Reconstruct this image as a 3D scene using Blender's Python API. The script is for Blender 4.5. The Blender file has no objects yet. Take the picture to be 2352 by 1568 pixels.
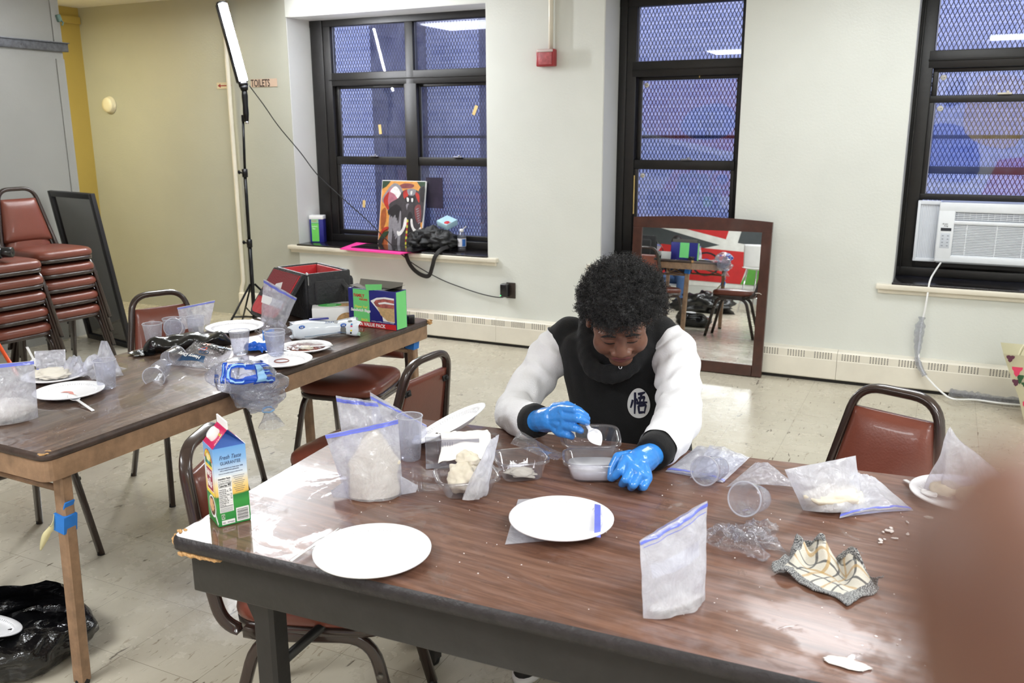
import bpy, bmesh, math, random
from mathutils import Vector, Matrix, Euler, noise
C = bpy.context.scene.collection
random.seed(7)
R = math.radians
# ------------------------------------------------------------------ camera
W, H = 2352, 1568
FPX, PITCH, ROLL, YAW, EYE = 2025.97, 0.23561, -0.00383, 0.451514, 1.575
fwd = Vector((-math.sin(YAW)*math.cos(PITCH), math.cos(YAW)*math.cos(PITCH), -math.sin(PITCH)))
rgt = Vector((math.cos(YAW), math.sin(YAW), 0)); upv = rgt.cross(fwd)
r2 = rgt*math.cos(ROLL)+upv*math.sin(ROLL); u2 = -rgt*math.sin(ROLL)+upv*math.cos(ROLL)
cd = bpy.data.cameras.new('camera'); cam = bpy.data.objects.new('camera', cd); C.objects.link(cam)
m = Matrix((r2, u2, -fwd)).transposed().to_4x4(); m.translation = (0, 0, EYE); cam.matrix_world = m
cd.sensor_width = 36.0; cd.lens = 36.0*FPX/W; cd.clip_start = 0.01
cd.dof.use_dof = True; cd.dof.focus_distance = 2.8; cd.dof.aperture_fstop = 6.6
bpy.context.scene.camera = cam
vs = bpy.context.scene.view_settings
vs.view_transform = 'Standard'; vs.look = 'None'; vs.gamma = 1.0; vs.exposure = 0.0; vs.use_curve_mapping = False
# ------------------------------------------------------------------ sky
wd = bpy.data.worlds.new('sky'); bpy.context.scene.world = wd; wd.use_nodes = True
wd.node_tree.nodes['Background'].inputs[0].default_value = (0.48, 0.51, 0.64, 1)
wd.node_tree.nodes['Background'].inputs[1].default_value = 4.0
# ------------------------------------------------------------------ lamps of the room (fixtures are built with them further down)
FIX = [(-4.15, 5.05), (-4.15, 4.20), (-0.2, 4.6), (1.3, 2.3), (-2.4, -0.10), (0.9, 0.35), (-2.4, -2.0), (0.9, -2.0)]
FIX_K = [0.28, 0.28, 0.65, 2.0, 2.3, 1.6, 1.0, 1.0]
FIX_POWER = 20.0
LED_STRENGTH = 540.0
HALL_POWER = 34.0

def area_lamp(name, loc, size, power, col, rot=(0, 0, 0), parent=None):
    l = bpy.data.lights.new(name, 'AREA'); l.shape = 'RECTANGLE'; l.size = size[0]; l.size_y = size[1]
    l.energy = power; l.color = col
    o = bpy.data.objects.new(name, l); C.objects.link(o); o.location = loc; o.rotation_euler = rot
    if parent: o.parent = parent
    return o

# ------------------------------------------------------------------ pixel ray helpers (points on known planes of the room)
def _ray(px, py): return fwd + r2*((px-W/2)/FPX) - u2*((py-H/2)/FPX)
def at_z(px, py, z):
    d = _ray(px, py); t = (z-EYE)/d.z; return Vector((d.x*t, d.y*t, z))
def at_y(px, py, y):
    d = _ray(px, py); t = y/d.y; return Vector((d.x*t, y, EYE+d.z*t))
def at_plane(px, py, O, n):
    d = _ray(px, py); A = Vector((0, 0, EYE)); t = (Vector(O)-A).dot(n)/d.dot(n); return A+d*t

# ------------------------------------------------------------------ naming helpers
def tag(o, label=None, cat=None, group=None, kind=None):
    if label: o['label'] = label
    if cat: o['category'] = cat
    if group: o['group'] = group
    if kind: o['kind'] = kind
    return o
def thing(name, loc, rz, label, cat, group=None):
    o = bpy.data.objects.new(name, None); C.objects.link(o); o.empty_display_size = 0.05
    o.location = loc; o.rotation_euler = (0, 0, rz) if not isinstance(rz, (tuple, list)) else rz
    return tag(o, label, cat, group)
def dup(root, loc=None, rz=None, label=None, group=None):
    def rec(o, par):
        c = o.copy(); C.objects.link(c)
        if par: c.parent = par
        for ch in o.children: rec(ch, c)
        return c
    r = rec(root, None)
    if loc is not None: r.location = loc
    if rz is not None: r.rotation_euler = (0, 0, rz) if not isinstance(rz, (tuple, list)) else rz
    if label: r['label'] = label
    if group: r['group'] = group
    return r

# ------------------------------------------------------------------ materials
def lin(c):
    def f(v):
        v /= 255.0
        return v/12.92 if v <= 0.04045 else ((v+0.055)/1.055)**2.4
    return (f(c[0]), f(c[1]), f(c[2]), 1.0)
class NT:
    def __init__(s, mat): s.t = mat.node_tree; s.n = s.t.nodes
    def __call__(s, typ, ins=None, **kw):
        n = s.n.new('ShaderNode'+typ)
        for k, v in kw.items(): setattr(n, k, v)
        for k, v in (ins or {}).items():
            sk = n.inputs[k]
            if isinstance(v, bpy.types.NodeSocket): s.t.links.new(v, sk)
            else: sk.default_value = v
        return n
    def math(s, op, a, b=0.0, c=0.0):
        return s('Math', {0: a, 1: b, 2: c}, operation=op).outputs[0]
    def ramp(s, fac, stops, interp='LINEAR'):
        n = s('ValToRGB', {'Fac': fac}); cr = n.color_ramp; cr.interpolation = interp
        while len(cr.elements) < len(stops): cr.elements.new(0.5)
        for e, (p, c) in zip(cr.elements, stops): e.position = p; e.color = c if len(c) == 4 else (*c, 1)
        return n.outputs[0]
    def mixc(s, fac, a, b, blend='MIX'):
        n = s('Mix', data_type='RGBA', blend_type=blend)
        for i, v in ((0, fac), (6, a), (7, b)):
            if isinstance(v, bpy.types.NodeSocket): s.t.links.new(v, n.inputs[i])
            else: n.inputs[i].default_value = v
        return n.outputs[2]
    def noise(s, vec, scale, detail=3, rough=0.5, dist=0.0):
        return s('TexNoise', {'Vector': vec, 'Scale': scale, 'Detail': detail, 'Roughness': rough, 'Distortion': dist}).outputs[0]
    def coords(s, scale=(1, 1, 1), kind='Object', rot=(0, 0, 0)):
        return s('Mapping', {'Vector': s('TexCoord').outputs[kind], 'Scale': scale, 'Rotation': rot}).outputs[0]
    def link(s, a, b): s.t.links.new(a, b)
def newmat(name):
    mt = bpy.data.materials.new(name); mt.use_nodes = True
    nt = NT(mt); return mt, nt, mt.node_tree.nodes['Principled BSDF']
MATS = {}
def mat(name, col, rough=0.5, metal=0.0, var=0.0, vscale=8.0, bump=0.0, bscale=60.0, coat=0.0, spec=0.5, sheen=0.0, emit=None):
    if name in MATS: return MATS[name]
    mt, nt, b = newmat(name)
    c = lin(col)
    b.inputs['Base Color'].default_value = c; b.inputs['Roughness'].default_value = rough
    b.inputs['Metallic'].default_value = metal; b.inputs['Coat Weight'].default_value = coat
    b.inputs['Specular IOR Level'].default_value = spec; b.inputs['Sheen Weight'].default_value = sheen
    v = nt.coords()
    nz = nt.noise(v, vscale, 4, 0.6)
    k = max(var, 0.04)
    d = tuple(x*(1-k) for x in c[:3])+(1,); e = tuple(min(1, x*(1+k)) for x in c[:3])+(1,)
    nt.link(nt.ramp(nz, [(0.3, d), (0.7, e)]), b.inputs['Base Color'])
    if bump > 0:
        bp = nt('Bump', {'Strength': bump, 'Distance': 0.01, 'Height': nt.noise(v, bscale, 3)})
        nt.link(bp.outputs[0], b.inputs['Normal'])
    if emit:
        b.inputs['Emission Color'].default_value = lin(emit[0]); b.inputs['Emission Strength'].default_value = emit[1]
    MATS[name] = mt; return mt
def film(name, tint, opac=0.25, rough=0.12, var=0.25, scale=14.0, white=(235, 236, 245), bump=0.5):
    """clear crinkled plastic film: partly see-through, partly milky, glossy"""
    if name in MATS: return MATS[name]
    mt, nt, b = newmat(name)
    out = nt.n['Material Output']
    v = nt.coords()
    nz = nt.noise(v, scale, 5, 0.65, 1.2)
    fac = nt.ramp(nz, [(0.3, (max(0, opac-var),)*3), (0.72, (min(1, opac+var),)*3)])
    h = nt.noise(v, scale*1.6, 4, 0.6, 1.5)
    bp = nt('Bump', {'Strength': bump, 'Distance': 0.01, 'Height': h})
    b.inputs['Base Color'].default_value = lin(white); b.inputs['Roughness'].default_value = rough
    b.inputs['Specular IOR Level'].default_value = 0.8
    nt.link(bp.outputs[0], b.inputs['Normal'])
    tr = nt('BsdfTransparent', {'Color': lin(tint)})
    gl = nt('BsdfGlossy', {'Color': (1, 1, 1, 1), 'Roughness': rough*0.7, 'Normal': bp.outputs[0]})
    fr = nt('LayerWeight', {'Blend': 0.5, 'Normal': bp.outputs[0]})
    m1 = nt('MixShader', {0: nt.math('ADD', 0.05, nt.math('MULTIPLY', nt.math('POWER', fr.outputs['Facing'], 3.5), 0.75)), 1: tr.outputs[0], 2: gl.outputs[0]})
    tl = nt('BsdfTranslucent', {'Color': (0.95, 0.95, 1.0, 1), 'Normal': bp.outputs[0]})
    ms = nt('MixShader', {0: 0.5, 1: b.outputs[0], 2: tl.outputs[0]})
    m2 = nt('MixShader', {0: fac, 1: m1.outputs[0], 2: ms.outputs[0]})
    nt.link(m2.outputs[0], out.inputs[0])
    MATS[name] = mt; return mt

# ------------------------------------------------------------------ mesh builder
class MB:
    def __init__(s): s.b = bmesh.new(); s.mi = 0
    def face(s, vs):
        try:
            f = s.b.faces.new(vs); f.material_index = s.mi; f.smooth = True; return f
        except ValueError: return None
    def poly(s, pts): return s.face([s.b.verts.new(Vector(p)) for p in pts])
    def rings(s, rings, closed_ring=True, caps=True, loop=False):
        vv = [[s.b.verts.new(Vector(p)) for p in r] for r in rings]
        n = len(vv[0]); k = len(vv)
        for i in range(k if loop else k-1):
            a, b = vv[i], vv[(i+1) % k]
            for j in range(n if closed_ring else n-1):
                s.face([a[j], a[(j+1) % n], b[(j+1) % n], b[j]])
        if caps and not loop and closed_ring:
            s.face(list(reversed(vv[0]))); s.face(vv[-1])
        return s
    nbox = 0
    def box(s, c, d, rot=None, bev=0.0):
        if min(d) > 0.008:      # hair's breadth apart so that touching boards never share a face
            MB.nbox += 1; e = 0.00022*(MB.nbox % 6); d = (d[0]+e, d[1]+e, d[2]+e)
        c = Vector(c); hx, hy, hz = d[0]/2, d[1]/2, d[2]/2
        mtx = (rot if isinstance(rot, Matrix) else Euler(rot).to_matrix()) if rot is not None else Matrix.Identity(3)
        if bev <= 0:
            P = [c+mtx @ Vector((x, y, z)) for z in (-hz, hz) for x, y in ((-hx, -hy), (hx, -hy), (hx, hy), (-hx, hy))]
            v = [s.b.verts.new(p) for p in P]
            for q in ((0, 3, 2, 1), (4, 5, 6, 7), (0, 1, 5, 4), (1, 2, 6, 5), (2, 3, 7, 6), (3, 0, 4, 7)):
                f = s.face([v[i] for i in q])
                if f: f.smooth = False
        else:
            b = min(bev, hx*.98, hy*.98, hz*.98)
            def rr(ix, iy, z):
                pts = []
                for cx, cy, a0 in ((hx-b, hy-b, 0), (-hx+b, hy-b, 90), (-hx+b, -hy+b, 180), (hx-b, -hy+b, 270)):
                    for a in (0, 45, 90):
                        t = R(a0+a); pts.append(c+mtx @ Vector((cx+(b-ix)*math.cos(t), cy+(b-ix)*math.sin(t), z)))
                return pts
            s.rings([rr(b*.9, 0, -hz), rr(b*.29, 0, -hz+b*.29), rr(0, 0, -hz+b), rr(0, 0, hz-b), rr(b*.29, 0, hz-b*.29), rr(b*.9, 0, hz)])
        return s
    def tube(s, pts, r, n=10, closed=False, sec=None, caps=True, up=None):
        """sweep; r number or list; sec=(w,h) gives a rounded flat section"""
        P = [Vector(p) for p in pts]; k = len(P)
        rr = r if isinstance(r, (list, tuple)) else [r]*k
        T = []
        for i in range(k):
            if closed: t = P[(i+1) % k]-P[i-1]
            else: t = P[min(i+1, k-1)]-P[max(i-1, 0)]
            T.append(t.normalized() if t.length > 1e-9 else Vector((0, 0, 1)))
        ref = Vector(up) if up is not None else (Vector((0, 0, 1)) if abs(T[0].z) < 0.9 else Vector((1, 0, 0)))
        nrm = (ref-T[0]*ref.dot(T[0])).normalized()
        rg = []
        for i in range(k):
            if up is not None:
                q = ref-T[i]*ref.dot(T[i])
                if q.length > 1e-4: nrm = q.normalized()
            else:
                nrm = nrm-T[i]*nrm.dot(T[i])
                if nrm.length < 1e-6: nrm = T[i].orthogonal()
                nrm.normalize()
            bn = T[i].cross(nrm)
            ring = []
            for j in range(n):
                a = 2*math.pi*(j+0.5)/n
                ca, sa = math.cos(a), math.sin(a)
                if sec:
                    e = 0.55
                    x = math.copysign(abs(ca)**e, ca)*sec[0]*.5*rr[i]; y = math.copysign(abs(sa)**e, sa)*sec[1]*.5*rr[i]
                else: x, y = ca*rr[i], sa*rr[i]
                ring.append(P[i]+nrm*x+bn*y)
            rg.append(ring)
        return s.rings(rg, loop=closed, caps=caps)
    def cyl(s, a, b, r0, r1=None, n=16): return s.tube([a, b], [r0, r0 if r1 is None else r1], n)
    def lathe(s, prof, n=32, c=(0, 0, 0), mtx=None, arc=None):
        c = Vector(c); rg = []
        for r, z in prof:
            ring = []
            for j in range(n):
                a = 2*math.pi*j/n; p = Vector((max(r, 1e-5)*math.cos(a), max(r, 1e-5)*math.sin(a), z))
                ring.append(c+(mtx @ p if mtx is not None else p))
            rg.append(ring)
        return s.rings(rg, caps=False)
    def ell(s, c, rad, rot=None, n=16, m=10):
        c = Vector(c); mtx = Euler(rot).to_matrix() if rot is not None and not isinstance(rot, Matrix) else (rot or Matrix.Identity(3))
        rg = []
        for i in range(m+1):
            t = math.pi*i/m; st, ct = max(math.sin(t), 1e-4), math.cos(t)
            rg.append([c+mtx @ Vector((rad[0]*st*math.cos(2*math.pi*j/n), rad[1]*st*math.sin(2*math.pi*j/n), -rad[2]*ct)) for j in range(n)])
        return s.rings(rg)
    def grid(s, fn, nu, nv, closed_u=False):
        vv = [[s.b.verts.new(Vector(fn(i/nu, j/nv))) for i in range(nu+(0 if closed_u else 1))] for j in range(nv+1)]
        n = len(vv[0])
        for j in range(nv):
            for i in range(n if closed_u else n-1):
                s.face([vv[j][i], vv[j][(i+1) % n], vv[j+1][(i+1) % n], vv[j+1][i]])
        return s
    def prism(s, poly, z0, z1, fn=None):
        """2-D outline extruded between z0 and z1; fn maps (x,y,z) to a point"""
        f = fn or (lambda x, y, z: (x, y, z))
        a = [s.b.verts.new(Vector(f(x, y, z0))) for x, y in poly]; b = [s.b.verts.new(Vector(f(x, y, z1))) for x, y in poly]
        n = len(poly)
        for L in (list(reversed(a)), b):
            g = s.face(L)
            if g: g.smooth = False
        for i in range(n):
            g = s.face([a[i], a[(i+1) % n], b[(i+1) % n], b[i]])
            if g: g.smooth = False
        return s
    def obj(s, name, mats, parent=None, flat=False, mods=None, weld=False):
        if weld: bmesh.ops.remove_doubles(s.b, verts=s.b.verts, dist=1e-5)
        bmesh.ops.recalc_face_normals(s.b, faces=s.b.faces)
        me = bpy.data.meshes.new(name); s.b.to_mesh(me); s.b.free()
        for mm in (mats if isinstance(mats, (list, tuple)) else [mats]): me.materials.append(mm)
        if flat:
            for p in me.polygons: p.use_smooth = False
        o = bpy.data.objects.new(name, me); C.objects.link(o)
        if parent is not None: o.parent = parent
        return o
def struct(name, mb, m, kind='structure', label=None):
    o = mb.obj(name, m, flat=True); o['kind'] = kind
    if label: o['label'] = label
    return o
def bake(o, mods):
    """apply modifiers given as [(type, {settings})] by evaluating the object, keeping a plain mesh"""
    for t, kw in mods:
        md = o.modifiers.new(t.lower(), t)
        for k, v in kw.items(): setattr(md, k, v)
    dg = bpy.context.evaluated_depsgraph_get()
    me = bpy.data.meshes.new_from_object(o.evaluated_get(dg))
    old = o.data; o.modifiers.clear(); o.data = me; me.name = old.name
    for p in me.polygons: p.use_smooth = True
    return o
def fillet(pts, r, n=5):
    """round the inner corners of a polyline"""
    P = [Vector(p) for p in pts]; out = [P[0]]
    for i in range(1, len(P)-1):
        a, b, c = P[i-1], P[i], P[i+1]
        d1 = (a-b); d2 = (c-b); l = min(r, d1.length*.49, d2.length*.49)
        p0 = b+d1.normalized()*l; p1 = b+d2.normalized()*l
        for k in range(n+1):
            t = k/n; out.append(p0*(1-t)**2+b*2*t*(1-t)+p1*t*t)
    out.append(P[-1]); return out
def curvepts(pts, n=8, closed=False):
    """Catmull-Rom through points"""
    P = [Vector(p) for p in pts]; out = []; k = len(P)
    for i in range(k if closed else k-1):
        g = (lambda q: P[q % k]) if closed else (lambda q: P[max(0, min(k-1, q))])
        a, b, c, d = g(i-1), g(i), g(i+1), g(i+2)
        for j in range(n):
            t = j/n
            out.append(0.5*((2*b)+(c-a)*t+(2*a-5*b+4*c-d)*t*t+(3*b-a-3*c+d)*t**3))
    if not closed: out.append(P[-1])
    return out
def text(name, s, size, mtx, m, parent=None, depth=0.0004, shear=0.0, align='LEFT', bold=0.0, wscale=1.0, kern=1.0):
    cu = bpy.data.curves.new(name, 'FONT'); cu.body = s; cu.size = size; cu.extrude = depth; cu.shear = shear
    cu.align_x = align; cu.offset = bold; cu.resolution_u = 3; cu.space_character = kern
    o = bpy.data.objects.new(name, cu); C.objects.link(o)
    dg = bpy.context.evaluated_depsgraph_get()
    me = bpy.data.meshes.new_from_object(o.evaluated_get(dg)); me.name = name
    bpy.data.objects.remove(o); bpy.data.curves.remove(cu)
    if wscale != 1.0: me.transform(Matrix.Diagonal((wscale, 1, 1, 1)))
    me.transform(mtx); me.materials.clear(); me.materials.append(m)
    o = bpy.data.objects.new(name, me); C.objects.link(o)
    if parent is not None: o.parent = parent
    return o
def frame_mtx(o, x, y):
    """matrix whose local X runs along x, local Y along y, at o (text lies in that plane)"""
    x = Vector(x).normalized(); y = Vector(y).normalized(); z = x.cross(y).normalized(); y = z.cross(x)
    mm = Matrix((x, y, z)).transposed().to_4x4(); mm.translation = Vector(o); return mm
def wob(p, s=1.0, seed=0.0): return noise.noise(Vector((p[0]*s+seed, p[1]*s+seed*1.7, p[2]*s-seed)))
# ================================================================== THE ROOM
YB, ZC = 5.81, 2.64           # window wall face, ceiling
XL, XR, YR = -6.05, 2.5, -3.4  # partition face, right wall, rear wall
YF = 6.10                      # window frame face
# materials of the shell
def m_wall(name, col, bump=0.12):
    mt, nt, b = newmat(name)
    v = nt.coords()
    big = nt.noise(v, 0.9, 4, 0.6); sm = nt.noise(v, 26, 4, 0.7)
    c = lin(col); d = tuple(x*0.90 for x in c[:3])+(1,)
    base = nt.ramp(big, [(0.3, d), (0.65, c)])
    sp = nt.noise(v, 9, 6, 0.75)
    scuff = nt.ramp(sp, [(0.70, (0, 0, 0)), (0.78, (1, 1, 1))])
    dirty = nt.mixc(nt.math('MULTIPLY', nt('RGBToBW', {0: scuff}).outputs[0], 0.10), base, lin((120, 105, 85)))
    nt.link(dirty, b.inputs['Base Color'])
    nt.link(nt.ramp(sm, [(0.2, (0.28,)*3), (0.8, (0.45,)*3)]), b.inputs['Roughness'])
    bp = nt('Bump', {'Strength': bump, 'Distance': 0.01, 'Height': nt.noise(v, 70, 3, 0.6)})
    nt.link(bp.outputs[0], b.inputs['Normal'])
    return mt
M_WALL = m_wall('cream wall paint', (224, 226, 220))
M_PART = m_wall('grey white partition paint', (160, 160, 155))
M_BEIGE = m_wall('darker beige wall', (180, 180, 168))  # darker beige tone for the wall left of the openings
M_MUST = m_wall('mustard wall paint', (184, 160, 84))
M_REVEAL = m_wall('cool white reveal paint', (226, 226, 224))
M_CEIL = mat('ceiling paint', (238, 236, 230), 0.7, var=0.04)
M_TRIM = mat('off white gloss trim', (228, 221, 205), 0.3, var=0.08, vscale=5)
M_BLACKF = mat('black window metal', (24, 22, 21), 0.42, var=0.35, vscale=14, bump=0.06)
M_STONE = mat('dark sill stone', (30, 27, 28), 0.22, var=0.5, vscale=20)
def m_floor():
    mt, nt, b = newmat('vinyl floor tile')
    v = nt('TexCoord').outputs['Object']
    mp = nt('Mapping', {'Vector': v, 'Location': (2.45, -1.955, 0)}, vector_type='POINT').outputs[0]
    br = nt('TexBrick', {'Vector': mp, 'Color1': (1, 1, 1, 1), 'Color2': (0.85, 0.85, 0.85, 1), 'Mortar': (0, 0, 0, 1), 'Scale': 1.0,
                         'Mortar Size': 0.0011, 'Mortar Smooth': 0.3, 'Brick Width': 0.304, 'Row Height': 0.304, 'Bias': 0.0}, offset=0.0, squash=1.0)
    joint = br.outputs['Fac']
    tile = nt('RGBToBW', {0: br.outputs['Color']}).outputs[0]
    base = nt.ramp(nt.noise(v, 2.2, 5, 0.65), [(0.3, lin((186, 178, 160))), (0.7, lin((202, 195, 178)))])
    base = nt.mixc(1.0, base, nt.ramp(tile, [(0.8, (0.95, 0.95, 0.95)), (1.0, (1, 1, 1))]), 'MULTIPLY')
    # directional marbling flecks of two lengths
    wv = nt('Mapping', {'Vector': v, 'Scale': (60, 13, 1), 'Rotation': (0, 0, 0.12)}).outputs[0]
    f1 = nt.noise(wv, 1.0, 3, 0.6, 0.6)
    dark = nt.ramp(f1, [(0.63, (0, 0, 0)), (0.68, (1, 1, 1))])
    pale = nt.ramp(f1, [(0.30, (1, 1, 1)), (0.36, (0, 0, 0))])
    base = nt.mixc(nt.math('MULTIPLY', nt('RGBToBW', {0: dark}).outputs[0], 0.50), base, lin((128, 110, 88)))
    base = nt.mixc(nt.math('MULTIPLY', nt('RGBToBW', {0: pale}).outputs[0], 0.12), base, lin((232, 226, 212)))
    wv2 = nt('Mapping', {'Vector': v, 'Scale': (38, 9, 1), 'Rotation': (0, 0, 0.16), 'Location': (3.3, 1.7, 0)}).outputs[0]
    f2 = nt.noise(wv2, 1.0, 2, 0.5, 0.8)
    scr = nt.ramp(f2, [(0.69, (0, 0, 0)), (0.72, (1, 1, 1))])
    base = nt.mixc(nt.math('MULTIPLY', nt('RGBToBW', {0: scr}).outputs[0], 0.78), base, lin((72, 58, 44)))
    base = nt.mixc(nt.math('MULTIPLY', joint, 0.55), base, lin((96, 84, 66)))
    nt.link(base, b.inputs['Base Color'])
    nt.link(nt.ramp(nt.noise(v, 3.5, 5, 0.7), [(0.3, (0.16,)*3), (0.7, (0.36,)*3)]), b.inputs['Roughness'])
    b.inputs['Specular IOR Level'].default_value = 0.55
    bp = nt('Bump', {'Strength': 0.08, 'Distance': 0.01, 'Height': nt.noise(v, 30, 3)})
    nt.link(bp.outputs[0], b.inputs['Normal'])
    return mt
M_FLOOR = m_floor()

q = MB(); q.box((-1.9, 1.35, -0.05), (11.0, 10.0, 0.1)); struct('floor', q, M_FLOOR)
q = MB(); q.box((-1.9, 1.35, ZC+0.05), (11.0, 10.0, 0.1)); struct('ceiling', q, M_CEIL)
# window wall with three deep openings
OPEN = [(-4.78, -3.013, 0.645, 2.44), (-2.128, -1.205, 0.645, 2.44), (-0.232, 0.72, 0.645, 2.44)]
WT = 0.42
q = MB()
xs = [-7.2, -4.78, -3.013, -2.128, -1.205, -0.232, 0.72, XR+0.1]
for i in range(7):
    a, b = xs[i], xs[i+1]
    if i == 0:
        q0 = MB(); q0.box(((a+b)/2, YB+WT/2, ZC/2), (b-a, WT, ZC)); struct('wall_back_left', q0, M_BEIGE); continue
    if i % 2 == 0: q.box(((a+b)/2, YB+WT/2, ZC/2), (b-a, WT, ZC))
    else:
        q.box(((a+b)/2, YB+WT/2, 0.3225), (b-a, WT, 0.645)); q.box(((a+b)/2, YB+WT/2, (2.44+ZC)/2), (b-a, WT, ZC-2.44))
struct('wall_back', q, M_WALL)
# left partition: two boards with a seam, ends before the window wall
q = MB(); q.box((XL-0.06, (YR+4.775)/2, ZC/2), (0.12, 4.775-YR, ZC)); struct('wall_left', q, M_PART)
q = MB()
q.box((XL+0.004, 4.742, 1.05), (0.012, 0.066, 2.1)); q.box((XL+0.004, 4.742, 2.43), (0.012, 0.066, 0.42))
struct('trim_1', q, M_PART)
q = MB(); q.box((-7.16, 4.1, ZC/2), (0.12, 3.6, ZC)); struct('wall_corridor', q, M_MUST)
q = MB(); q.box((-6.66, 3.2, ZC/2), (0.96, 0.1, ZC)); struct('wall_corridor_end', q, M_MUST)
q = MB(); q.box((-7.09, 5.42, 1.2), (0.03, 0.10, 2.4)); q.box((-7.09, 5.15, 2.35), (0.03, 0.5, 0.09)); q.box((-7.09, 5.0, 2.53), (0.04, 1.6, 0.06)); struct('trim_2', q, M_MUST)
q = MB(); q.box((XR+0.06, 1.2, ZC/2), (0.12, 9.4, ZC)); struct('wall_right', q, M_WALL)
q = MB(); q.box((-1.8, YR-0.06, ZC/2), (8.8, 0.12, ZC)); struct('wall_rear', q, M_WALL)
# sills: dark stone inside the opening, painted nosing and apron below it
M_OUT = None
for n, (a, b, z0, z1) in enumerate(OPEN, 1):
    q = MB(); q.box(((a+b)/2, YB+0.15, 0.650), (b-a, 0.36, 0.022), bev=0.004); q.obj('trim_%d' % (n+2), M_STONE)['kind'] = 'structure'
    q = MB(); q.box(((a+b)/2, YB-0.013, 0.634), (b-a+0.175, 0.066, 0.032), bev=0.006)
    q.box(((a+b)/2, YB-0.008, 0.606), (b-a+0.15, 0.022, 0.03), bev=0.004); q.obj('trim_%d' % (n+5), M_TRIM)['kind'] = 'structure'
    # cool painted reveal lining left jamb and head
    q = MB(); q.box((a+0.002, YB+0.148, (z0+z1)/2), (0.004, 0.284, z1-z0)); q.box((b-0.002, YB+0.148, (z0+z1)/2), (0.004, 0.284, z1-z0))
    q.box(((a+b)/2, YB+0.148, z1-0.002), (b-a, 0.284, 0.004)); struct('trim_%d' % (n+8), q, M_REVEAL)

# ------------------------------------------------------------------ windows
def m_glass():
    mt, nt, b = newmat('window glass'); out = nt.n['Material Output']
    v = nt.coords()
    tr = nt('BsdfTransparent', {'Color': (0.80, 0.83, 0.93, 1)})
    gl = nt('BsdfGlossy', {'Color': (0.95, 0.93, 1, 1), 'Roughness': 0.015})
    fr = nt('LayerWeight', {'Blend': 0.5})
    m1 = nt('MixShader', {0: nt.math('ADD', 0.065, nt.math('MULTIPLY', nt.math('POWER', fr.outputs['Facing'], 5.0), 0.9)), 1: tr.outputs[0], 2: gl.outputs[0]})
    dirt = nt('BsdfDiffuse', {'Color': lin((190, 195, 215))})
    nz = nt.ramp(nt.noise(v, 5, 6, 0.75, 0.6), [(0.35, (0.01,)*3), (0.8, (0.10,)*3)])
    m2 = nt('MixShader', {0: nz, 1: m1.outputs[0], 2: dirt.outputs[0]})
    nt.link(m2.outputs[0], out.inputs[0]); return mt
M_GLASS = m_glass()
M_SPACER = mat('aluminium glazing bead', (150, 152, 165), 0.4, 0.6)
M_TAPE = mat('masking tape', (214, 186, 120), 0.7, var=0.12)
M_STICK = mat('round white sticker', (226, 222, 214), 0.5)
M_INK = mat('black ink', (28, 26, 28), 0.6)
def rail(q, x0, x1, z0, z1, y, d=0.05, bev=0.004): q.box(((x0+x1)/2, y+d/2, (z0+z1)/2), (x1-x0, d, z1-z0), bev=bev)
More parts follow.
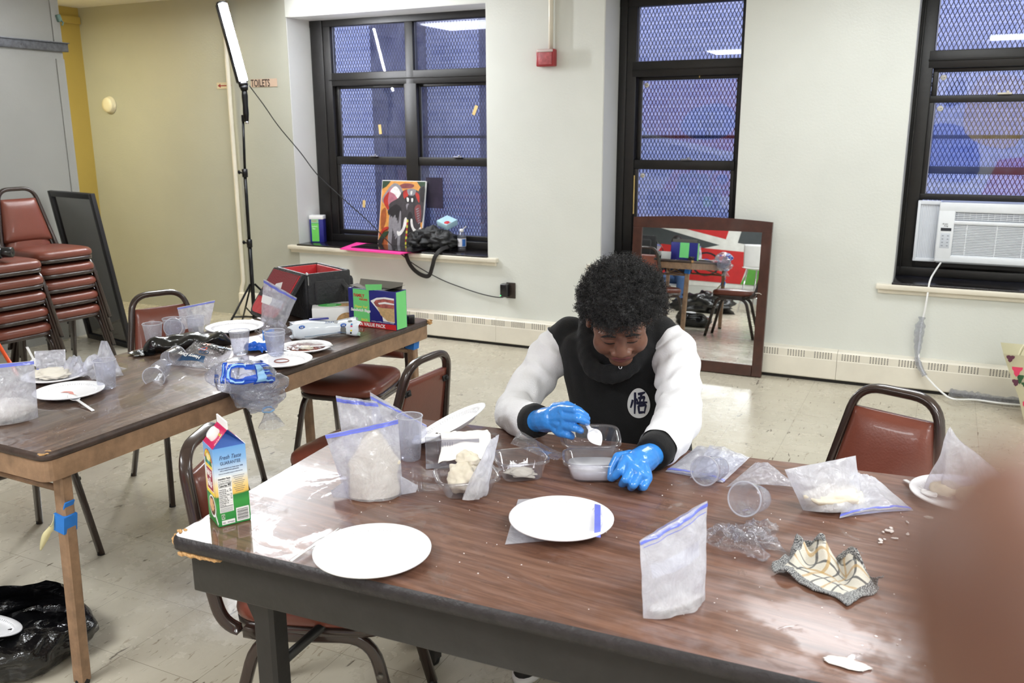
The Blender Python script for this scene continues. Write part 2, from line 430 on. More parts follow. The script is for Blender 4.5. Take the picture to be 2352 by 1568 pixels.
def window(n, ox0, ox1, cols, ac=False):
    """cols: list of (glass x0, glass x1)"""
    root = thing('window_%d' % n, ((ox0+ox1)/2, YF, 0.66), 0, None, None); root['kind'] = 'structure'
    off = Vector(root.location)
    def P(q, name, m):
        bmesh.ops.translate(q.b, verts=q.b.verts, vec=-off); return q.obj(name, m, root)
    zt, zs = 2.44, 0.662
    q = MB()
    xa, xb = cols[0][0], cols[-1][1]
    rail(q, ox0+0.002, xa-0.002, zs, zt, YF, 0.07); rail(q, xb+0.012, ox1-0.006, zs, zt, YF, 0.07)
    rail(q, ox0+0.02, xa-0.07, zs, zt, YF-0.012, 0.03)
    rail(q, ox0, ox1, 2.385, zt, YF-0.004, 0.07); rail(q, xa-0.03, xb+0.03, 1.925, 2.027, YF, 0.06)
    rail(q, xa-0.03, xb+0.03, 1.967, 1.975, YF-0.008, 0.03)
    rail(q, ox0, ox1, zs, 0.72, YF-0.01, 0.09)
    for k in range(len(cols)-1): rail(q, cols[k][1], cols[k+1][0], 0.70, zt, YF, 0.07); rail(q, cols[k][1]-.02, cols[k+1][0]+.02, zs, 1.93, YF+0.0, 0.06)
    if ac:
        rail(q, xa-0.03, xb+0.03, 0.70, 0.772, YF+0.03, 0.04); rail(q, xa-0.04, xa+0.012, 0.70, 1.17, YF+0.03, 0.04)
    fr = P(q, 'window_frame', M_BLACKF)
    for k, (x0, x1) in enumerate(cols):
        sx0 = x0+0.03; sx1 = x1-0.012
        lo = 1.142 if ac else 0.725
        mr = (1.724, 1.766) if ac else (1.300, 1.365)
        q = MB()   # upper sash, set back
        rail(q, sx0-0.03, sx0, mr[0], 1.927, YF+0.045, 0.03); rail(q, sx1, sx1+0.02, mr[0], 1.927, YF+0.045, 0.03)
        rail(q, sx0-0.03, sx1+0.02, 1.903, 1.93, YF+0.045, 0.03); rail(q, sx0-0.03, sx1+0.02, 1.30, 1.345, YF+0.045, 0.03)
        P(q, 'upper_sash', M_BLACKF)
        q = MB()   # lower sash
        top = mr[1]; lg = lo+0.037
        rail(q, sx0-0.035, sx0-0.005, lo, top, YF+0.012, 0.03); rail(q, sx1-0.005, sx1+0.022, lo, top, YF+0.012, 0.03)
        rail(q, sx0-0.035, sx1+0.02, top-(0.065 if not ac else 0.042), top, YF+0.008, 0.034); rail(q, sx0-0.035, sx1+0.02, lo, lg, YF+0.008, 0.034)
        lsash = P(q, 'lower_sash', M_BLACKF)
        q = MB(); q.box(((sx0+sx1)/2+0.02, YF, top+0.005), (0.075, 0.02, 0.01), bev=0.003); q.box(((sx0+sx1)/2+0.035, YF-0.004, top+0.012), (0.016, 0.02, 0.018), bev=0.004)
        P(q, 'sash_lock', M_SPACER if not ac else M_TRIM)
        for nm, z0, z1, yy in (('pane', 2.03, 2.385, YF+0.035), ('pane', 1.34, 1.905, YF+0.062), ('pane', lg-.002, top-.04, YF+0.03)):
            q = MB(); q.box(((sx0+sx1)/2-0.006, yy, (z0+z1)/2), (x1-x0+0.01 if z0 > 2 else sx1-sx0+0.012, 0.004, z1-z0)); P(q, nm, M_GLASS)
        q = MB()   # bright glazing bead on the left edges
        for z0, z1, yy, xx in ((2.03, 2.385, YF+0.031, x0), (1.345, 1.903, YF+0.057, sx0), (lg, top-.05, YF+0.026, sx0-0.004)):
            q.box((xx+0.002, yy, (z0+z1)/2), (0.005, 0.004, z1-z0))
        P(q, 'glazing_bead', M_SPACER)
        if n > 1:
            for zz in ((1.872, 1.255) if n == 2 else (1.872, 1.690)):
                yy = (YF+0.057) if zz > 1.8 else YF+0.026
                q = MB(); q.cyl((sx0+0.03, yy, zz), (sx0+0.03, yy-0.002, zz), 0.017, n=20); st = P(q, 'sticker', M_STICK)
                text('lettering', '126', 0.012, frame_mtx((sx0+0.021-off.x, yy-0.0025-off.y, zz-0.004-off.z), (1, 0, 0), (0, 0, 1)), M_INK, st)
    return root, off
w1, o1 = window(1, -4.78, -3.013, [(-4.578, -3.872), (-3.80, -3.095)])
w2, o2 = window(2, -2.128, -1.205, [(-1.996, -1.298)])
w3, o3 = window(3, -0.232, 0.72, [(-0.131, 0.60)], ac=True)
def tape(par, off, px, py, ang, L=0.075, w=0.026):
    p = at_y(px, py, YF+0.024)
    q = MB(); q.box(p-off, (w, 0.0012, L), rot=(0, ang, 0)); q.obj('tape_piece', M_TAPE, par)
tape(w1, o1, 873, 297, -0.10); tape(w1, o1, 1091, 253, 0.42); tape(w1, o1, 836, 468, 0.12, 0.06)
q = MB(); p = at_y(1456, 447, YF-0.002)-o2; q.box(p, (0.008, 0.003, 0.27)); q.obj('tape_piece', M_TAPE, w2)
q = MB(); p = at_y(1607, 172, YF+0.04)-o2; q.box(p, (0.006, 0.003, 0.035)); q.obj('tape_piece', M_TAPE, w2)
q = MB(); p = at_y(998, 443, YF+0.018)-o1; q.box(p, (0.155, 0.003, 0.24)); q.obj('dark_film_patch', mat('dark smoked film', (52, 48, 62), 0.2, var=0.3), w1)

# ------------------------------------------------------------------ steel mesh guards outside, then the yard
M_GUARD = mat('painted steel mesh', (62, 54, 78), 0.5, 0.3, var=0.2)
def guard(x0, x1, z0, z1, y, label):
    q = MB(); px, pz = 0.0265, 0.054; t = 0.0048
    w, h = x1-x0, z1-z0
    sl = pz/px
    def strip(xa, za, xb, zb, yo):
        d = Vector((xb-xa, 0, zb-za)).normalized(); nrm = Vector((-d.z, 0, d.x))*t/2
        a, b = Vector((xa, y+yo, za)), Vector((xb, y+yo, zb)); dy = Vector((0, 0.002, 0))
        q.rings([[a-nrm, a+nrm, a+nrm+dy, a-nrm+dy], [b-nrm, b+nrm, b+nrm+dy, b-nrm+dy]])
    k = -int(h/pz)-1
    while x0+k*px < x1:
        xs = x0+k*px
        ta = max(0, x0-xs); tb = min(h/sl, x1-xs)
        if tb > ta:
            strip(xs+ta, z0+ta*sl, xs+tb, z0+tb*sl, 0); strip(x0+x1-xs-ta, z0+ta*sl, x0+x1-xs-tb, z0+tb*sl, 0.0015)
        k += 1
    o = q.obj('window_guard', M_GUARD, flat=True); tag(o, label, 'window guard', 'steel mesh guards behind the windows'); return o
guard(-4.85, -2.95, 0.62, 2.5, 6.36, 'diamond steel mesh guard behind the wide left window')
guard(-2.25, -1.05, 0.62, 2.5, 6.36, 'diamond steel mesh guard behind the narrow middle window')
guard(-0.15, 0.85, 1.12, 2.5, 6.36, 'diamond steel mesh guard behind the right window above the air conditioner')
q = MB()
for (a, b) in ((-4.9, -2.95), (-2.3, -1.0), (-0.3, 0.9)): q.box(((a+b)/2, 6.40, 1.52), (b-a, 0.02, 0.022))
tag(q.obj('guard_bar', M_BLACKF, flat=True), 'thin dark horizontal bars across the mesh behind the windows', 'bar')['kind'] = 'structure'
def m_yard():
    mt, nt, b = newmat('pale yard brick'); v = nt('TexCoord').outputs['Object']
    vv = nt('Mapping', {'Vector': v, 'Rotation': (R(90), 0, 0)}).outputs[0]
    br = nt('TexBrick', {'Vector': vv, 'Color1': lin((196, 202, 226)), 'Color2': lin((178, 186, 214)), 'Mortar': lin((216, 218, 232)), 'Scale': 1.0,
                         'Mortar Size': 0.008, 'Brick Width': 0.22, 'Row Height': 0.075})
    nt.link(br.outputs['Color'], b.inputs['Base Color']); b.inputs['Roughness'].default_value = 0.8; return mt
q = MB(); q.box((-4.0, 9.3, 1.6), (16, 0.2, 4.6)); struct('wall_yard', q, m_yard())
M_DK = mat('grey yard concrete', (88, 90, 112), 0.8, var=0.2)
q = MB()
for x0, x1 in ((-6.05, -5.55), (-4.65, -4.1)): q.box(((x0+x1)/2, 9.0, 1.6), (x1-x0, 0.4, 4.6))
struct('trim_12', q, M_DK)
q = MB(); q.box((-4.0, 7.75, -0.75), (16, 3.1, 0.1)); struct('floor_yard', q, M_DK)

# ------------------------------------------------------------------ ceiling fixtures, LED wand, corridor light (real lamps)
M_FIXW = mat('white fixture enamel', (235, 235, 235), 0.4)
M_TUBE = mat('lit fluorescent diffuser', (255, 255, 255), 0.5, emit=((246, 252, 255), 7.0))
FIXL = ['nearest the window wall above the left window', 'second from the window wall above the light stand', 'near the window wall above the right window', 'by the right wall level with the front table', 'above the camera side of the left table', 'above the camera side on the right', 'left of the two by the mural wall', 'right of the two by the mural wall']
for n, (x, y) in enumerate(FIX):
    t = thing('ceiling_light', (x, y, ZC), 0, 'white ceiling light '+FIXL[n], 'ceiling light', 'fluorescent ceiling lights')
    q = MB(); q.box((0, 0, -0.03), (1.24, 0.62, 0.06), bev=0.008); q.obj('housing', M_FIXW, t)
    q = MB(); q.box((0, 0, -0.066), (1.2, 0.58, 0.012), bev=0.005); q.obj('diffuser', M_TUBE, t)
    area_lamp('lamp', (0, 0, -0.075), (1.18, 0.56), FIX_POWER*FIX_K[n], (0.965, 0.99, 1.0), parent=t)
t = thing('corridor_light', (-6.65, 4.4, ZC), 0, 'warm ceiling light inside the corridor behind the partition', 'ceiling light')
q = MB(); q.lathe([(0.0, 0), (0.12, 0), (0.14, -0.03), (0.10, -0.07), (0, -0.08)], 28); q.obj('dome', mat('lit warm dome', (255, 230, 180), 0.5, emit=((255, 214, 140), 6)), t)
area_lamp('lamp', (0, 0, -0.09), (0.2, 0.2), HALL_POWER, (1.0, 0.96, 0.66), parent=t)

# ------------------------------------------------------------------ fixed things on the walls
# heater cover: continuous sheet-metal run with punched vents
M_HEAT = mat('heater enamel', (232, 226, 212), 0.35, var=0.06, vscale=4)
M_HOLE = mat('dark vent hole', (30, 26, 24), 0.8)
t = thing('baseboard_heater', (-1.6, 5.775, 0), 0, 'cream metal baseboard heater cover with punched vents under the windows', 'heater')
def heater(x0, x1):
    q = MB(); y = 5.74-5.775
    prof = [(0.035, 0.03), (y+0.004, 0.022), (y, 0.028), (y, 0.145), (y+0.002, 0.15), (y+0.003, 0.194), (y+0.012, 0.203), (0.035, 0.207)]
    q.rings([[(x0+1.6, a, b) for a, b in prof], [(x1+1.6, a, b) for a, b in prof]], closed_ring=True); q.obj('cover', M_HEAT, t, flat=True)
heater(-4.98, -2.921); heater(-2.919, -1.89); heater(-1.888, -0.506); heater(-0.504, 2.49)
q = MB()
for x in [-4.55+0.165*k for k in range(1, 45)]:
    if -5 < x < 0.9:
        for i in range(7):
            for j in range(5):
                xx = x+1.6+(i-3)*0.0165; zz = 0.156+j*0.0087; yy = 5.7417-5.775+0.001*(j/4)
                q.poly([(xx-.0034, yy, zz-.0024), (xx+.0034, yy, zz-.0024), (xx+.0034, yy, zz+.0024), (xx-.0034, yy, zz+.0024)])
q.obj('vent_holes', M_HOLE, t)
q = MB(); q.box((0.55, -0.01, 0.011), (6.6, 0.03, 0.02)); q.obj('toe_gap', M_HOLE, t)
t = thing('heater_stub', (-5.33, 5.78, 0), 0, 'short cream heater box at the foot of the pipe by the toilets sign', 'heater')
q = MB(); q.box((0.02, -0.02, 0.115), (0.2, 0.06, 0.2), bev=0.01); q.obj('cover', M_HEAT, t)
# pipe beside the sign
q = MB(); pts = [(-5.368, 5.765, 2.0), (-5.372, 5.765, 0.30), (-5.40, 5.765, 0.24), (-5.40, 5.765, 0.19)]
q.tube([(-5.365, 5.765, 2.63)]+fillet(pts, 0.05), 0.018, 12); tag(q.obj('water_pipe', M_TRIM), 'cream painted pipe running down the wall behind the light stand', 'pipe')
# TOILETS sign
M_SIGN = mat('pink tan sign card', (206, 180, 160), 0.6); M_RED = mat('sign red', (150, 40, 44), 0.6); M_SLET = mat('sign black', (46, 30, 32), 0.6)
t = thing('toilets_sign', (-5.2, 5.806, 1.95), 0, 'painted toilets sign with a red arrow pointing left', 'sign')
q = MB(); q.box((0.165, 0, 0.0), (0.27, 0.004, 0.062)); q.obj('sign_board', M_SIGN, t)
q = MB(); q.box((-0.28, 0, -0.012), (0.11, 0.004, 0.05)); q.obj('arrow_board', mat('cream sign card', (214, 200, 170), 0.6), t)
text('lettering', 'TOILETS', 0.080, frame_mtx((0.032, -0.0035, -0.028), (1, 0, 0), (0, 0, 1)), M_SLET, t, bold=0.0012, wscale=0.66)
q = MB(); q.box((-0.245, -0.003, -0.012), (0.14, 0.002, 0.008)); q.prism([(-0.325, -0.012), (-0.295, 0.004), (-0.295, -0.028)], -0.0045, -0.002, lambda x, y, z: (x, z, y)); q.obj('arrow', M_RED, t)
# round detector
t = thing('round_wall_device', (-6.815, 5.808, 1.803), 0, 'round cream detector on the yellow lit wall beside the corridor', 'detector')
q = MB(); q.lathe([(0, 0), (0.07, 0), (0.07, 0.014), (0.066, 0.016), (0.066, 0.03), (0.060, 0.040), (0.03, 0.046), (0, 0.046)], 36, mtx=Matrix.Rotation(R(90), 3, 'X')); q.obj('cover', mat('cream plastic', (228, 220, 196), 0.4), t)
q = MB(); q.lathe([(0.0, 0.001), (0.075, 0.001), (0.075, 0.006), (0, 0.006)], 36, mtx=Matrix.Rotation(R(90), 3, 'X')); q.obj('base_ring', mat('cream plastic', (228, 220, 196), 0.4), t)
# fire alarm box and its conduit
t = thing('fire_alarm', (-2.533, 5.81, 2.05), 0, 'red alarm box high on the wall between the windows', 'fire alarm')
q = MB(); q.box((0, -0.03, 0), (0.132, 0.06, 0.112), bev=0.008); q.obj('body', mat('alarm red', (158, 44, 50), 0.4, var=0.15), t)
q = MB(); q.box((0.004, -0.062, -0.006), (0.098, 0.006, 0.080), bev=0.004); q.obj('face_plate', mat('alarm faded red', (176, 92, 96), 0.4, var=0.3, vscale=30), t)
q = MB(); q.box((0.0, -0.062, 0.045), (0.12, 0.006, 0.018), bev=0.003); q.obj('top_band', mat('alarm pale', (206, 190, 186), 0.4), t)
q = MB(); q.tube([(-2.505, 5.787, 2.635), (-2.505, 5.787, 2.10)], 0.0165, 12)
cd_ = q.obj('conduit', M_TRIM); tag(cd_, 'cream conduit dropping from the ceiling to the red alarm box', 'conduit')
# steel rail on the partition
M_ZINC = mat('dull zinc', (110, 112, 118), 0.45, 0.6, var=0.3, vscale=40)
t = thing('wall_rail', (XL+0.02, 3.0, 2.178), 0, 'dull grey steel rail fixed across the partition', 'rail')
q = MB(); q.box((0, -0.25, 0.005), (0.036, 4.1, 0.062), bev=0.003); q.box((0.012, -0.25, 0.036), (0.05, 4.1, 0.006)); q.obj('channel', M_ZINC, t)
for y in (1.03, 1.42):
    q = MB(); q.cyl((0.010, y, 0.0), (0.024, y, 0.0), 0.008, n=10); q.obj('bolt', M_ZINC, t)
q = MB(); p = Vector((XL+0.02, 4.76, 2.39)); q.box(p, (0.03, 0.03, 0.05), rot=(0.3, 0, 0), bev=0.006); q.tube([p+Vector((0, 0, 0)), p+Vector((0.02, 0.02, -.03)), p+Vector((0.03, 0.0, -.05))], 0.006)
tag(q.obj('rag_scrap', mat('green grey rag', (112, 140, 132), 0.8)), 'scrap of grey green cloth caught on the partition edge', 'rag')
# ================================================================== TABLES
TZ = 0.74
def wipe_zone(nt, sx, vr):
    x, y = sx.outputs[0], sx.outputs[1]
    gx = nt('MapRange', {'Value': x, 'From Min': -0.62, 'From Max': -0.15}).outputs[0]; gy = nt('MapRange', {'Value': y, 'From Min': 1.70, 'From Max': 1.45}).outputs[0]
    wv = nt('TexWave', {'Vector': nt('Mapping', {'Vector': vr, 'Location': (-2.9, -3.5, 0)}).outputs[0], 'Scale': 9.0, 'Distortion': 6.0, 'Detail': 4.0, 'Detail Scale': 1.2}, wave_type='RINGS')
    st = nt('MapRange', {'Value': wv.outputs['Fac'], 'From Min': 0.15, 'From Max': 0.7}).outputs[0]
    return nt.math('MULTIPLY', nt.math('MULTIPLY', gx, gy), st)
def m_laminate(name, axis_rot, wet_bias, seed, cols):
    mt, nt, b = newmat(name)
    v = nt('TexCoord').outputs['Object']
    vr = nt('Mapping', {'Vector': v, 'Rotation': (0, 0, axis_rot), 'Location': (seed, seed*.7, 0)}).outputs[0]
    g = nt('Mapping', {'Vector': vr, 'Scale': (1.1, 15, 1)}).outputs[0]
    n1 = nt.noise(g, 2.2, 5, 0.62, 1.1)
    g2 = nt('Mapping', {'Vector': vr, 'Scale': (5, 160, 1)}).outputs[0]
    n2 = nt.noise(g2, 1.5, 3, 0.6, 0.3)
    a = nt.math('ADD', nt.math('MULTIPLY', n1, 0.72), nt.math('MULTIPLY', n2, 0.28))
    base = nt.ramp(a, [(0.33, lin(cols[0])), (0.47, lin(cols[1])), (0.53, lin(cols[2])), (0.66, lin(cols[3]))])
    # wet film: broken pools, drops
    sx = nt('SeparateXYZ', {0: v})
    w = nt.noise(vr, 4.2, 9, 0.76, 1.0)
    grad = wet_bias(nt, sx, vr)
    wet = nt.ramp(nt.math('ADD', w, grad), [(0.50, (0, 0, 0)), (0.515, (1, 1, 1))])
    drops = nt('TexVoronoi', {'Vector': vr, 'Scale': 26.0, 'Randomness': 1.0}).outputs['Distance']
    drop = nt.ramp(drops, [(0.10, (1, 1, 1)), (0.12, (0, 0, 0))])
    dropm = nt.math('MULTIPLY', nt('RGBToBW', {0: drop}).outputs[0], nt('RGBToBW', {0: nt.ramp(nt.noise(vr, 2.6, 2), [(0.55, (0, 0, 0)), (0.6, (1, 1, 1))])}).outputs[0])
    smear = nt.ramp(nt.noise(nt('Mapping', {'Vector': vr, 'Scale': (1.2, 6, 1), 'Rotation': (0, 0, 0.5)}).outputs[0], 2.4, 5, 0.65, 2.5), [(0.48, (0, 0, 0)), (0.72, (1, 1, 1))])
    smear = nt('RGBToBW', {0: smear}).outputs[0]
    wetf = nt.math('MAXIMUM', nt('RGBToBW', {0: wet}).outputs[0], dropm)
    wipe = wipe_zone(nt, sx, vr)
    base = nt.mixc(nt.math('MULTIPLY', smear, 0.10), base, lin((200, 190, 196)))      # lilac haze of the reflected ceiling, painted into the colour in streaks
    base = nt.mixc(nt.math('MULTIPLY', wetf, 0.20), base, tuple(x*0.55 for x in lin(cols[1])[:3])+(1,))
    nt.link(base, b.inputs['Base Color'])
    b.inputs['Roughness'].default_value = 0.42
    b.inputs['Specular IOR Level'].default_value = 0.25
    b.inputs['Coat Weight'].default_value = 0.75
    b.inputs['Coat IOR'].default_value = 1.5
    base2 = nt.mixc(nt.math('MULTIPLY', wipe, 0.12), base, lin((206, 198, 208)))  # lilac sheen over the wiped streaks, painted into the base colour
    nt.link(base2, b.inputs['Base Color'])
    rough = nt.math('ADD', nt.math('ADD', nt.math('MULTIPLY', wetf, -0.165), nt.math('MULTIPLY', wipe, -0.07)), nt.math('ADD', 0.185, nt.math('MULTIPLY', smear, 0.05)))
    nt.link(nt.math('MAXIMUM', rough, 0.015), b.inputs['Coat Roughness'])
    nt.link(nt.math('MINIMUM', 1.0, nt.math('ADD', nt.math('ADD', 0.22, nt.math('MULTIPLY', wetf, 0.78)), nt.math('MULTIPLY', wipe, 0.30))), b.inputs['Coat Weight'])
    hh = nt.math('MULTIPLY', wetf, 0.5)
    bp = nt('Bump', {'Strength': 0.12, 'Distance': 0.004, 'Height': hh}); nt.link(bp.outputs[0], b.inputs['Coat Normal'])
    return mt
def bias_front(nt, sx, vr):
    x = sx.outputs[0]; y = sx.outputs[1]
    # wettest towards the left end of the table
    g = nt('MapRange', {'Value': x, 'From Min': -1.45, 'From Max': -0.85, 'To Min': 0.075, 'To Max': -0.10}).outputs[0]
    gx = nt('MapRange', {'Value': x, 'From Min': -0.62, 'From Max': -0.2, 'To Min': 0.0, 'To Max': 1.0}).outputs[0]
    gy = nt('MapRange', {'Value': y, 'From Min': 1.72, 'From Max': 1.45, 'To Min': 0.0, 'To Max': 0.13}).outputs[0]
    return g
def bias_left(nt, sx, vr):
    y = sx.outputs[1]
    return nt('MapRange', {'Value': y, 'From Min': 1.5, 'From Max': 3.4, 'To Min': 0.03, 'To Max': -0.06}).outputs[0]
M_LAM_F = m_laminate('walnut laminate wet', 0.07, bias_front, 3.1, [(82, 55, 43), (103, 71, 56), (116, 82, 66), (132, 96, 79)])
M_LAM_L = m_laminate('worn walnut laminate', R(89), bias_left, 7.7, [(64, 46, 36), (88, 66, 52), (102, 78, 62), (120, 96, 78)])
M_EDGE = mat('black vinyl edge', (42, 38, 40), 0.5, var=0.35, vscale=40, bump=0.25, bscale=90)
M_EDGE2 = mat('worn brown edge', (64, 50, 44), 0.45, var=0.3, vscale=30, bump=0.15)
M_BSTEEL = mat('black painted steel', (33, 31, 31), 0.38, var=0.25, vscale=18, bump=0.05)
M_TANSTEEL = mat('worn tan steel', (146, 116, 90), 0.45, var=0.28, vscale=22, bump=0.12)
M_CHIP = mat('raw particle board', (196, 154, 104), 0.9, var=0.3, vscale=60, bump=0.6)
def rounded_quad(cor, r, n=5):
    out = []
    k = len(cor)
    for i in range(k):
        a, b, c = Vector(cor[i-1]), Vector(cor[i]), Vector(cor[(i+1) % k])
        rr = r[i] if isinstance(r, (list, tuple)) else r
        p0 = b+(a-b).normalized()*rr; p1 = b+(c-b).normalized()*rr
        for j in range(n+1):
            t = j/n; out.append(p0*(1-t)**2+b*2*t*(1-t)+p1*t*t)
    return out
def inset(poly, d):
    n = len(poly); c = sum((Vector(p) for p in poly), Vector((0, 0)))/n; out = []
    for i in range(n):
        a, b, e = Vector(poly[i-1]), Vector(poly[i]), Vector(poly[(i+1) % n])
        t = (e-a).normalized(); nn = Vector((-t.y, t.x))
        if nn.dot(c-b) < 0: nn = -nn
        out.append(b+nn*d)
    return out
def tabletop(q, poly, z1, th):
    """bullnosed slab: material 0 top, 1 edge"""
    q.mi = 1
    prof = [(0.010, z1-th), (0.002, z1-th+0.004), (0.0, z1-th*0.5), (0.0025, z1-0.006), (0.008, z1-0.001)]
    rg = [[(p.x, p.y, z) for p in inset(poly, d)] for d, z in prof]
    q.rings(rg, caps=False)
    q.mi = 0; f = q.poly([(p.x, p.y, z1-0.001) for p in inset(poly, 0.008)]); f.smooth = False
    q.mi = 1; q.poly([(p.x, p.y, z1-th) for p in inset(poly, 0.010)])
FT = [(-1.412, 1.232), (1.02, 1.334), (0.98, 2.370), (-1.478, 2.124)]
t_front = thing('folding_table', (0, 0, 0), 0, 'large walnut laminate folding table in front with black edge and chipped corner', 'table')
q = MB(); q.mi = 0; tabletop(q, rounded_quad(FT, [0.028, 0.03, 0.03, 0.03]), TZ, 0.034); q.obj('tabletop', [M_LAM_F, M_EDGE], t_front)
ap = inset(rounded_quad(FT, 0.004, 1), 0.028)
q = MB()
for i in range(4):
    a = Vector(FT[i]); b = Vector(FT[(i+1) % 4]); d = (b-a).normalized(); nn = Vector((-d.y, d.x)); cc = (a+b)/2+nn*0.034
    L = (b-a).length-0.066
    q.box((cc.x, cc.y, TZ-0.034-0.006-0.047), (L, 0.012, 0.094), rot=(0, 0, math.atan2(d.y, d.x)), bev=0.003)
q.obj('apron', M_BSTEEL, t_front)
def table_leg(root, x, y, z, m, w=0.045, lean=(0, 0), name='leg'):
    q = MB(); q.rings([[(x+sx*w/2+lean[0]*(1-k), y+sy*w/2+lean[1]*(1-k), k*z+(1-k)*0.012) for sx, sy in ((-1, -.72), (-.72, -1), (.72, -1), (1, -.72), (1, .72), (.72, 1), (-.72, 1), (-1, .72))] for k in (0, 1)])
    l = q.obj(name, m, root, flat=True)
    q = MB(); q.lathe([(0, 0), (w*.5, 0), (w*.55, 0.012), (w*.5, 0.02), (0, 0.02)], 14, c=(x+lean[0], y+lean[1], 0)); q.obj('foot_glide', M_INKB, l)
    return l
M_INKB = mat('black rubber', (24, 23, 23), 0.6)
for x, y in ((-1.23, 1.325), (-1.27, 2.04), (0.82, 1.42), (0.78, 2.25)): table_leg(t_front, x, y, 0.62, M_BSTEEL, 0.055)
for x, y, s in ((-1.23, 1.325, -1), (-1.27, 2.04, -1), (0.82, 1.42, 1), (0.78, 2.25, 1)):
    q = MB(); q.prism([(x+s*0.028, 0.52), (x+s*0.028, 0.615), (x+s*0.075, 0.615)], y-0.012, y+0.012, lambda a, z, b: (a, b, z)); q.obj('leg_gusset', M_BSTEEL, t_front)
for a, b in (((-1.23, 1.35, 0.42), (-1.27, 2.02, 0.42)), ((0.82, 1.44, 0.42), (0.78, 2.23, 0.42))):
    q = MB(); q.tube([a, b], 0.012); q.obj('leg_crossbar', M_BSTEEL, t_front)
# splintered corner
q = MB(); rnd = random.Random(3)
for k in range(16):
    a = rnd.random(); p = Vector((-1.409+0.010*a*rnd.random(), 1.240+0.040*a-0.008*rnd.random(), TZ-0.028+0.026*rnd.random()))
    q.ell(p, (0.004+0.004*rnd.random(), 0.007+0.005*rnd.random(), 0.0025+0.002*rnd.random()), rot=(rnd.random(), rnd.random(), rnd.random()*3), n=6, m=4)
for k in range(9):
    p = Vector((-1.385+0.012*k, 1.240+0.001*k, TZ-0.036-0.004*rnd.random())); q.ell(p, (0.010, 0.006, 0.005), rot=(rnd.random(), 0.3, rnd.random()), n=6, m=4)
o = q.obj('broken_corner', M_CHIP, t_front, flat=True); o['label'] = 'raw splintered particle board corner'

# ---- left table
LA = Vector((-2.082, 1.440)); e1 = Vector((0.021, 1.0)).normalized(); e2 = Vector((-1.0, 0.021)).normalized(); LL, LW = 1.935, 0.745
LT = [tuple(LA), tuple(LA+e1*LL), tuple(LA+e1*LL+e2*LW), tuple(LA+e2*LW)]
t_left = thing('folding_table', (0, 0, 0), 0, 'worn brown folding table on the left with tan steel rim, littered with bags', 'table')
q = MB(); tabletop(q, rounded_quad(LT, 0.045), TZ, 0.026); q.obj('tabletop', [M_LAM_L, M_EDGE2], t_left)
q = MB()
rim = rounded_quad(LT, 0.045); a_ = inset(rim, 0.008); b_ = inset(rim, 0.02)
q.rings([[(p.x, p.y, TZ-0.026) for p in a_], [(p.x, p.y, TZ-0.085) for p in a_], [(p.x, p.y, TZ-0.085) for p in b_], [(p.x, p.y, TZ-0.026) for p in b_]], caps=False)
q.obj('apron', M_TANSTEEL, t_left, flat=True)
def LP(u, w): p = LA+e1*u+e2*w; return p.x, p.y
for u, w, ln in ((0.085, 0.055, (0.0, -0.02)), (0.085, LW-0.055, (0, -0.02)), (LL-0.085, 0.055, (0, 0.02)), (LL-0.085, LW-0.055, (0, 0.02))):
    x, y = LP(u, w); table_leg(t_left, x, y, 0.665, M_TANSTEEL, 0.038, ln)
for u, s in ((0.085, 1), (LL-0.085, -1)):
    q = MB(); a = LP(u, 0.06); b = LP(u, LW-0.06); q.tube([(*a, 0.60), (*b, 0.60)], 0.010)
    q.tube([(*LP(u, 0.06), 0.60), (*LP(u+0.32*s, LW*.5), 0.70)], 0.007); q.tube([(*LP(u, LW-0.06), 0.60), (*LP(u+0.32*s, LW*.5), 0.70)], 0.007)
    q.obj('leg_brace', M_TANSTEEL, t_left)
q = MB(); rnd = random.Random(5)
for k in range(9): q.ell((LT[1][0]-0.004+0.008*rnd.random(), LT[1][1]-0.012-0.02*rnd.random(), TZ-0.004-0.014*rnd.random()), (0.009, 0.012, 0.004), rot=(0.3, 0.2, rnd.random()*3), n=6, m=4)
for k in range(8): q.ell((LT[0][0]-0.015-0.012*rnd.random(), LT[0][1]+0.004+0.008*rnd.random()+0.012*k*0.3, TZ-0.002-0.005*rnd.random()), (0.010, 0.004, 0.002), rot=(0, 0, rnd.random()), n=6, m=4)
o = q.obj('broken_corner', M_CHIP, t_left, flat=True); o['label'] = 'chipped tan corner'
# tape and a torn paper strip on the near leg
M_BTAPE = mat('blue painter tape', (38, 120, 205), 0.6, var=0.15)
x, y = LP(0.085, 0.055)
q = MB(); q.box((x, y-0.008, 0.508), (0.042, 0.042, 0.052), rot=(0, 0.18, 0)); q.box((x+0.019, y-0.006, 0.560), (0.004, 0.03, 0.028), rot=(0, 0.5, 0))
tag(q.obj('tape_band', M_BTAPE, flat=True), 'strip of blue painter tape wrapped round the near leg of the left table', 'tape')
q = MB(); pts = [Vector((x-0.018, y-0.024, 0.535)), Vector((x-0.022, y-0.032, 0.50)), Vector((x-0.045, y-0.036, 0.475)), Vector((x-0.07, y-0.036, 0.44)), Vector((x-0.092, y-0.032, 0.41))]
q.tube(curvepts(pts, 5), [1, 1, 1, 1.1, 1.2, 1.2, 1.1, 1, 1, 1, 1.1, 1.2, 1.2, 1.1, 1, .9, .8, .7, .5, .4, .2], 6, sec=(0.018, 0.0012), up=(0.3, -0.2, 0.9)); tag(q.obj('paper_strip', mat('cream torn paper', (222, 214, 168), 0.8, var=0.2)), 'torn cream paper strip dangling from the taped table leg', 'paper')
x2, y2 = LP(LL-0.085, 0.055)
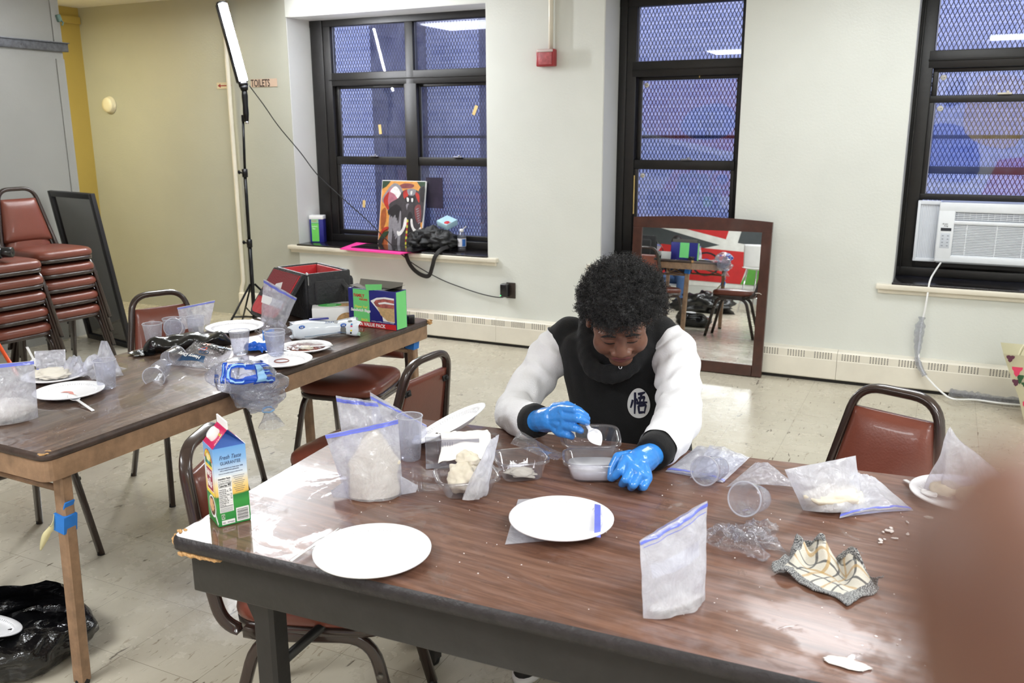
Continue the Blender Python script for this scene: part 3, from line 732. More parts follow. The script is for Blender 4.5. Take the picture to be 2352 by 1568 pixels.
q = MB(); q.box((x2, y2+0.002, 0.635), (0.044, 0.044, 0.04), rot=(0, 0.1, 0)); tag(q.obj('tape_band', M_BTAPE, flat=True), 'bit of blue tape on the far right leg of the left table', 'tape')

# ================================================================== CHAIRS
M_VINYL = mat('russet vinyl', (118, 62, 48), 0.34, var=0.08, vscale=6, bump=0.06, bscale=160, coat=0.15)
M_CHF = mat('brown chair enamel', (52, 38, 33), 0.24, var=0.1, coat=0.4)
CH = 0.835
def chair_proto(label, group):
    t = thing('banquet_chair', (0, 0, 0), 0, label, 'chair', group)
    # seat pad: rounded trapezoid, crowned
    q = MB()
    def outline(k):
        pts = []
        for j in range(40):
            a = 2*math.pi*j/40; ca, sa = math.cos(a), math.sin(a); e = 0.42
            x = math.copysign(abs(ca)**e, ca); y = math.copysign(abs(sa)**e, sa)
            wx = 0.203-0.022*(1-y)/2; pts.append((x*wx*k, y*0.208*k+0.005))
        return pts
    rg = []
    for k, z in ((0.955, 0.418), (0.995, 0.428), (1.0, 0.440), (0.985, 0.455), (0.93, 0.467), (0.8, 0.475), (0.5, 0.481), (0.15, 0.483)):
        rg.append([(x, y, z+0.010*max(0, -abs(y/0.2)**3)) for x, y in outline(k)])
    q.rings(rg); q.obj('seat', M_VINYL, t)
    q = MB(); q.rings([[(x, y, z) for x, y in outline(k)] for k, z in ((0.9, 0.396), (0.985, 0.398), (0.99, 0.418), (0.9, 0.42))]); q.obj('seat_pan', M_CHF, t)
    for s in (-1, 1):
        q = MB(); pts = [(s*0.214, -0.236, 0.004), (s*0.178, -0.128, 0.392), (s*0.178, 0.150, 0.392), (s*0.214, 0.236, 0.004)]
        q.tube(fillet(pts, 0.075, 6), 1.0, 12, sec=(0.022, 0.030), up=(s, 0, 0.1)); lg = q.obj('leg_frame', M_CHF, t)
        for y in (-0.236, 0.236):
            q = MB(); q.cyl((s*0.214, y, 0.0), (s*0.214, y, 0.012), 0.014, 0.012, 10); q.obj('foot_cap', M_INKB, lg)
    for s in (-1, 1):
        q = MB(); q.cyl((s*0.203, 0.170, 0.30), (s*0.184, 0.170, 0.30), 0.008, n=10); q.obj('rivet', mat('grey rivet', (120, 116, 110), 0.3, 0.6), t)
    # back hoop
    q = MB(); hb = [(-0.190, -0.10, 0.400), (-0.190, -0.205, 0.42), (-0.168, -0.245, 0.56), (-0.116, -0.300, CH), (0.116, -0.300, CH), (0.168, -0.245, 0.56), (0.190, -0.205, 0.42), (0.190, -0.10, 0.400)]
    q.tube(fillet(hb[:3]+[hb[3]]+[hb[4]]+hb[5:], 0.075, 7), 1.0, 12, sec=(0.030, 0.024), up=(0, -1, 0.3)); q.obj('back_frame', M_CHF, t)
    # back pad
    def bp(u, z, off):   # u -1..1 across
        f = (z-0.42)/(CH-0.42); hw = 0.173-(0.173-0.104)*f; y = -0.208-0.094*f
        return (u*hw, y+off, z)
    q = MB()
    N, Mz = 14, 12; z0, z1 = 0.50, 0.772
    def front(u, v):
        uu = 2*u-1; z = z0+(z1-z0)*v
        puff = (1-abs(uu)**5)*(1-abs(2*v-1)**6)
        return bp(uu, z, 0.010+0.020*puff)
    q.grid(front, N, Mz)
    q.grid(lambda u, v: bp(2*u-1, z0+(z1-z0)*v, -0.008), N, Mz)
    for uu in (-1, 1):
        q.rings([[bp(uu, z0+(z1-z0)*k/Mz, 0.010) for k in range(Mz+1)], [bp(uu, z0+(z1-z0)*k/Mz, -0.008) for k in range(Mz+1)]], closed_ring=False, caps=False)
    for zz in (z0, z1):
        q.rings([[bp(2*k/N-1, zz, 0.010) for k in range(N+1)], [bp(2*k/N-1, zz, -0.008) for k in range(N+1)]], closed_ring=False, caps=False)
    q.obj('backrest', M_VINYL, t, weld=True)
    for s in (-1, 1):
        q = MB(); p = Vector(bp(s*0.93, 0.735, -0.013)); q.box(p, (0.034, 0.006, 0.02), rot=(-0.2, 0, 0), bev=0.002); q.cyl(p, p+Vector((0, -0.01, 0)), 0.007, n=10); q.obj('bracket', M_INKB, t)
    return t
FAC = lambda dx, dy: math.atan2(-dx, dy)
G1 = 'russet banquet chairs around the tables'
ch0 = chair_proto('russet chair behind the left table with shiny worn metal hoop', G1)
ch0.location = (-3.00, 2.83, 0); ch0.rotation_euler = (0, 0, FAC(0.92, -0.38))
dup(ch0, (-3.04, 1.93, 0), FAC(0.983, -0.18), 'russet chair cut by the left picture edge, under the left table')
dup(ch0, (-2.40, 3.25, 0), FAC(0.16, -0.98), 'russet chair at the far end of the left table behind the sandwich bag box')
dup(ch0, (-1.80, 2.47, 0), FAC(-1, 0.06), 'russet chair between the two tables with its bolted back showing')
ch_end = dup(ch0, (-1.34, 1.66, 0), FAC(0.92, 0.40), 'russet chair tucked under the chipped end of the front table, behind the carton')
dup(ch0, (-0.17, 2.40, 0), FAC(-0.36, -0.93), 'russet chair facing the viewer on the far right side of the front table')
ch_sit = dup(ch0, (-0.93, 2.74, 0), FAC(0.0, -1), 'russet chair under the seated person at the front table')
# stacks
def stack(x, y, n, fx, fy, pitch, lab, dx=0.0):
    for k in range(n):
        dup(ch0, (x+dx*k, y, pitch*k), FAC(fx, fy), lab[k], 'stacked russet chairs by the partition')
ordn = ['bottom', 'second from the bottom', 'middle', 'second from the top', 'topmost']
stack(-4.92, 3.27, 5, 0.99, -0.10, 0.094, ['russet chair in the left stack under the camcorder, %s of five' % o for o in ordn], -0.004)
stack(-5.14, 3.80, 5, 0.99, -0.10, 0.094, ['russet chair in the right stack by the leaning frame, %s of five' % o for o in ordn], -0.004)
# camcorder on the left stack
t = thing('camcorder', (-4.86, 3.20, 0.47+0.094*4+0.012), FAC(0.8, 0.5), 'small black camcorder lying on top of the left chair stack', 'camcorder')
M_CAMB = mat('black camera plastic', (22, 22, 26), 0.25, coat=0.3)
q = MB(); q.box((0, 0, 0.045), (0.075, 0.16, 0.062), bev=0.015); q.obj('body', M_CAMB, t)
q = MB(); q.lathe([(0, 0), (0.026, 0), (0.030, 0.01), (0.030, 0.06), (0.024, 0.062), (0, 0.055)], 20, c=(0, 0.07, 0.048), mtx=Matrix.Rotation(R(-90), 3, 'X')); q.obj('lens_barrel', M_CAMB, t)
q = MB(); q.box((0.046, -0.01, 0.045), (0.010, 0.10, 0.055), bev=0.004); q.obj('flip_screen', M_CAMB, t)
q = MB(); q.tube(curvepts([(-0.03, -0.07, 0.03), (-0.07, -0.03, 0.04), (-0.07, 0.03, 0.035), (-0.03, 0.06, 0.03)], 6), 0.006, sec=None); q.obj('hand_strap', M_CAMB, t)
q = MB(); q.box((0.045, 0.01, 0.070), (0.004, 0.05, 0.004)); q.box((0.045, -0.03, 0.064), (0.004, 0.02, 0.004)); q.obj('silver_trim', mat('bright chrome', (220, 220, 226), 0.15, 1.0), t)
# orange rod at the far left
q = MB(); q.tube([(-4.35, 2.55, 0.10), (-4.0, 2.60, 0.02)], 0.012); a = at_z(-12, 775, 0.72); b = at_z(26, 838, 0.55)
q.b.clear(); q.tube([at_y(-30, 748, 3.0), at_y(26, 838, 2.95), at_y(40, 862, 2.93)], 0.010, 10)
rod = q.obj('orange_rod', mat('orange plastic', (226, 84, 30), 0.4)); tag(rod, 'thin orange rod leaning at the far left edge behind the left table', 'rod')

# ---- black framed dark picture leaning on the partition end
BL, BR_, vv = Vector((-5.94, 4.63, 0.0)), Vector((-5.33, 4.51, 0.0)), Vector((-0.03, -0.17, 1.15))
ux = (BR_-BL); wd_ = ux.length; ux.normalize(); uz = vv.normalized(); hg = vv.length; uy = uz.cross(ux)
t = thing('leaning_frame', tuple(BL), 0, 'tall black framed dark glass panel leaning against the end of the partition', 'framed panel')
mm = Matrix((ux, uy, uz)).transposed()
LFm = lambda a, b, c: mm @ Vector((a, b, c))
q = MB()
for c, d in (((wd_/2, 0, 0.02), (wd_, 0.03, 0.04)), ((wd_/2, 0, hg-0.02), (wd_, 0.03, 0.04)), ((0.02, 0, hg/2), (0.04, 0.03, hg)), ((wd_-0.02, 0, hg/2), (0.04, 0.03, hg))):
    q.box(LFm(*c), d, rot=mm, bev=0.003)
q.obj('frame', mat('black frame paint', (26, 25, 30), 0.4), t)
q = MB(); q.box(LFm(wd_/2, 0.004, hg/2), (wd_-0.06, 0.006, hg-0.06), rot=mm)
mt, nt, b = newmat('dark smoked glass'); b.inputs['Base Color'].default_value = lin((40, 36, 36)); b.inputs['Roughness'].default_value = 0.06; b.inputs['Specular IOR Level'].default_value = 1.0; b.inputs['Coat Weight'].default_value = 1.0; b.inputs['Coat Roughness'].default_value = 0.03; b.inputs['Coat IOR'].default_value = 2.2
q.obj('glass', mt, t)

# ---- big mirror leaning under the middle window
n_ = Vector((0, -math.cos(R(4.3)), math.sin(R(4.3)))); up_ = Vector((0, math.sin(R(4.3)), math.cos(R(4.3))))
t = thing('mirror', (-1.41, 5.66, 0.004), (-R(4.3), 0, 0), 'dark brown wooden framed mirror leaning under the middle window', 'mirror')
M_WOODF = mat('dark walnut frame', (66, 36, 26), 0.32, var=0.25, vscale=18, coat=0.3)
x0, x1, hh = -0.455, 0.458, 1.0
def arch(x): return hh+0.018*(1-(x/0.456)**2)
q = MB()
q.box((x0+0.0315, 0.016, 0.468), (0.063, 0.032, 0.934), bev=0.004); q.box((x1-0.0315, 0.016, 0.468), (0.063, 0.032, 0.934), bev=0.004)
q.box((0, 0.0165, 0.038), (x1-x0-0.127, 0.032, 0.074), bev=0.004)
q.rings([[(x, -0.0005, hh-0.066), (x, 0.032, hh-0.066), (x, 0.032, arch(x)), (x, -0.0005, arch(x))] for x in [x0+(x1-x0)*k/16 for k in range(17)]])
q.obj('frame', M_WOODF, t, flat=True)
q = MB(); q.box((0, 0.012, 0.505), (x1-x0-0.12, 0.006, 0.88))
mt, nt, b = newmat('mirror silver'); b.inputs['Base Color'].default_value = (0.86, 0.88, 0.88, 1); b.inputs['Metallic'].default_value = 1; b.inputs['Roughness'].default_value = 0.004
q.obj('glass', mt, t)
q = MB(); q.box((0, 0.026, 0.5), (x1-x0-0.06, 0.008, 0.93)); q.obj('backing', M_INKB, t)
q = MB(); q.tube([(x1-0.075, -0.0008, 0.545), (x1-0.05, -0.0008, 0.548), (x1-0.035, -0.0008, 0.54)], 0.0025, 6); q.obj('scratch', mat('pale scratch', (200, 190, 180), 0.6), t)
# ================================================================== LED LIGHT ON ITS STAND
M_POLE = mat('black aluminium pole', (20, 20, 22), 0.3, 0.4)
M_CHROME = mat('bright chrome', (220, 220, 226), 0.15, 1.0)
t = thing('led_light_stand', (-4.76, 5.2, 0), 0, 'black light stand with a glaring white LED wand by the toilets sign', 'light stand')
O = Vector(t.location)
def wp(px, py): return at_y(px, py, 5.2)-O
q = MB(); q.tube([(0.0, 0, 0.10), (0.005, 0, 0.75)], 0.0155, 12); q.obj('lower_pole', M_POLE, t)
q = MB(); q.tube([(0.004, 0, 0.72), (0.010, 0, 1.28)], 0.0125, 12); q.obj('middle_pole', M_POLE, t)
q = MB(); q.tube([(0.010, 0, 1.24), (0.03, 0, 1.66)], 0.0095, 12); q.obj('upper_pole', M_POLE, t)
for x, z in ((0.005, 0.735), (0.010, 1.265)):
    q = MB(); q.cyl((x, 0, z-0.03), (x, 0, z+0.03), 0.021, n=14); q.tube([(x-0.02, 0, z), (x-0.05, 0, z+0.004)], 0.006); c = q.obj('clamp', M_POLE, t)
    q = MB(); q.ell((x-0.056, 0, z+0.005), (0.012, 0.010, 0.016)); q.obj('knob', M_POLE, c)
for k in range(3):
    a = 0.5+k*2.094; q = MB(); q.tube([(0.02*math.cos(a), 0.02*math.sin(a), 0.42), (0.40*math.cos(a), 0.40*math.sin(a), 0.012)], 1.0, 8, sec=(0.016, 0.012)); q.tube([(0, 0, 0.16), (0.22*math.cos(a), 0.22*math.sin(a), 0.20)], 0.006); l = q.obj('leg', M_POLE, t)
    q = MB(); q.ell((0.405*math.cos(a), 0.405*math.sin(a), 0.013), (0.018, 0.018, 0.013)); q.obj('rubber_foot', M_INKB, l)
hb_, ht_ = wp(566, 278), wp(561, 205)
q = MB(); q.tube([hb_, hb_.lerp(ht_, .25), hb_.lerp(ht_, .5), hb_.lerp(ht_, .8), ht_], [0.017, 0.022, 0.02, 0.023, 0.018], 14); q.box(hb_+Vector((-0.022, 0, 0.02)), (0.03, 0.03, 0.05), bev=0.006); q.obj('handle', M_POLE, t)
q = MB(); q.cyl(hb_+Vector((0.005, 0, -0.02)), hb_+Vector((0.003, 0, 0.0)), 0.012, n=12); q.obj('collar', M_CHROME, t)
la, lb = wp(557, 188), wp(509, 12)
q = MB(); ax = (lb-la).normalized(); q.tube([ht_-ax*0.01, la-ax*0.03], [0.024, 0.034], 16); q.tube([la-ax*0.035, la], 0.034, 16); hd = q.obj('head', M_POLE, t)
face = Vector((0.87, -0.49, -0.02)).normalized()      # the lit side looks towards the tables
side = ax.cross(face).normalized(); face = side.cross(ax).normalized()
def wring(c, a0, a1, r): return [c+face*r*math.cos(R(a0+(a1-a0)*k/14))+side*r*math.sin(R(a0+(a1-a0)*k/14)) for k in range(15)]
q = MB(); q.rings([wring(la, -48, 48, 0.044), wring(lb, -48, 48, 0.044)], closed_ring=True)
mt, nt, b = newmat('lit LED diffuser'); b.inputs['Base Color'].default_value = (1, 1, 1, 1); b.inputs['Emission Color'].default_value = (0.93, 0.95, 1.0, 1); b.inputs['Emission Strength'].default_value = LED_STRENGTH
q.obj('led_tube', mt, t)
q = MB(); q.rings([wring(la, 46, 314, 0.0445), wring(lb, 46, 314, 0.0445)], closed_ring=True); q.obj('tube_housing', M_POLE, t)
q = MB(); q.tube([lb, lb+ax*0.02], [0.041, 0.036], 16); q.obj('end_cap', M_POLE, t)
# its cord, looping to the wall outlet
cp = [(572, 196, 5.2), (605, 240, 5.3), (640, 290, 5.42), (690, 350, 5.55), (730, 402, 5.66), (790, 458, 5.72), (850, 512, 5.745), (905, 568, 5.755), (950, 606, 5.76), (1010, 640, 5.79), (1060, 660, 5.795), (1110, 676, 5.795), (1150, 683, 5.79), (1166, 676, 5.775)]
q = MB(); q.tube(curvepts([at_y(*c) for c in cp], 6), 0.0038, 6); tag(q.obj('power_cord', M_INKB), 'thin black cord running from the LED light past the sill to the wall outlet', 'cord')
t = thing('outlet_adapter', (-2.853, 5.81, 0.415), 0, 'black power adapter plugged into the low wall outlet between the windows', 'adapter')
q = MB(); q.box((0.03, -0.004, 0.0), (0.075, 0.008, 0.118), bev=0.003); q.obj('wall_plate', mat('dark brown plate', (52, 42, 36), 0.4), t)
q = MB(); q.box((-0.004, -0.035, 0.004), (0.058, 0.055, 0.098), bev=0.008); q.obj('body', M_CAMB, t)
q = MB(); q.ell((-0.026, -0.0635, -0.034), (0.003, 0.002, 0.003)); q.obj('green_light', mat('lit green pilot', (60, 255, 120), 0.4, emit=((60, 255, 120), 4)), t)

# ================================================================== THINGS ON THE LEFT WINDOW SILL
SZ = 0.661
M_GREEN = mat('box green', (112, 206, 92), 0.45); M_NAVY = mat('box navy', (38, 40, 128), 0.4); M_CARD = mat('white card', (240, 240, 240), 0.5)
M_REDB = mat('box red', (206, 40, 46), 0.45); M_WHT = mat('print white', (248, 248, 248), 0.5); M_YEL = mat('print yellow', (236, 226, 90), 0.5)
t = thing('bag_box', (-4.712, 5.985, SZ), 0.35, 'small green and blue bag box standing at the left end of the window sill', 'box')
q = MB(); q.box((0, 0, 0.10), (0.115, 0.075, 0.20), bev=0.002); q.obj('carton', M_NAVY, t)
q = MB(); q.box((-0.012, -0.0385, 0.083), (0.062, 0.002, 0.150)); q.obj('green_panel', M_GREEN, t)
q = MB(); q.box((0.0, -0.002, 0.208), (0.118, 0.08, 0.03), bev=0.002); q.obj('lid', M_CARD, t)
q = MB(); q.box((-0.012, -0.0385, 0.178), (0.062, 0.0021, 0.034)); q.obj('panel_top', mat('box pale green', (150, 206, 160), 0.5), t)
text('lettering', 'Family', 0.018, frame_mtx((-0.038, -0.0402, 0.172), (1, 0, 0), (0, 0, 1)), M_REDB, t, wscale=.9)
text('lettering', 'Sandwich', 0.017, frame_mtx((-0.04, -0.0402, 0.128), (1, 0, 0), (0, 0, 1)), M_WHT, t, wscale=.75)
text('lettering', 'Bags', 0.017, frame_mtx((-0.034, -0.0402, 0.110), (1, 0, 0), (0, 0, 1)), M_WHT, t, wscale=.8)

# child's painting on canvas
t = thing('canvas_painting', (-3.912, 5.985, SZ), (-0.20, 0, 0), 'canvas painting of an elephant leaning on the window above the sill', 'painting')
q = MB(); q.box((0, 0.010, 0.265), (0.415, 0.018, 0.53), bev=0.002); q.obj('canvas', M_CARD, t)
cols = {'o': (206, 144, 70), 'd': (58, 54, 58), 'k': (30, 28, 32), 'g': (132, 130, 136), 'w': (226, 224, 222), 'p': (168, 104, 120), 'r': (166, 44, 34), 'n': (36, 62, 40), 'm': (122, 62, 64), 'y': (196, 196, 70), 'b': (150, 80, 40)}
pm = {k: mat('paint '+k, v, 0.45, var=0.22, vscale=30, bump=0.1) for k, v in cols.items()}
keys = list(cols)
q = MB(); layer = [0]
def patch(col, pts, smooth=True):
    layer[0] += 1; y = -0.0003-0.00012*layer[0]
    P = [Vector(((u-0.5)*0.405, y, (1-v)*0.52+0.005)) for u, v in pts]
    if smooth: P = [Vector((min(.206, max(-.206, p.x)), y, min(.528, max(.002, p.z)))) for p in curvepts(P, 4, closed=True)]
    q.mi = keys.index(col); q.poly(P)
patch('o', [(0, 0), (1, 0), (1, 1), (0, 1)], False)
patch('b', [(.02, .5), (.12, .42), (.15, .62), (.06, .78)]); patch('b', [(.10, .78), (.2, .74), (.22, .98), (.12, .99)])
patch('n', [(0, 0), (.20, 0), (.10, .09), (0, .13)], False); patch('n', [(.80, 0), (1, 0), (1, .10), (.9, .09)], False)
patch('m', [(.42, .06), (.55, .03), (.74, .05), (.70, .10), (.5, .11), (.42, .10)])
patch('g', [(.02, .28), (.22, .06), (.38, .05), (.50, .17), (.47, .35), (.33, .45), (.22, .50), (.10, .38)])
patch('p', [(.06, .28), (.2, .12), (.34, .09), (.44, .18), (.38, .32), (.2, .36)]); patch('w', [(.20, .16), (.32, .08), (.45, .18), (.40, .27), (.30, .2)])
patch('r', [(.05, .30), (.17, .17), (.16, .30), (.2, .42), (.16, .44)])
patch('d', [(.86, .14), (1, .09), (1, .6), (.88, .5)]); patch('k', [(.9, .12), (1, .08), (1, .3), (.92, .28)])
patch('d', [(.20, .36), (.40, .26), (.50, .15), (.66, .12), (.86, .15), (.93, .3), (.95, .6), (.98, .78), (.95, .99), (.3, .99), (.28, .7), (.24, .52)])
patch('k', [(.18, .46), (.36, .36), (.5, .44), (.4, .58), (.24, .55)]); patch('m', [(.8, .4), (.93, .36), (.96, .62), (.86, .6)])
for a in range(5): patch('g', [(.30+.03*a, .60+.05*a), (.36+.03*a, .52+.04*a), (.37+.03*a, .6+.05*a), (.32+.02*a, .74+.04*a)])
patch('g', [(.26, .56), (.31, .6), (.32, .96), (.27, .98), (.24, .8)]); patch('g', [(.46, .5), (.5, .52), (.52, .98), (.46, .98)]); patch('g', [(.22, .58), (.25, .56), (.30, .98), (.24, .99)])
patch('r', [(.51, .17), (.60, .13), (.64, .2), (.55, .27)]); patch('r', [(.78, .16), (.88, .2), (.90, .32), (.84, .27)])
patch('g', [(.60, .13), (.70, .11), (.80, .13), (.78, .2), (.7, .22), (.63, .2)]); patch('w', [(.68, .15), (.72, .15), (.71, .2), (.69, .2)])
patch('k', [(.57, .25), (.66, .24), (.66, .33), (.58, .31)]); patch('w', [(.60, .25), (.65, .26), (.65, .31), (.62, .31)]); patch('k', [(.70, .24), (.79, .25), (.77, .32), (.71, .32)]); patch('w', [(.71, .26), (.75, .26), (.75, .31), (.72, .31)])
patch('g', [(.60, .36), (.66, .34), (.67, .42), (.63, .44)]); patch('d', [(.65, .36), (.78, .34), (.78, .52), (.70, .56), (.64, .5)]); patch('k', [(.66, .52), (.76, .52), (.76, .97), (.68, .97)])
patch('w', [(.585, .575), (.635, .56), (.645, .66), (.56, .80), (.47, .845), (.43, .77), (.50, .775), (.56, .70)]); patch('w', [(.73, .585), (.77, .58), (.81, .69), (.90, .74), (.97, .69), (.985, .72), (.97, .775), (.87, .80), (.76, .70)])
for a in range(9): patch('y' if a % 2 == 0 else 'r', [(.645, .59+.043*a), (.675, .588+.043*a), (.677, .624+.043*a), (.645, .626+.043*a)])
for a in range(7): patch('g', [(.84+.012*a, .42+.035*a), (.9+.01*a, .40+.035*a), (.9+.01*a, .412+.035*a), (.85+.012*a, .436+.035*a)])
patch('r', [(.03, .82), (.12, .73), (.22, .71), (.23, .74), (.14, .77), (.05, .86)]); patch('n', [(.03, .90), (.14, .80), (.24, .78), (.2, .84), (.08, .94)]); patch('k', [(.0, .93), (.12, .88), (.1, .99), (.02, .99)])
q.obj('painted_picture', [pm[k] for k in keys], t, flat=True)

# pink sheet with a black folder on top
t = thing('pink_board', (-3.95, 5.83, SZ), 0, 'hot pink foam sheet sticking out over the edge of the window sill', 'board')
q = MB(); pl = [(-0.29, -0.185), (0.31, -0.24), (0.33, 0.08), (-0.40, 0.19)]
q.prism(pl, 0.001, 0.010); q.obj('sheet', mat('neon pink', (255, 62, 158), 0.5, emit=None), t, flat=True)
t = thing('black_folder', (-3.95, 5.83, SZ+0.0105), 0, 'glossy black folder lying on the pink sheet under the painting', 'folder')
q = MB(); q.prism([(-0.235, -0.115), (0.36, -0.16), (0.38, 0.12), (-0.25, 0.12)], 0, 0.006); q.obj('cover', mat('glossy black card', (24, 22, 26), 0.12, coat=0.5), t, flat=True)

# crumpled black bag with its strap
M_BCLOTH = mat('black nylon cloth', (15, 16, 19), 0.55, var=0.4, vscale=20, bump=0.5, bscale=28, sheen=0.08)
def lump(q, c, rad, seed, amp=0.25, freq=9.0, n=26, m=16, flatz=None):
    c = Vector(c)
    def f(u, v):
        th = math.pi*v; ph = 2*math.pi*u
        d = Vector((math.sin(th)*math.cos(ph), math.sin(th)*math.sin(ph), math.cos(th)))
        k = 1+amp*(noise.noise(d*freq*0.25+Vector((seed, seed*2, 0)))+0.7*abs(noise.noise(d*freq*0.6+Vector((0, seed, seed))))-0.15)
        p = c+Vector((d.x*rad[0]*k, d.y*rad[1]*k, d.z*rad[2]*k))
        if flatz is not None and p.z < flatz: p.z = flatz+0.0005*k
        return p
    return q.grid(f, n, m, closed_u=True)
t = thing('shoulder_bag', (-3.56, 5.97, SZ), 0, 'crumpled black cloth bag on the window sill with its strap hanging down', 'bag')
q = MB(); lump(q, (-0.02, 0, 0.075), (0.18, 0.085, 0.085), 1.3, 0.5, 12, 44, 26, 0.002); q.obj('body', M_BCLOTH, t)
q = MB(); lump(q, (0.085, -0.05, 0.075), (0.12, 0.06, 0.07), 4.3, 0.55, 12, 36, 22, 0.004); q.obj('flap', M_BCLOTH, t)
q = MB(); lump(q, (-0.14, -0.04, 0.06), (0.075, 0.05, 0.06), 7.9, 0.6, 12, 28, 18, 0.004); q.obj('side_pocket', M_BCLOTH, t)
tw = [at_y(945, 568, 5.80), at_y(933, 580, 5.75), at_y(938, 600, 5.745), at_y(950, 618, 5.75), at_y(968, 631, 5.76), at_y(985, 633, 5.76), at_y(993, 612, 5.75), at_y(999, 590, 5.745), at_y(1012, 574, 5.78), at_y(1030, 566, 5.86)]
q = MB(); q.tube([p-Vector(t.location) for p in curvepts(tw, 6)], 1.0, 8, sec=(0.006, 0.034), up=(0, -1, 0.1)); q.obj('strap', mat('black webbing', (26, 23, 22), 0.6, bump=0.3, bscale=200), t)
# pale blue tissue box
c = at_y(1013, 513, 5.98); t = thing('small_blue_box', tuple(c), (0.35, 0.22, -0.35), 'small pale blue box with a red seal tipped on the black bag', 'box')
q = MB(); q.box((0, 0.06, -0.02), (0.125, 0.11, 0.045), bev=0.002); q.obj('carton', mat('pale blue card', (176, 212, 224), 0.5), t)
q = MB(); q.cyl((0.03, 0.035, 0.0035), (0.03, 0.035, 0.0025), 0.022, n=22); q.obj('red_seal', M_REDB, t)
text('lettering', 'BONUS', 0.015, frame_mtx((0.058, 0.018, 0.0032), (0.0, 1, 0), (-1, 0, 0)), M_REDB, t, wscale=.8)
# clear bottle
t = thing('clear_bottle', (-3.315, 5.955, SZ), 0, 'clear plastic bottle with flip cap and pale label at the right end of the sill', 'bottle')
M_CLEAR = film('clear hard plastic', (225, 228, 236), 0.12, 0.05, 0.06, 6, bump=0.05)
q = MB(); q.lathe([(0.0, 0.002), (0.03, 0.002), (0.033, 0.008), (0.033, 0.115), (0.030, 0.130), (0.017, 0.146), (0.014, 0.150), (0.014, 0.158)], 28); q.obj('body', M_CLEAR, t)
q = MB(); q.lathe([(0, 0.150), (0.0165, 0.150), (0.0165, 0.172), (0.0, 0.172)], 22); q.box((0.028, 0, 0.184), (0.03, 0.014, 0.006), rot=(0, -0.7, 0), bev=0.002); q.obj('flip_cap', M_CARD, t)
q = MB(); q.grid(lambda u, v: (0.0337*math.cos(-2.6+u*3.6), 0.0337*math.sin(-2.6+u*3.6), 0.040+0.062*v), 20, 1); q.obj('label', mat('pale label', (222, 220, 226), 0.5), t)
q = MB(); q.grid(lambda u, v: (0.0341*math.cos(-1.0+u*0.9), 0.0341*math.sin(-1.0+u*0.9), 0.042+0.055*v), 10, 1); q.obj('label_band', mat('label blue', (50, 110, 190), 0.5), t)
q = MB(); q.lathe([(0, 0.004), (0.0315, 0.004), (0.0318, 0.030), (0, 0.030)], 24); q.obj('liquid', film('amber liquid', (180, 150, 120), 0.1, 0.05, 0.02, 4, bump=0.0), t)

# ================================================================== AIR CONDITIONER
t = thing('air_conditioner', (0.245, 5.985, 0.765), 0, 'white window air conditioner in the right window', 'air conditioner')
M_ACW = mat('ac white plastic', (236, 240, 246), 0.35); M_ACD = mat('ac dark gap', (40, 42, 52), 0.6); M_ACG = mat('ac pale grey', (206, 212, 222), 0.4)
q = MB(); q.box((0.0, 0.24, 0.185), (0.50, 0.48, 0.36), bev=0.004); q.obj('cabinet', M_ACG, t)
q = MB()
for c, d in (((0, 0.0, 0.346), (0.52, 0.05, 0.056)), ((0, 0.0, 0.035), (0.52, 0.05, 0.04)), ((-0.215, 0.0, 0.18), (0.09, 0.05, 0.30)), ((0.245, 0, 0.18), (0.03, 0.05, 0.30)), ((0.0, 0.0, 0.256), (0.52, 0.05, 0.022)), ((-0.245, 0, 0.30), (0.03, 0.05, 0.07))): q.box(c, d, bev=0.006)
q.obj('front_frame', M_ACW, t)
q = MB(); q.box((0.03, 0.012, 0.15), (0.42, 0.01, 0.22)); q.box((0.0, 0.016, 0.295), (0.48, 0.01, 0.07)); q.obj('grille_back', M_ACD, t)
q = MB()
for k in range(20): q.box((0.032, -0.010, 0.060+0.0098*k), (0.40, 0.014, 0.0048), rot=(0.3, 0, 0))
for x in (-0.1, 0.06, 0.2): q.box((x, -0.008, 0.15), (0.005, 0.014, 0.20))
q.obj('intake_grille', M_ACW, t)
q = MB()
for k in range(5): q.box((0.0, -0.008, 0.276+0.0105*k), (0.46, 0.012, 0.0035))
for k in range(15): q.box((-0.22+0.0325*k, -0.004, 0.296), (0.003, 0.014, 0.05))
q.obj('outlet_louvre', M_ACW, t)
q = MB(); q.box((-0.212, -0.026, 0.213), (0.058, 0.003, 0.018)); q.obj('display', M_ACD, t)
q = MB(); q.box((-0.212, -0.026, 0.145), (0.052, 0.002, 0.090), bev=0.001); q.obj('control_panel', M_ACG, t)
q = MB()
for i in range(2):
    for j in range(4): q.box((-0.226+0.028*i, -0.028, 0.115+0.020*j), (0.010, 0.002, 0.005))
q.obj('buttons', mat('button grey', (150, 156, 168), 0.5), t)
text('lettering', 'Arctic', 0.014, frame_mtx((-0.236, -0.0262, 0.242), (1, 0, 0), (0, 0, 1)), M_INK, t, shear=0.3, wscale=.9)
text('lettering', 'King', 0.014, frame_mtx((-0.226, -0.0262, 0.230), (1, 0, 0), (0, 0, 1)), M_INK, t, shear=0.3, wscale=.9)
q = MB()
q.box((-0.318, 0.09, 0.187), (0.125, 0.012, 0.375), bev=0.002)
for k in range(11): q.box((-0.366+0.0095*k, 0.080, 0.185), (0.0045, 0.010, 0.335))
for c, d in (((-0.318, 0.078, 0.362), (0.13, 0.02, 0.022)), ((-0.318, 0.078, 0.010), (0.13, 0.02, 0.02)), ((-0.374, 0.078, 0.187), (0.016, 0.02, 0.37))): q.box(c, d, bev=0.003)
q.obj('side_panel', M_ACW, t)
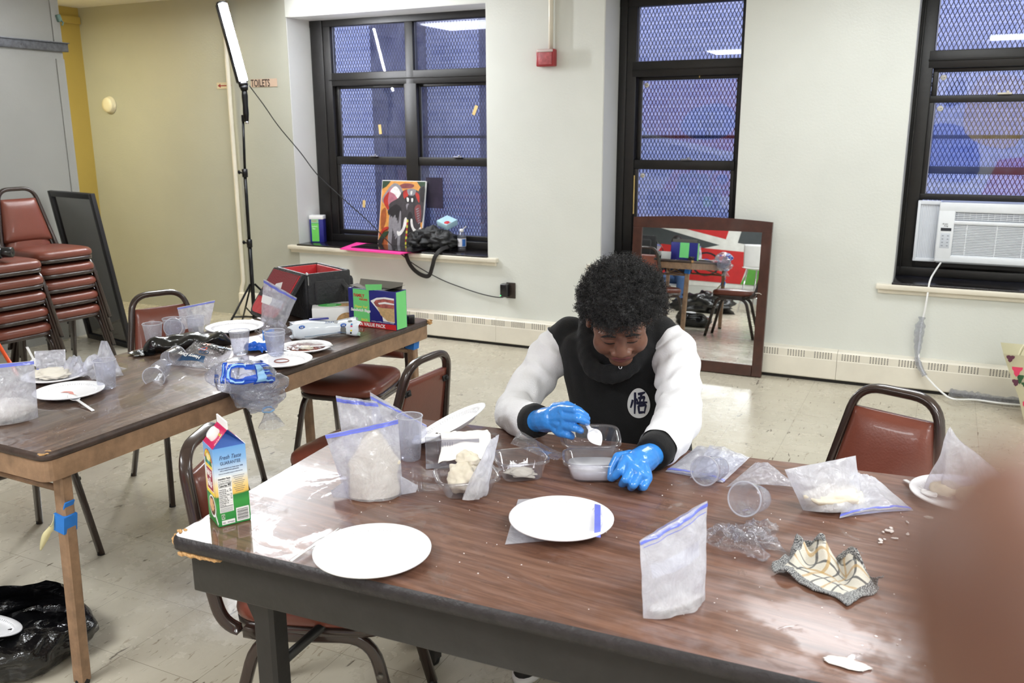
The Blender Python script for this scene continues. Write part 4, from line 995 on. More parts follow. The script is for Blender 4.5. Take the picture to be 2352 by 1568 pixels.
q = MB(); q.box((-0.02, 0.06, -0.012), (0.42, 0.03, 0.02)); q.obj('mount_strip', M_INKB, t)
cp = [(2161, 603, 5.97), (2148, 622, 5.90), (2136, 645, 5.80), (2130, 680, 5.765), (2124, 715, 5.76), (2117, 745, 5.76), (2113, 780, 5.75), (2110, 815, 5.72), (2118, 850, 5.70), (2140, 878, 5.67), (2165, 902, 5.62), (2190, 916, 5.52), (2240, 918, 5.62), (2300, 926, 5.60), (2345, 930, 5.60)]
pts = [at_y(*c) for c in cp]
for k in range(len(pts)): pts[k].z = max(pts[k].z, 0.012)
q = MB(); q.tube(curvepts(pts, 6), 0.0055, 8); tag(q.obj('power_cord', M_CARD), 'white cord hanging from the air conditioner down to the floor', 'cord')
M_WRAP = film('cling wrap', (222, 224, 230), 0.18, 0.10, 0.14, 40, bump=0.8)
q = MB(); rnd = random.Random(2)
seg = curvepts([at_y(2118, 728, 5.752), at_y(2112, 760, 5.745), at_y(2108, 800, 5.735), at_y(2108, 830, 5.715), at_y(2124, 862, 5.68)], 8)
def wrapr(k, n, base): return base*(0.75+0.5*rnd.random())
q.tube(seg, [wrapr(k, 0, 0.022)*(1.25 if 4 < k < 14 else .8) for k in range(len(seg))], 9)
w = q.obj('plastic_wrap', M_WRAP); tag(w, 'crinkled clear plastic wrapped around the white cord on the wall', 'plastic wrap')
q = MB(); fp = [at_z(2180, 905, .02), at_z(2230, 912, .02), at_z(2290, 922, .02), at_z(2340, 925, .02)]; fp = curvepts(fp, 8)
q.tube([p+Vector((0, 0.0, 0.006*rnd.random())) for p in fp], [0.016+0.012*rnd.random() for p in fp], 9); bmesh.ops.translate(q.b, verts=q.b.verts, vec=(0, 0, 0.008))
for v_ in q.b.verts: v_.co.z = max(0.003, v_.co.z)
w = q.obj('plastic_wrap', M_WRAP); tag(w, 'crinkled clear plastic along the cord lying on the floor', 'plastic wrap')
# floral tote at the right edge
t = thing('floral_bag', (0.66, 5.40, 0), 0.0, 'cream shopping bag with red flowers at the right edge by the wall', 'bag')
M_CREAM = mat('cream printed bag', (222, 216, 184), 0.45, var=0.06); M_PINK = mat('flower pink', (214, 60, 96), 0.5); M_LEAF = mat('leaf green', (40, 84, 48), 0.5); M_DKFL = mat('dark plum flower', (92, 44, 64), 0.5)
hh = 0.40
def bagring(k, z, dx): return [(sx*0.20*k+dx, sy*0.12*k, z) for sx, sy in ((-1, -1), (1, -1), (1, 1), (-1, 1))]
q = MB(); q.rings([bagring(0.80, 0.003, 0.02), bagring(0.92, 0.15, 0.0), bagring(1.1, 0.30, -0.03), bagring(1.2, hh, -0.05)], caps=False); q.poly(bagring(0.80, 0.003, 0.02)); q.obj('bag_body', M_CREAM, t)
q = MB(); rnd = random.Random(8)
def leftface(u, v): # on the front (-y) and left (-x) faces
    k = 0.8+0.4*v; return Vector(((-0.20*k)+0.02-0.07*v+0.4*k*u, -0.12*k-0.0016, v*hh))
def fl(u, v, r, col, n=7, st=1.0):
    q.mi = col; c = leftface(u, v); q.poly([c+Vector((r*math.cos(a)*(1+.3*math.sin(3*a)), -0.0004*q.mi, st*r*math.sin(a)*(1+.3*math.sin(3*a)))) for a in [2*math.pi*j/12 for j in range(12)]])
for u, v in ((.10, .80), (.30, .76), (.12, .3), (.5, .85), (.42, .4), (.7, .6)):
    fl(u, v, 0.024, 0, st=1.3)
    fl(u+.01, v-.12, 0.014, 1, st=1.8); fl(u+.05, v-.2, 0.018, 1, st=.7)
for u, v in ((.2, .55), (.4, .62), (.05, .62), (.25, .93), (.06, .95), (.3, .15)): fl(u, v, 0.018, 2)
q.obj('flower_print', [M_PINK, M_LEAF, M_DKFL], t, flat=True)
q = MB(); q.tube(curvepts([(-0.22, -0.13, hh-0.02), (-0.18, -0.10, hh+0.06), (-0.05, -0.10, hh+0.09), (0.02, -0.13, hh-0.02)], 6), 1.0, 6, sec=(0.02, 0.004)); q.obj('handle', M_CREAM, t)
# ================================================================== SMALL WARES: makers
UP = Vector((0, 0, 1))
M_FILM = film('clear zip bag film', (238, 239, 248), 0.40, 0.14, 0.18, 16, white=(246, 247, 252))
M_FILMW = film('milky wet bag film', (234, 236, 248), 0.62, 0.22, 0.16, 16, white=(246, 247, 252))
M_FILMC = film('crisp cellophane', (236, 236, 240), 0.12, 0.06, 0.10, 22, bump=0.9)
M_CUP = film('clear cup plastic', (228, 230, 238), 0.24, 0.10, 0.08, 10, bump=0.1)
M_PET = film('clear clamshell plastic', (236, 236, 240), 0.10, 0.05, 0.06, 8, bump=0.1)
M_ZIP = mat('zip strip blue', (110, 122, 222), 0.3, var=0.15, coat=0.3)
M_FOAM = mat('white foam plate', (246, 246, 250), 0.42, bump=0.04, bscale=220)
M_SPOON = mat('white spoon plastic', (244, 244, 246), 0.22, coat=0.2)
M_DOUGH = mat('cream dough', (228, 219, 200), 0.55, var=0.10, vscale=18, bump=0.3, bscale=30)
M_FLOUR = mat('damp flour', (234, 228, 216), 0.7, var=0.06, vscale=18, bump=0.25, bscale=40)

def zip_bag(label, bl, br, tr, tl, z=TZ, lean=8, thick=0.02, m=None, seed=1.0, crump=0.006, zipper=True, zipv=0.93, bow=0.0, prof=None, cat='bag', group=None, name='zip_bag', bottom_round=0.0, lift=0.0015, nz=None, zipw=0.03):
    """standing plastic bag between two bottom points on a support plane and two top points; two sheets, sealed at the sides"""
    A, B = at_z(*bl, z+lift), at_z(*br, z+lift)
    x = (B-A); x.z = 0; x.normalize(); n = Vector((x.y, -x.x, 0))          # n looks towards the viewer
    N = (n*math.cos(R(lean))+UP*math.sin(R(lean))).normalized()
    Tl, Tr = at_plane(*tl, A, N), at_plane(*tr, A, N)
    c = (A+B)/2; t = thing(name, tuple(c), 0, label, cat, group)
    A, B, Tl, Tr = A-c, B-c, Tl-c, Tr-c
    pf = prof or (lambda v: (1-v)**0.7*1.0)
    def cen(u, v):
        p = A.lerp(B, u).lerp(Tl.lerp(Tr, u), v)
        return p+N*(bow*math.sin(math.pi*u)*v)
    def surf(sgn, u, v):
        p = cen(u, v); e = 1-abs(2*u-1)**2.4
        th = thick*pf(v)*e
        w = crump*(noise.noise(Vector((u*4+seed, v*4.5, seed*3)))+0.6*noise.noise(Vector((u*9, v*8+seed, seed+sgn))))*(0.35+0.65*e)
        p = p+N*(sgn*th+w*(1 if sgn > 0 else .8))+UP*0.0
        k = max(0, (1-v*8))
        p.z = max(p.z, 0.0005+bottom_round*abs(2*u-1)**4*k)
        return p
    nu, nv = 26, 30
    q = MB(); q.grid(lambda u, v: surf(1, u, v), nu, nv); q.grid(lambda u, v: surf(-1, u, v)-N*0.0006, nu, nv); q.obj('film', m or M_FILM, t)
    if zipper:
        for dv, wv in ((0.0, zipw), (zipw*1.15, zipw*0.55)):
            v0 = zipv+dv-zipw*.5
            if v0+wv > 1.0: continue
            q = MB(); q.grid(lambda u, v: surf(1, u, v0+wv*v)+N*0.0012, 26, 2); q.grid(lambda u, v: surf(-1, u, v0+wv*v)-N*0.0018, 26, 2); q.obj('zip_strip', M_ZIP, t)
    return t, surf, N
def lump_thing(name, label, cat, c, rad, seed, m, amp=0.2, freq=8, rz=0.0, peak=None, group=None, n=30, mm_=20):
    t = MB(); c = Vector(c)
    def f(u, v):
        th = math.pi*v; ph = 2*math.pi*u
        d = Vector((math.sin(th)*math.cos(ph), math.sin(th)*math.sin(ph), math.cos(th)))
        k = 1+amp*(noise.noise(d*freq*.2+Vector((seed, seed, 0)))+0.5*noise.noise(d*freq*.5+Vector((0, seed, seed))))
        p = Vector((d.x*rad[0]*k, d.y*rad[1]*k, d.z*rad[2]*k+rad[2]*0.86))
        if peak and d.z > 0: p.z += peak*max(0, d.z)**5; s_ = 1-0.55*max(0, d.z)**1.5; p.x *= s_; p.y *= s_
        p.z = max(p.z, 0.001)
        return p
    t.grid(f, n, mm_, closed_u=True); o = t.obj(name, m); o.location = c; o.rotation_euler = (0, 0, rz)
    return tag(o, label, cat, group)
def plate(label, c, d=0.229, tilt=(0, 0), rz=0, group='white foam plates', depth=0.018):
    t = thing('foam_plate', tuple(c), (tilt[0], tilt[1], rz), label, 'plate', group)
    r = d/2; prof = [(0, 0.0045), (r*.62, 0.0045), (r*.70, 0.0065), (r*.79, depth*.72), (r*.84, depth*.86), (r*.97, depth), (r, depth-.001), (r*.995, depth-.004), (r*.84, depth*.66), (r*.77, depth*.45), (r*.66, 0.001), (r*.6, 0), (0, 0)]
    q = MB(); q.lathe(prof, 64); q.obj('plate_body', M_FOAM, t)
    q = MB()
    for k in range(72):
        a = 2*math.pi*k/72; d0 = Vector((math.cos(a), math.sin(a), 0)); s0 = Vector((-d0.y, d0.x, 0))*0.0011
        p0 = d0*(r*.715)+UP*0.0085; p1 = d0*(r*.785)+UP*(depth*.70+0.0012)
        q.rings([[p0-s0, p0+s0, p0+s0-UP*.002, p0-s0-UP*.002], [p1-s0, p1+s0, p1+s0-UP*.002, p1-s0-UP*.002]])
    q.obj('fluted_rim', M_FOAM, t); return t
def cup(label, c, h=0.095, rt=0.039, rb=0.027, rot=(0, 0, 0), group='clear plastic cups', drops=True, seed=1, m=None):
    t = thing('plastic_cup', tuple(c), rot, label, 'cup', group)
    prof = [(0, 0.004), (rb*.85, 0.003), (rb, 0.0), (rb*1.01, 0.004)]
    for k in range(1, 8):
        z = h*0.10+h*0.46*k/7; r = rb+(rt-rb)*z/h; prof += [(r+0.0006, z-0.001), (r-0.0004, z+0.001)]
    prof += [(rb+(rt-rb)*.8, h*.80), (rt*.985, h-0.004)]
    q = MB(); q.lathe(prof, 36); q.obj('cup_wall', m or M_CUP, t)
    q = MB(); q.tube([(rt*math.cos(2*math.pi*k/40), rt*math.sin(2*math.pi*k/40), h-0.002) for k in range(40)], 0.0018, 7, closed=True); q.obj('rim', M_CUPR, t)
    return t
M_CUPR = film('clear cup rim', (220, 222, 230), 0.5, 0.1, 0.05, 10, bump=0.05)
def spoon(label, a, b, w=0.030, tip_up=UP, group='white plastic spoons', handle_w=0.009):
    """a = handle end, b = bowl tip (world points)"""
    a, b = Vector(a), Vector(b); t = thing('plastic_spoon', tuple(a), 0, label, 'spoon', group)
    d = (b-a); L = d.length; d.normalize(); s = d.cross(tip_up).normalized(); u = s.cross(d)
    def ring(f):
        if f < 0.62: hw = handle_w*.5*(1-.25*f); dep = 0.0; th = 0.0018
        else:
            g = (f-0.62)/0.38; hw = max(0.0012, w*.5*math.sin(math.pi*min(1, max(0.06, g**0.8)))**0.75+0.0012*(1-g)); dep = -0.0065*math.sin(math.pi*g); th = 0.0009
        p = d*(L*f); out = []
        for k in range(7):
            x = -1+2*k/6; out.append(p+s*(hw*x)+u*(dep*(1-x*x)+th))
        for k in range(7):
            x = 1-2*k/6; out.append(p+s*(hw*x)+u*(dep*(1-x*x)-th))
        return out
    q = MB(); q.rings([ring(k/28) for k in range(19)]); q.obj('handle', M_SPOON, t)
    q = MB(); q.rings([ring(18/28+k/28*10/14) for k in range(15)]); q.obj('bowl', M_SPOON, t)
    return t
def crumple(name, label, cat, c, size, seed, m, n=34, amp=0.5, rz=0, group=None, fold=3.0):
    """a crushed sheet lying in a heap"""
    q = MB(); S = Vector(size)
    def f(u, v):
        x, y = 2*u-1, 2*v-1
        w = Vector((noise.noise(Vector((u*fold+seed, v*fold, 0))), noise.noise(Vector((u*fold, v*fold+seed, 5))), 0))
        r = max(abs(x), abs(y))
        hgt = (0.45+0.9*noise.noise(Vector((u*fold*1.3+seed*2, v*fold*1.3, 9)))+0.45*abs(noise.noise(Vector((u*fold*3, v*fold*3+seed, 3)))))*(1-r**3*.7)
        return Vector(((x+amp*w.x)*S.x/2, (y+amp*w.y)*S.y/2, max(0.0015, hgt*S.z+0.002)))
    q.grid(f, n, n); o = q.obj(name, m); o.location = Vector(c); o.rotation_euler = (0, 0, rz); return tag(o, label, cat, group)
def clamshell(label, c, rz, w=0.15, d=0.115, h=0.05, lid=None, group='clear clamshell containers', m=None, ribs=44):
    t = thing('clamshell_container', tuple(c), rz, label, 'container', group)
    def ring(k, z, rib):
        out = []
        for j in range(ribs*2):
            a = 2*math.pi*j/(ribs*2); e = 0.45; ca, sa = math.cos(a), math.sin(a)
            r_ = 1+(rib if j % 2 else 0)
            out.append(Vector((math.copysign(abs(ca)**e, ca)*w/2*k*r_, math.copysign(abs(sa)**e, sa)*d/2*k*r_, z)))
        return out
    q = MB(); q.rings([ring(.70, 0.001, 0.0), ring(.76, 0.004, -0.012), ring(.92, h*.92, -0.02), ring(.935, h*.93, 0), ring(.94, h, 0), ring(1.04, h+.001, 0), ring(1.05, h-0.006, 0)], caps=False); q.poly(ring(.70, 0.001, 0)); q.obj('tray', m or M_PET, t)
    if lid is not None:
        q = MB(); mt_ = Matrix.Rotation(lid, 3, 'X'); hy = Vector((0, d/2*1.05, h+0.002))
        def L(p): return hy+mt_ @ (Vector((p.x, p.y+d/2*1.05, p.z-h))) if True else p
        rg = [ring(1.05, h-0.006, 0), ring(1.04, h+.001, 0), ring(.94, h, 0), ring(.92, h*.9, -0.02), ring(.78, 0.012, -0.012), ring(.72, 0.008, 0)]
        q.rings([[L(p) for p in r] for r in rg], caps=False); q.poly([L(p) for p in ring(.72, 0.008, 0)]); q.obj('lid', m or M_PET, t)
    q = MB(); q.prism([(w*.42, d*.30), (w*.64, d*.05), (w*.50, -d*.1)], h-0.001, h+0.0005); q.obj('tab', m or M_PET, t, flat=True)
    return t

# ================================================================== LEFT TABLE
Z1 = TZ+0.0006
# big bag of flour at the left edge
t, sf, N = zip_bag('big zip bag of flour cut by the left picture edge, leftmost on the left table', (-60, 978), (88, 958), (78, 828), (-75, 842), lean=4, thick=0.045, seed=2.2, m=M_FILM, prof=lambda v: (1-v)**0.55, zipv=0.955)
lump_thing('flour', 'cream flour filling the bottom of the big bag at the left edge', 'flour', Vector(t.location)+Vector((-0.01, 0.0, 0.003)), (0.085, 0.036, 0.035), 3, M_FLOUR, 0.12, rz=math.atan2((at_z(88, 958, TZ)-at_z(-60, 978, TZ)).y, (at_z(88, 958, TZ)-at_z(-60, 978, TZ)).x))
p1 = at_z(160, 906, Z1); plate('white plate with a pink smear at the front left of the left table', p1, 0.215)
p2 = at_z(118, 872, Z1); plate('white plate of flour behind the front left plate', p2+Vector((0, 0.015, 0)), 0.21)
q = MB(); q.grid(lambda u, v: p1+Vector((-0.03+0.07*u, -0.01+0.014*v+0.01*math.sin(5*u), 0.0062)), 8, 2); tag(q.obj('pink_smear', mat('pink icing', (226, 150, 140), 0.4)), 'pink smear on the front left plate', 'food')
lump_thing('flour_heap', 'heap of white flour on the plate behind at the left', 'flour', p2+Vector((-0.01, 0.015, 0.006)), (0.075, 0.055, 0.014), 5, M_FLOUR, 0.4, 12)
spoon('white spoon sticking off the front left plate', at_z(214, 943, Z1+0.001), at_z(158, 905, Z1+0.016))
zip_bag('small wet zip bag behind the flour plate at the far left', (84, 852), (152, 850), (150, 802), (78, 806), lean=25, thick=0.012, seed=4.1, zipv=0.06, m=M_FILM)
spoon('white spoon standing up behind the big flour bag', at_z(62, 797, Z1+0.035), at_z(86, 842, Z1+0.012))
crumple('crumpled_bag', 'crumpled clear bag left of the upright wet cup', 'bag', at_z(203, 862, Z1), (0.20, 0.13, 0.07), 3.3, M_FILM)
zip_bag('tall peaked clear bag behind the upright wet cup on the left table', (210, 868), (284, 862), (246, 783), (232, 782), lean=14, thick=0.03, seed=6.6, zipper=False, crump=0.012)
cup('cup with water drops standing alone at the left of the left table', at_z(246, 890, Z1), 0.098, 0.036, 0.027)
# cups and bag at the back
cup('cup standing nearest the russet chair at the back edge, leftmost of its row', at_z(354, 791, Z1), 0.088, 0.038, 0.027)
cup('cup second from the left in the back row by the chair', at_z(399, 778, Z1), 0.088, 0.038, 0.027)
cup('cup tipped over against the back row of cups', at_z(412, 775, Z1)+Vector((0, 0, 0.036)), 0.085, 0.037, 0.027, rot=(1.25, 0.2, 0.5))
cup('cup under the zip bag at the right of the back row', at_z(452, 772, Z1), 0.085, 0.038, 0.027)
zip_bag('empty zip bag standing among the cups at the back of the left table', (418, 757), (482, 745), (494, 689), (407, 706), lean=10, thick=0.02, seed=8.8, m=M_FILM)
plate('large white plate in the middle of the left table behind the black bag', at_z(541, 757, Z1), 0.25)
q = MB(); q.box(at_z(503, 772, Z1)+Vector((0, 0, 0.006)), (0.06, 0.03, 0.012), rot=(0, 0, 0.9), bev=0.003); tag(q.obj('grey_clip', mat('grey plastic', (80, 82, 88), 0.4)), 'small grey plastic piece under the large white plate', 'clip')
# black bin liner folded in a roll
M_BLINER = mat('black bin liner', (16, 16, 18), 0.18, var=0.3, bump=0.7, bscale=22, coat=0.3)
a, b = at_z(332, 812, Z1), at_z(528, 792, Z1); dirv = (b-a).normalized(); L = (b-a).length
t = thing('bin_liner', tuple((a+b)/2), math.atan2(dirv.y, dirv.x), 'folded roll of black bin liner lying across the left table', 'bin liner')
q = MB()
def lin_f(u, v):
    x = (v-0.5)*L*1.02; taper = min(1, 6*min(v+0.02, 1.02-v)); r = 0.034*taper**0.5*(1+0.35*noise.noise(Vector((v*5, u*3, 4)))); a = 2*math.pi*u
    rad = 1+0.28*noise.noise(Vector((math.cos(a)*1.5, math.sin(a)*1.5, v*9)))
    return Vector((x, 1.35*r*rad*math.cos(a), max(0.001, r*0.85+r*rad*math.sin(a)*0.9)))
q.grid(lin_f, 30, 60, closed_u=True); q.obj('roll', M_BLINER, t)
q = MB(); q.grid(lambda u, v: Vector((-L/2-0.05+0.08*u+0.01*math.sin(7*v), -0.05+0.09*v, 0.004+0.012*abs(noise.noise(Vector((u*4, v*5, 1)))))), 12, 14); q.obj('loose_end', M_BLINER, t)
# leaning zip bag by the camera bag
zip_bag('zip bag with a blank white label leaning by the red lined bag', (598, 742), (652, 752), (682, 684), (606, 640), lean=12, thick=0.028, seed=11.3, m=M_FILM, crump=0.010)
q = MB(); A_ = at_z(598, 742, TZ); nn_ = (A_*-1); nn_.z = 0; nn_.normalize()
cc = [at_plane(px, py, A_+nn_*0.055, nn_) for px, py in ((603, 676), (651, 692), (645, 710), (600, 694))]; q.prism([(0, 0), (1, 0), (1, 1), (0, 1)], 0, 1, lambda x, y, z: (cc[0].lerp(cc[1], x)).lerp(cc[3].lerp(cc[2], x), y)-nn_*0.0006*z); tag(q.obj('paper_label', M_CARD), 'blank white label stuck on the leaning zip bag', 'label')
crumple('crumpled_bag', 'little crushed clear bag with a blue patch before the leaning zip bag', 'bag', at_z(632, 768, Z1), (0.13, 0.09, 0.06), 9.1, M_FILMC)
q = MB(); q.grid(lambda u, v: at_z(603, 768, Z1+0.03)+Vector((0.035*u, 0.03*u, -0.028+0.045*v+0.004*math.sin(6*u+3*v))), 8, 8); tag(q.obj('blue_film_scrap', mat('sheer blue film', (96, 150, 232), 0.2)), 'sheer blue film scrap beside the little crushed bag', 'film')
cup('cup standing at the end of the black liner roll', at_z(553, 812, Z1), 0.092, 0.039, 0.027)
cp_ = at_z(634, 820, Z1)
cup('lower cup of the nested pair by the sauce plate', cp_, 0.092, 0.039, 0.028); cup('upper cup of the nested pair by the sauce plate', cp_+Vector((0, 0, 0.013)), 0.092, 0.039, 0.028)
M_BFILM = mat('bright blue film', (40, 110, 224), 0.25, bump=0.5, bscale=40)
crumple('blue_wrapper', 'crumpled bright blue wrapper between the cups on the left table', 'wrapper', at_z(594, 805, Z1), (0.11, 0.07, 0.035), 5.5, M_BFILM)
pp = at_z(703, 803, Z1); plate('white plate smeared with brown sauce', pp, 0.2)
lump_thing('sauce', 'brown syrupy sauce smeared on the plate', 'sauce', pp+Vector((-0.01, 0, 0.0055)), (0.072, 0.062, 0.004), 7, mat('brown sauce', (128, 58, 36), 0.12, var=0.5, vscale=30, coat=0.4), 0.6, 14)
lump_thing('cream_blob', 'pale cream blob in the brown sauce', 'sauce', pp+Vector((0.015, -0.02, 0.009)), (0.03, 0.022, 0.006), 9, M_DOUGH, 0.6, 14)
spoon('white spoon lying across the sauce plate', at_z(764, 792, Z1+0.02), at_z(682, 797, Z1+0.02))
pq = at_z(648, 834, Z1); plate('white plate with a brown ring at the near edge of the left table', pq, 0.222)
q = MB(); q.tube([pq+Vector((0.026*math.cos(a)-0.01, 0.026*math.sin(a)+0.01, 0.0062)) for a in [2*math.pi*k/24 for k in range(24)]], 0.0022, 5, closed=True); tag(q.obj('sauce_ring', mat('sauce ring', (150, 96, 88), 0.3)), 'brown ring stain on the near plate', 'sauce')
# spoon packet: clear film printed upside down
t, sf, N = zip_bag('clear spoon packet with upside down blue printing on the left table', (392, 838), (512, 852), (536, 800), (448, 782), lean=58, thick=0.022, seed=15.2, zipper=False, m=M_FILMC, crump=0.009, prof=lambda v: math.sin(math.pi*min(1, v+.08))**.6, name='spoon_packet', cat='packet')
M_TEAL = mat('print teal', (34, 74, 112), 0.4)
def on_bag(t, sf, N, u0, v0, u1, v1, m, name, nu=10, nv=4, off=0.0022):
    q = MB(); q.grid(lambda u, v: sf(1, u0+(u1-u0)*u, v0+(v1-v0)*v)+N*off, nu, nv); return q.obj(name, m, t)
def text_on(t, sf, N, s, size, u, v, du, dv, m, off=0.003, **kw):
    o = sf(1, u, v)+N*off; x = sf(1, u+du[0]*.05, v+du[1]*.05)-sf(1, u, v); y = sf(1, u+dv[0]*.05, v+dv[1]*.05)-sf(1, u, v)
    text('lettering', s, size, frame_mtx(o, x, y), m, t, **kw)
on_bag(t, sf, N, 0.06, 0.14, 0.62, 0.34, M_TEAL, 'print_band'); on_bag(t, sf, N, 0.66, 0.86, 0.97, 0.96, M_TEAL, 'print_band')
for (s_, sz, u, v, mm__) in (('Heavy Duty', 0.020, 0.56, 0.28, M_WHT), ('Heavy Duty', 0.026, 0.93, 0.66, M_INK), ('Spoons', 0.026, 0.93, 0.86, M_INK), ('CER', 0.024, 0.66, 0.52, M_TEAL)):
    text_on(t, sf, N, s_, sz, u, v, (-1, 0.02), (0, -1), mm__, off=0.006, bold=0.0004)
on_bag(t, sf, N, 0.38, 0.55, 0.52, 0.72, mat('print orange', (226, 96, 60), 0.4), 'print_patch'); on_bag(t, sf, N, 0.40, 0.57, 0.50, 0.70, M_TEAL, 'print_patch', off=0.003)
on_bag(t, sf, N, 0.28, 0.84, 0.46, 0.97, mat('print peach', (244, 190, 170), 0.4), 'print_patch')
# ice bag: big clear sack slumped over the table edge, tied at the end
M_ICEB = mat('ice print blue', (34, 84, 200), 0.3); M_ICEL = mat('ice print pale blue', (150, 200, 244), 0.3)
M_SACK = film('clear ice sack', (236, 238, 246), 0.16, 0.09, 0.14, 16, bump=0.7)
hang = lambda px, py, x: at_plane(px, py, Vector((x, 0, 0)), Vector((1, 0, 0)))
path = [at_z(474, 868, TZ+0.055), at_z(496, 864, TZ+0.055), at_z(528, 864, TZ+0.055), at_z(560, 868, TZ+0.045), hang(586, 884, -2.03), hang(600, 902, -1.985), hang(609, 922, -1.975), hang(614, 938, -1.975), hang(616, 945, -1.975), hang(620, 962, -1.975), hang(623, 976, -1.975)]
rads = [0.012, 0.05, 0.064, 0.080, 0.092, 0.090, 0.066, 0.022, 0.012, 0.030, 0.044]
# shift the hanging half clear of the edge
pth = curvepts(path, 5); rr_ = []
for i in range(len(rads)-1):
    for j in range(5): rr_.append(rads[i]+(rads[i+1]-rads[i])*j/5)
rr_.append(rads[-1])
t = thing('ice_bag', tuple(path[2]), 0, 'clear ice bag with big blue letters slumped over the table edge, tied at its end', 'bag'); O = path[2]
EDGE_X = -2.06
def sack(u, k, grow=0.0):
    i = min(int(k), len(pth)-1); j = min(i+1, len(pth)-1); f = k-i; P = pth[i].lerp(pth[j], f); r = rr_[i]+(rr_[j]-rr_[i])*f+grow
    T = (pth[min(i+2, len(pth)-1)]-pth[max(i-2, 0)]).normalized(); s_ = T.cross(UP).normalized(); w_ = s_.cross(T)
    a = 2*math.pi*u; nr = 1+0.30*noise.noise(Vector((math.cos(a)*1.8, math.sin(a)*1.8, k*0.16+3)))+0.10*noise.noise(Vector((math.cos(a)*6, math.sin(a)*6, k*0.5)))
    p = P+s_*(r*nr*math.cos(a))+w_*(r*nr*.82*math.sin(a))
    if p.x < EDGE_X+0.004: p.z = max(p.z, TZ+0.002)
    return p-O
q = MB(); nk = len(pth)-1; q.grid(lambda u, v: sack(u, v*nk), 40, 90, closed_u=True); q.obj('sack', M_SACK, t)
q = MB(); kk = 37.0; q.tube([sack(j/16, kk, 0.002) for j in range(16)], 0.003, 6, closed=True); q.obj('tie', M_ICEL, t)
def patch_on(k0, k1, u0, u1, m, name='print_patch', off=0.003, nu=8, nv=8): q = MB(); q.grid(lambda u, v: sack(u0+(u1-u0)*u, k0+(k1-k0)*v, off), nu, nv); return q.obj(name, m, t)
def text_wrap(name, s_, size, m, parent, fn, bold=0.0, cuts=2):
    cu = bpy.data.curves.new('t', 'FONT'); cu.body = s_; cu.size = size; cu.offset = bold; cu.resolution_u = 4; cu.align_x = 'CENTER'
    o = bpy.data.objects.new('t', cu); C.objects.link(o); me = bpy.data.meshes.new_from_object(o.evaluated_get(bpy.context.evaluated_depsgraph_get())); bpy.data.objects.remove(o)
    q = MB(); q.b.from_mesh(me)
    for _ in range(3):
        ee = [e for e in q.b.edges if e.calc_length() > size*.12]
        if ee: bmesh.ops.subdivide_edges(q.b, edges=ee, cuts=1); bmesh.ops.triangulate(q.b, faces=q.b.faces)
    for v_ in q.b.verts: v_.co = fn(v_.co.x, v_.co.y)
    return q.obj(name, m, parent)
# big letters run along the sack on the viewer's side
def on_sack(x, y, off): return sack(0.085+y/0.42, 13.0+x/0.0175, off)
text_wrap('lettering', 'ICE', 0.098, M_ICEB, t, lambda x, y: on_sack(x, y-0.035, 0.004), bold=0.006)
text_wrap('lettering', 'ICE', 0.098, M_ICEL, t, lambda x, y: on_sack(x, y-0.035, 0.0062), bold=-0.002)
M_ICES = mat('ice small print', (60, 84, 150), 0.5)
text_wrap('lettering', '8 LB (4 KG)', 0.024, M_ICES, t, lambda x, y: sack(0.985+y/0.40, 9.5+x/0.0175, 0.004)); text_wrap('lettering', 'NET', 0.020, M_ICES, t, lambda x, y: sack(0.03+y/0.34, 5.0+x/0.0175, 0.004))
text_wrap('lettering', 'US', 0.030, M_ICEB, t, lambda x, y: sack(0.215+y/0.42, 19.0+x/0.0175, 0.004))
# fallen cup near the ice bag
cup('cup lying on its side in front of the spoon packet', at_z(378, 862, Z1)+Vector((0, 0, 0.036)), 0.105, 0.037, 0.026, rot=(R(98), 0, R(28)))
cup('cup lying with its mouth open left of the spoon packet', at_z(380, 850, Z1)+Vector((-0.02, 0.03, 0.034)), 0.08, 0.034, 0.026, rot=(R(95), 0, R(200)))

# red lined camera bag, open
a = at_z(716, 742, Z1); b = at_z(800, 738, Z1)
t = thing('camera_bag', (-2.61, 3.258, Z1), R(155), 'open black camera bag with red lining on the left table', 'bag')
M_NYL = mat('black padded nylon', (24, 24, 28), 0.6, bump=0.4, bscale=70, sheen=0.2); M_REDL = mat('red lining', (206, 34, 44), 0.5, bump=0.3, bscale=30, sheen=0.3); M_MESH = mat('dark mesh pocket', (132, 34, 44), 0.55, bump=0.4, bscale=260)
w_, d_, h_ = 0.30, 0.21, 0.212
q = MB()
for c, s in (((0, -d_/2, h_/2), (w_, 0.018, h_)), ((0, d_/2, h_/2), (w_, 0.018, h_)), ((-w_/2, 0, h_/2), (0.018, d_, h_)), ((w_/2, 0, h_/2), (0.018, d_, h_)), ((0, 0, 0.01), (w_, d_, 0.02))): q.box(c, s, bev=0.007)
q.obj('shell', M_NYL, t)
q = MB()
for c, s in (((0, -d_/2+0.012, h_/2), (w_-.03, 0.008, h_-.012)), ((0, d_/2-0.012, h_/2), (w_-.03, 0.008, h_-.012)), ((-w_/2+.012, 0, h_/2), (0.008, d_-.03, h_-.012)), ((w_/2-.012, 0, h_/2), (0.008, d_-.03, h_-.012)), ((0, 0, 0.024), (w_-.03, d_-.03, 0.008))): q.box(c, s, bev=0.003)
q.obj('lining', M_REDL, t)
q = MB(); q.box((0.03, 0, h_*.45), (0.008, d_-0.03, h_*.8), bev=0.003); q.obj('divider', M_NYL, t)
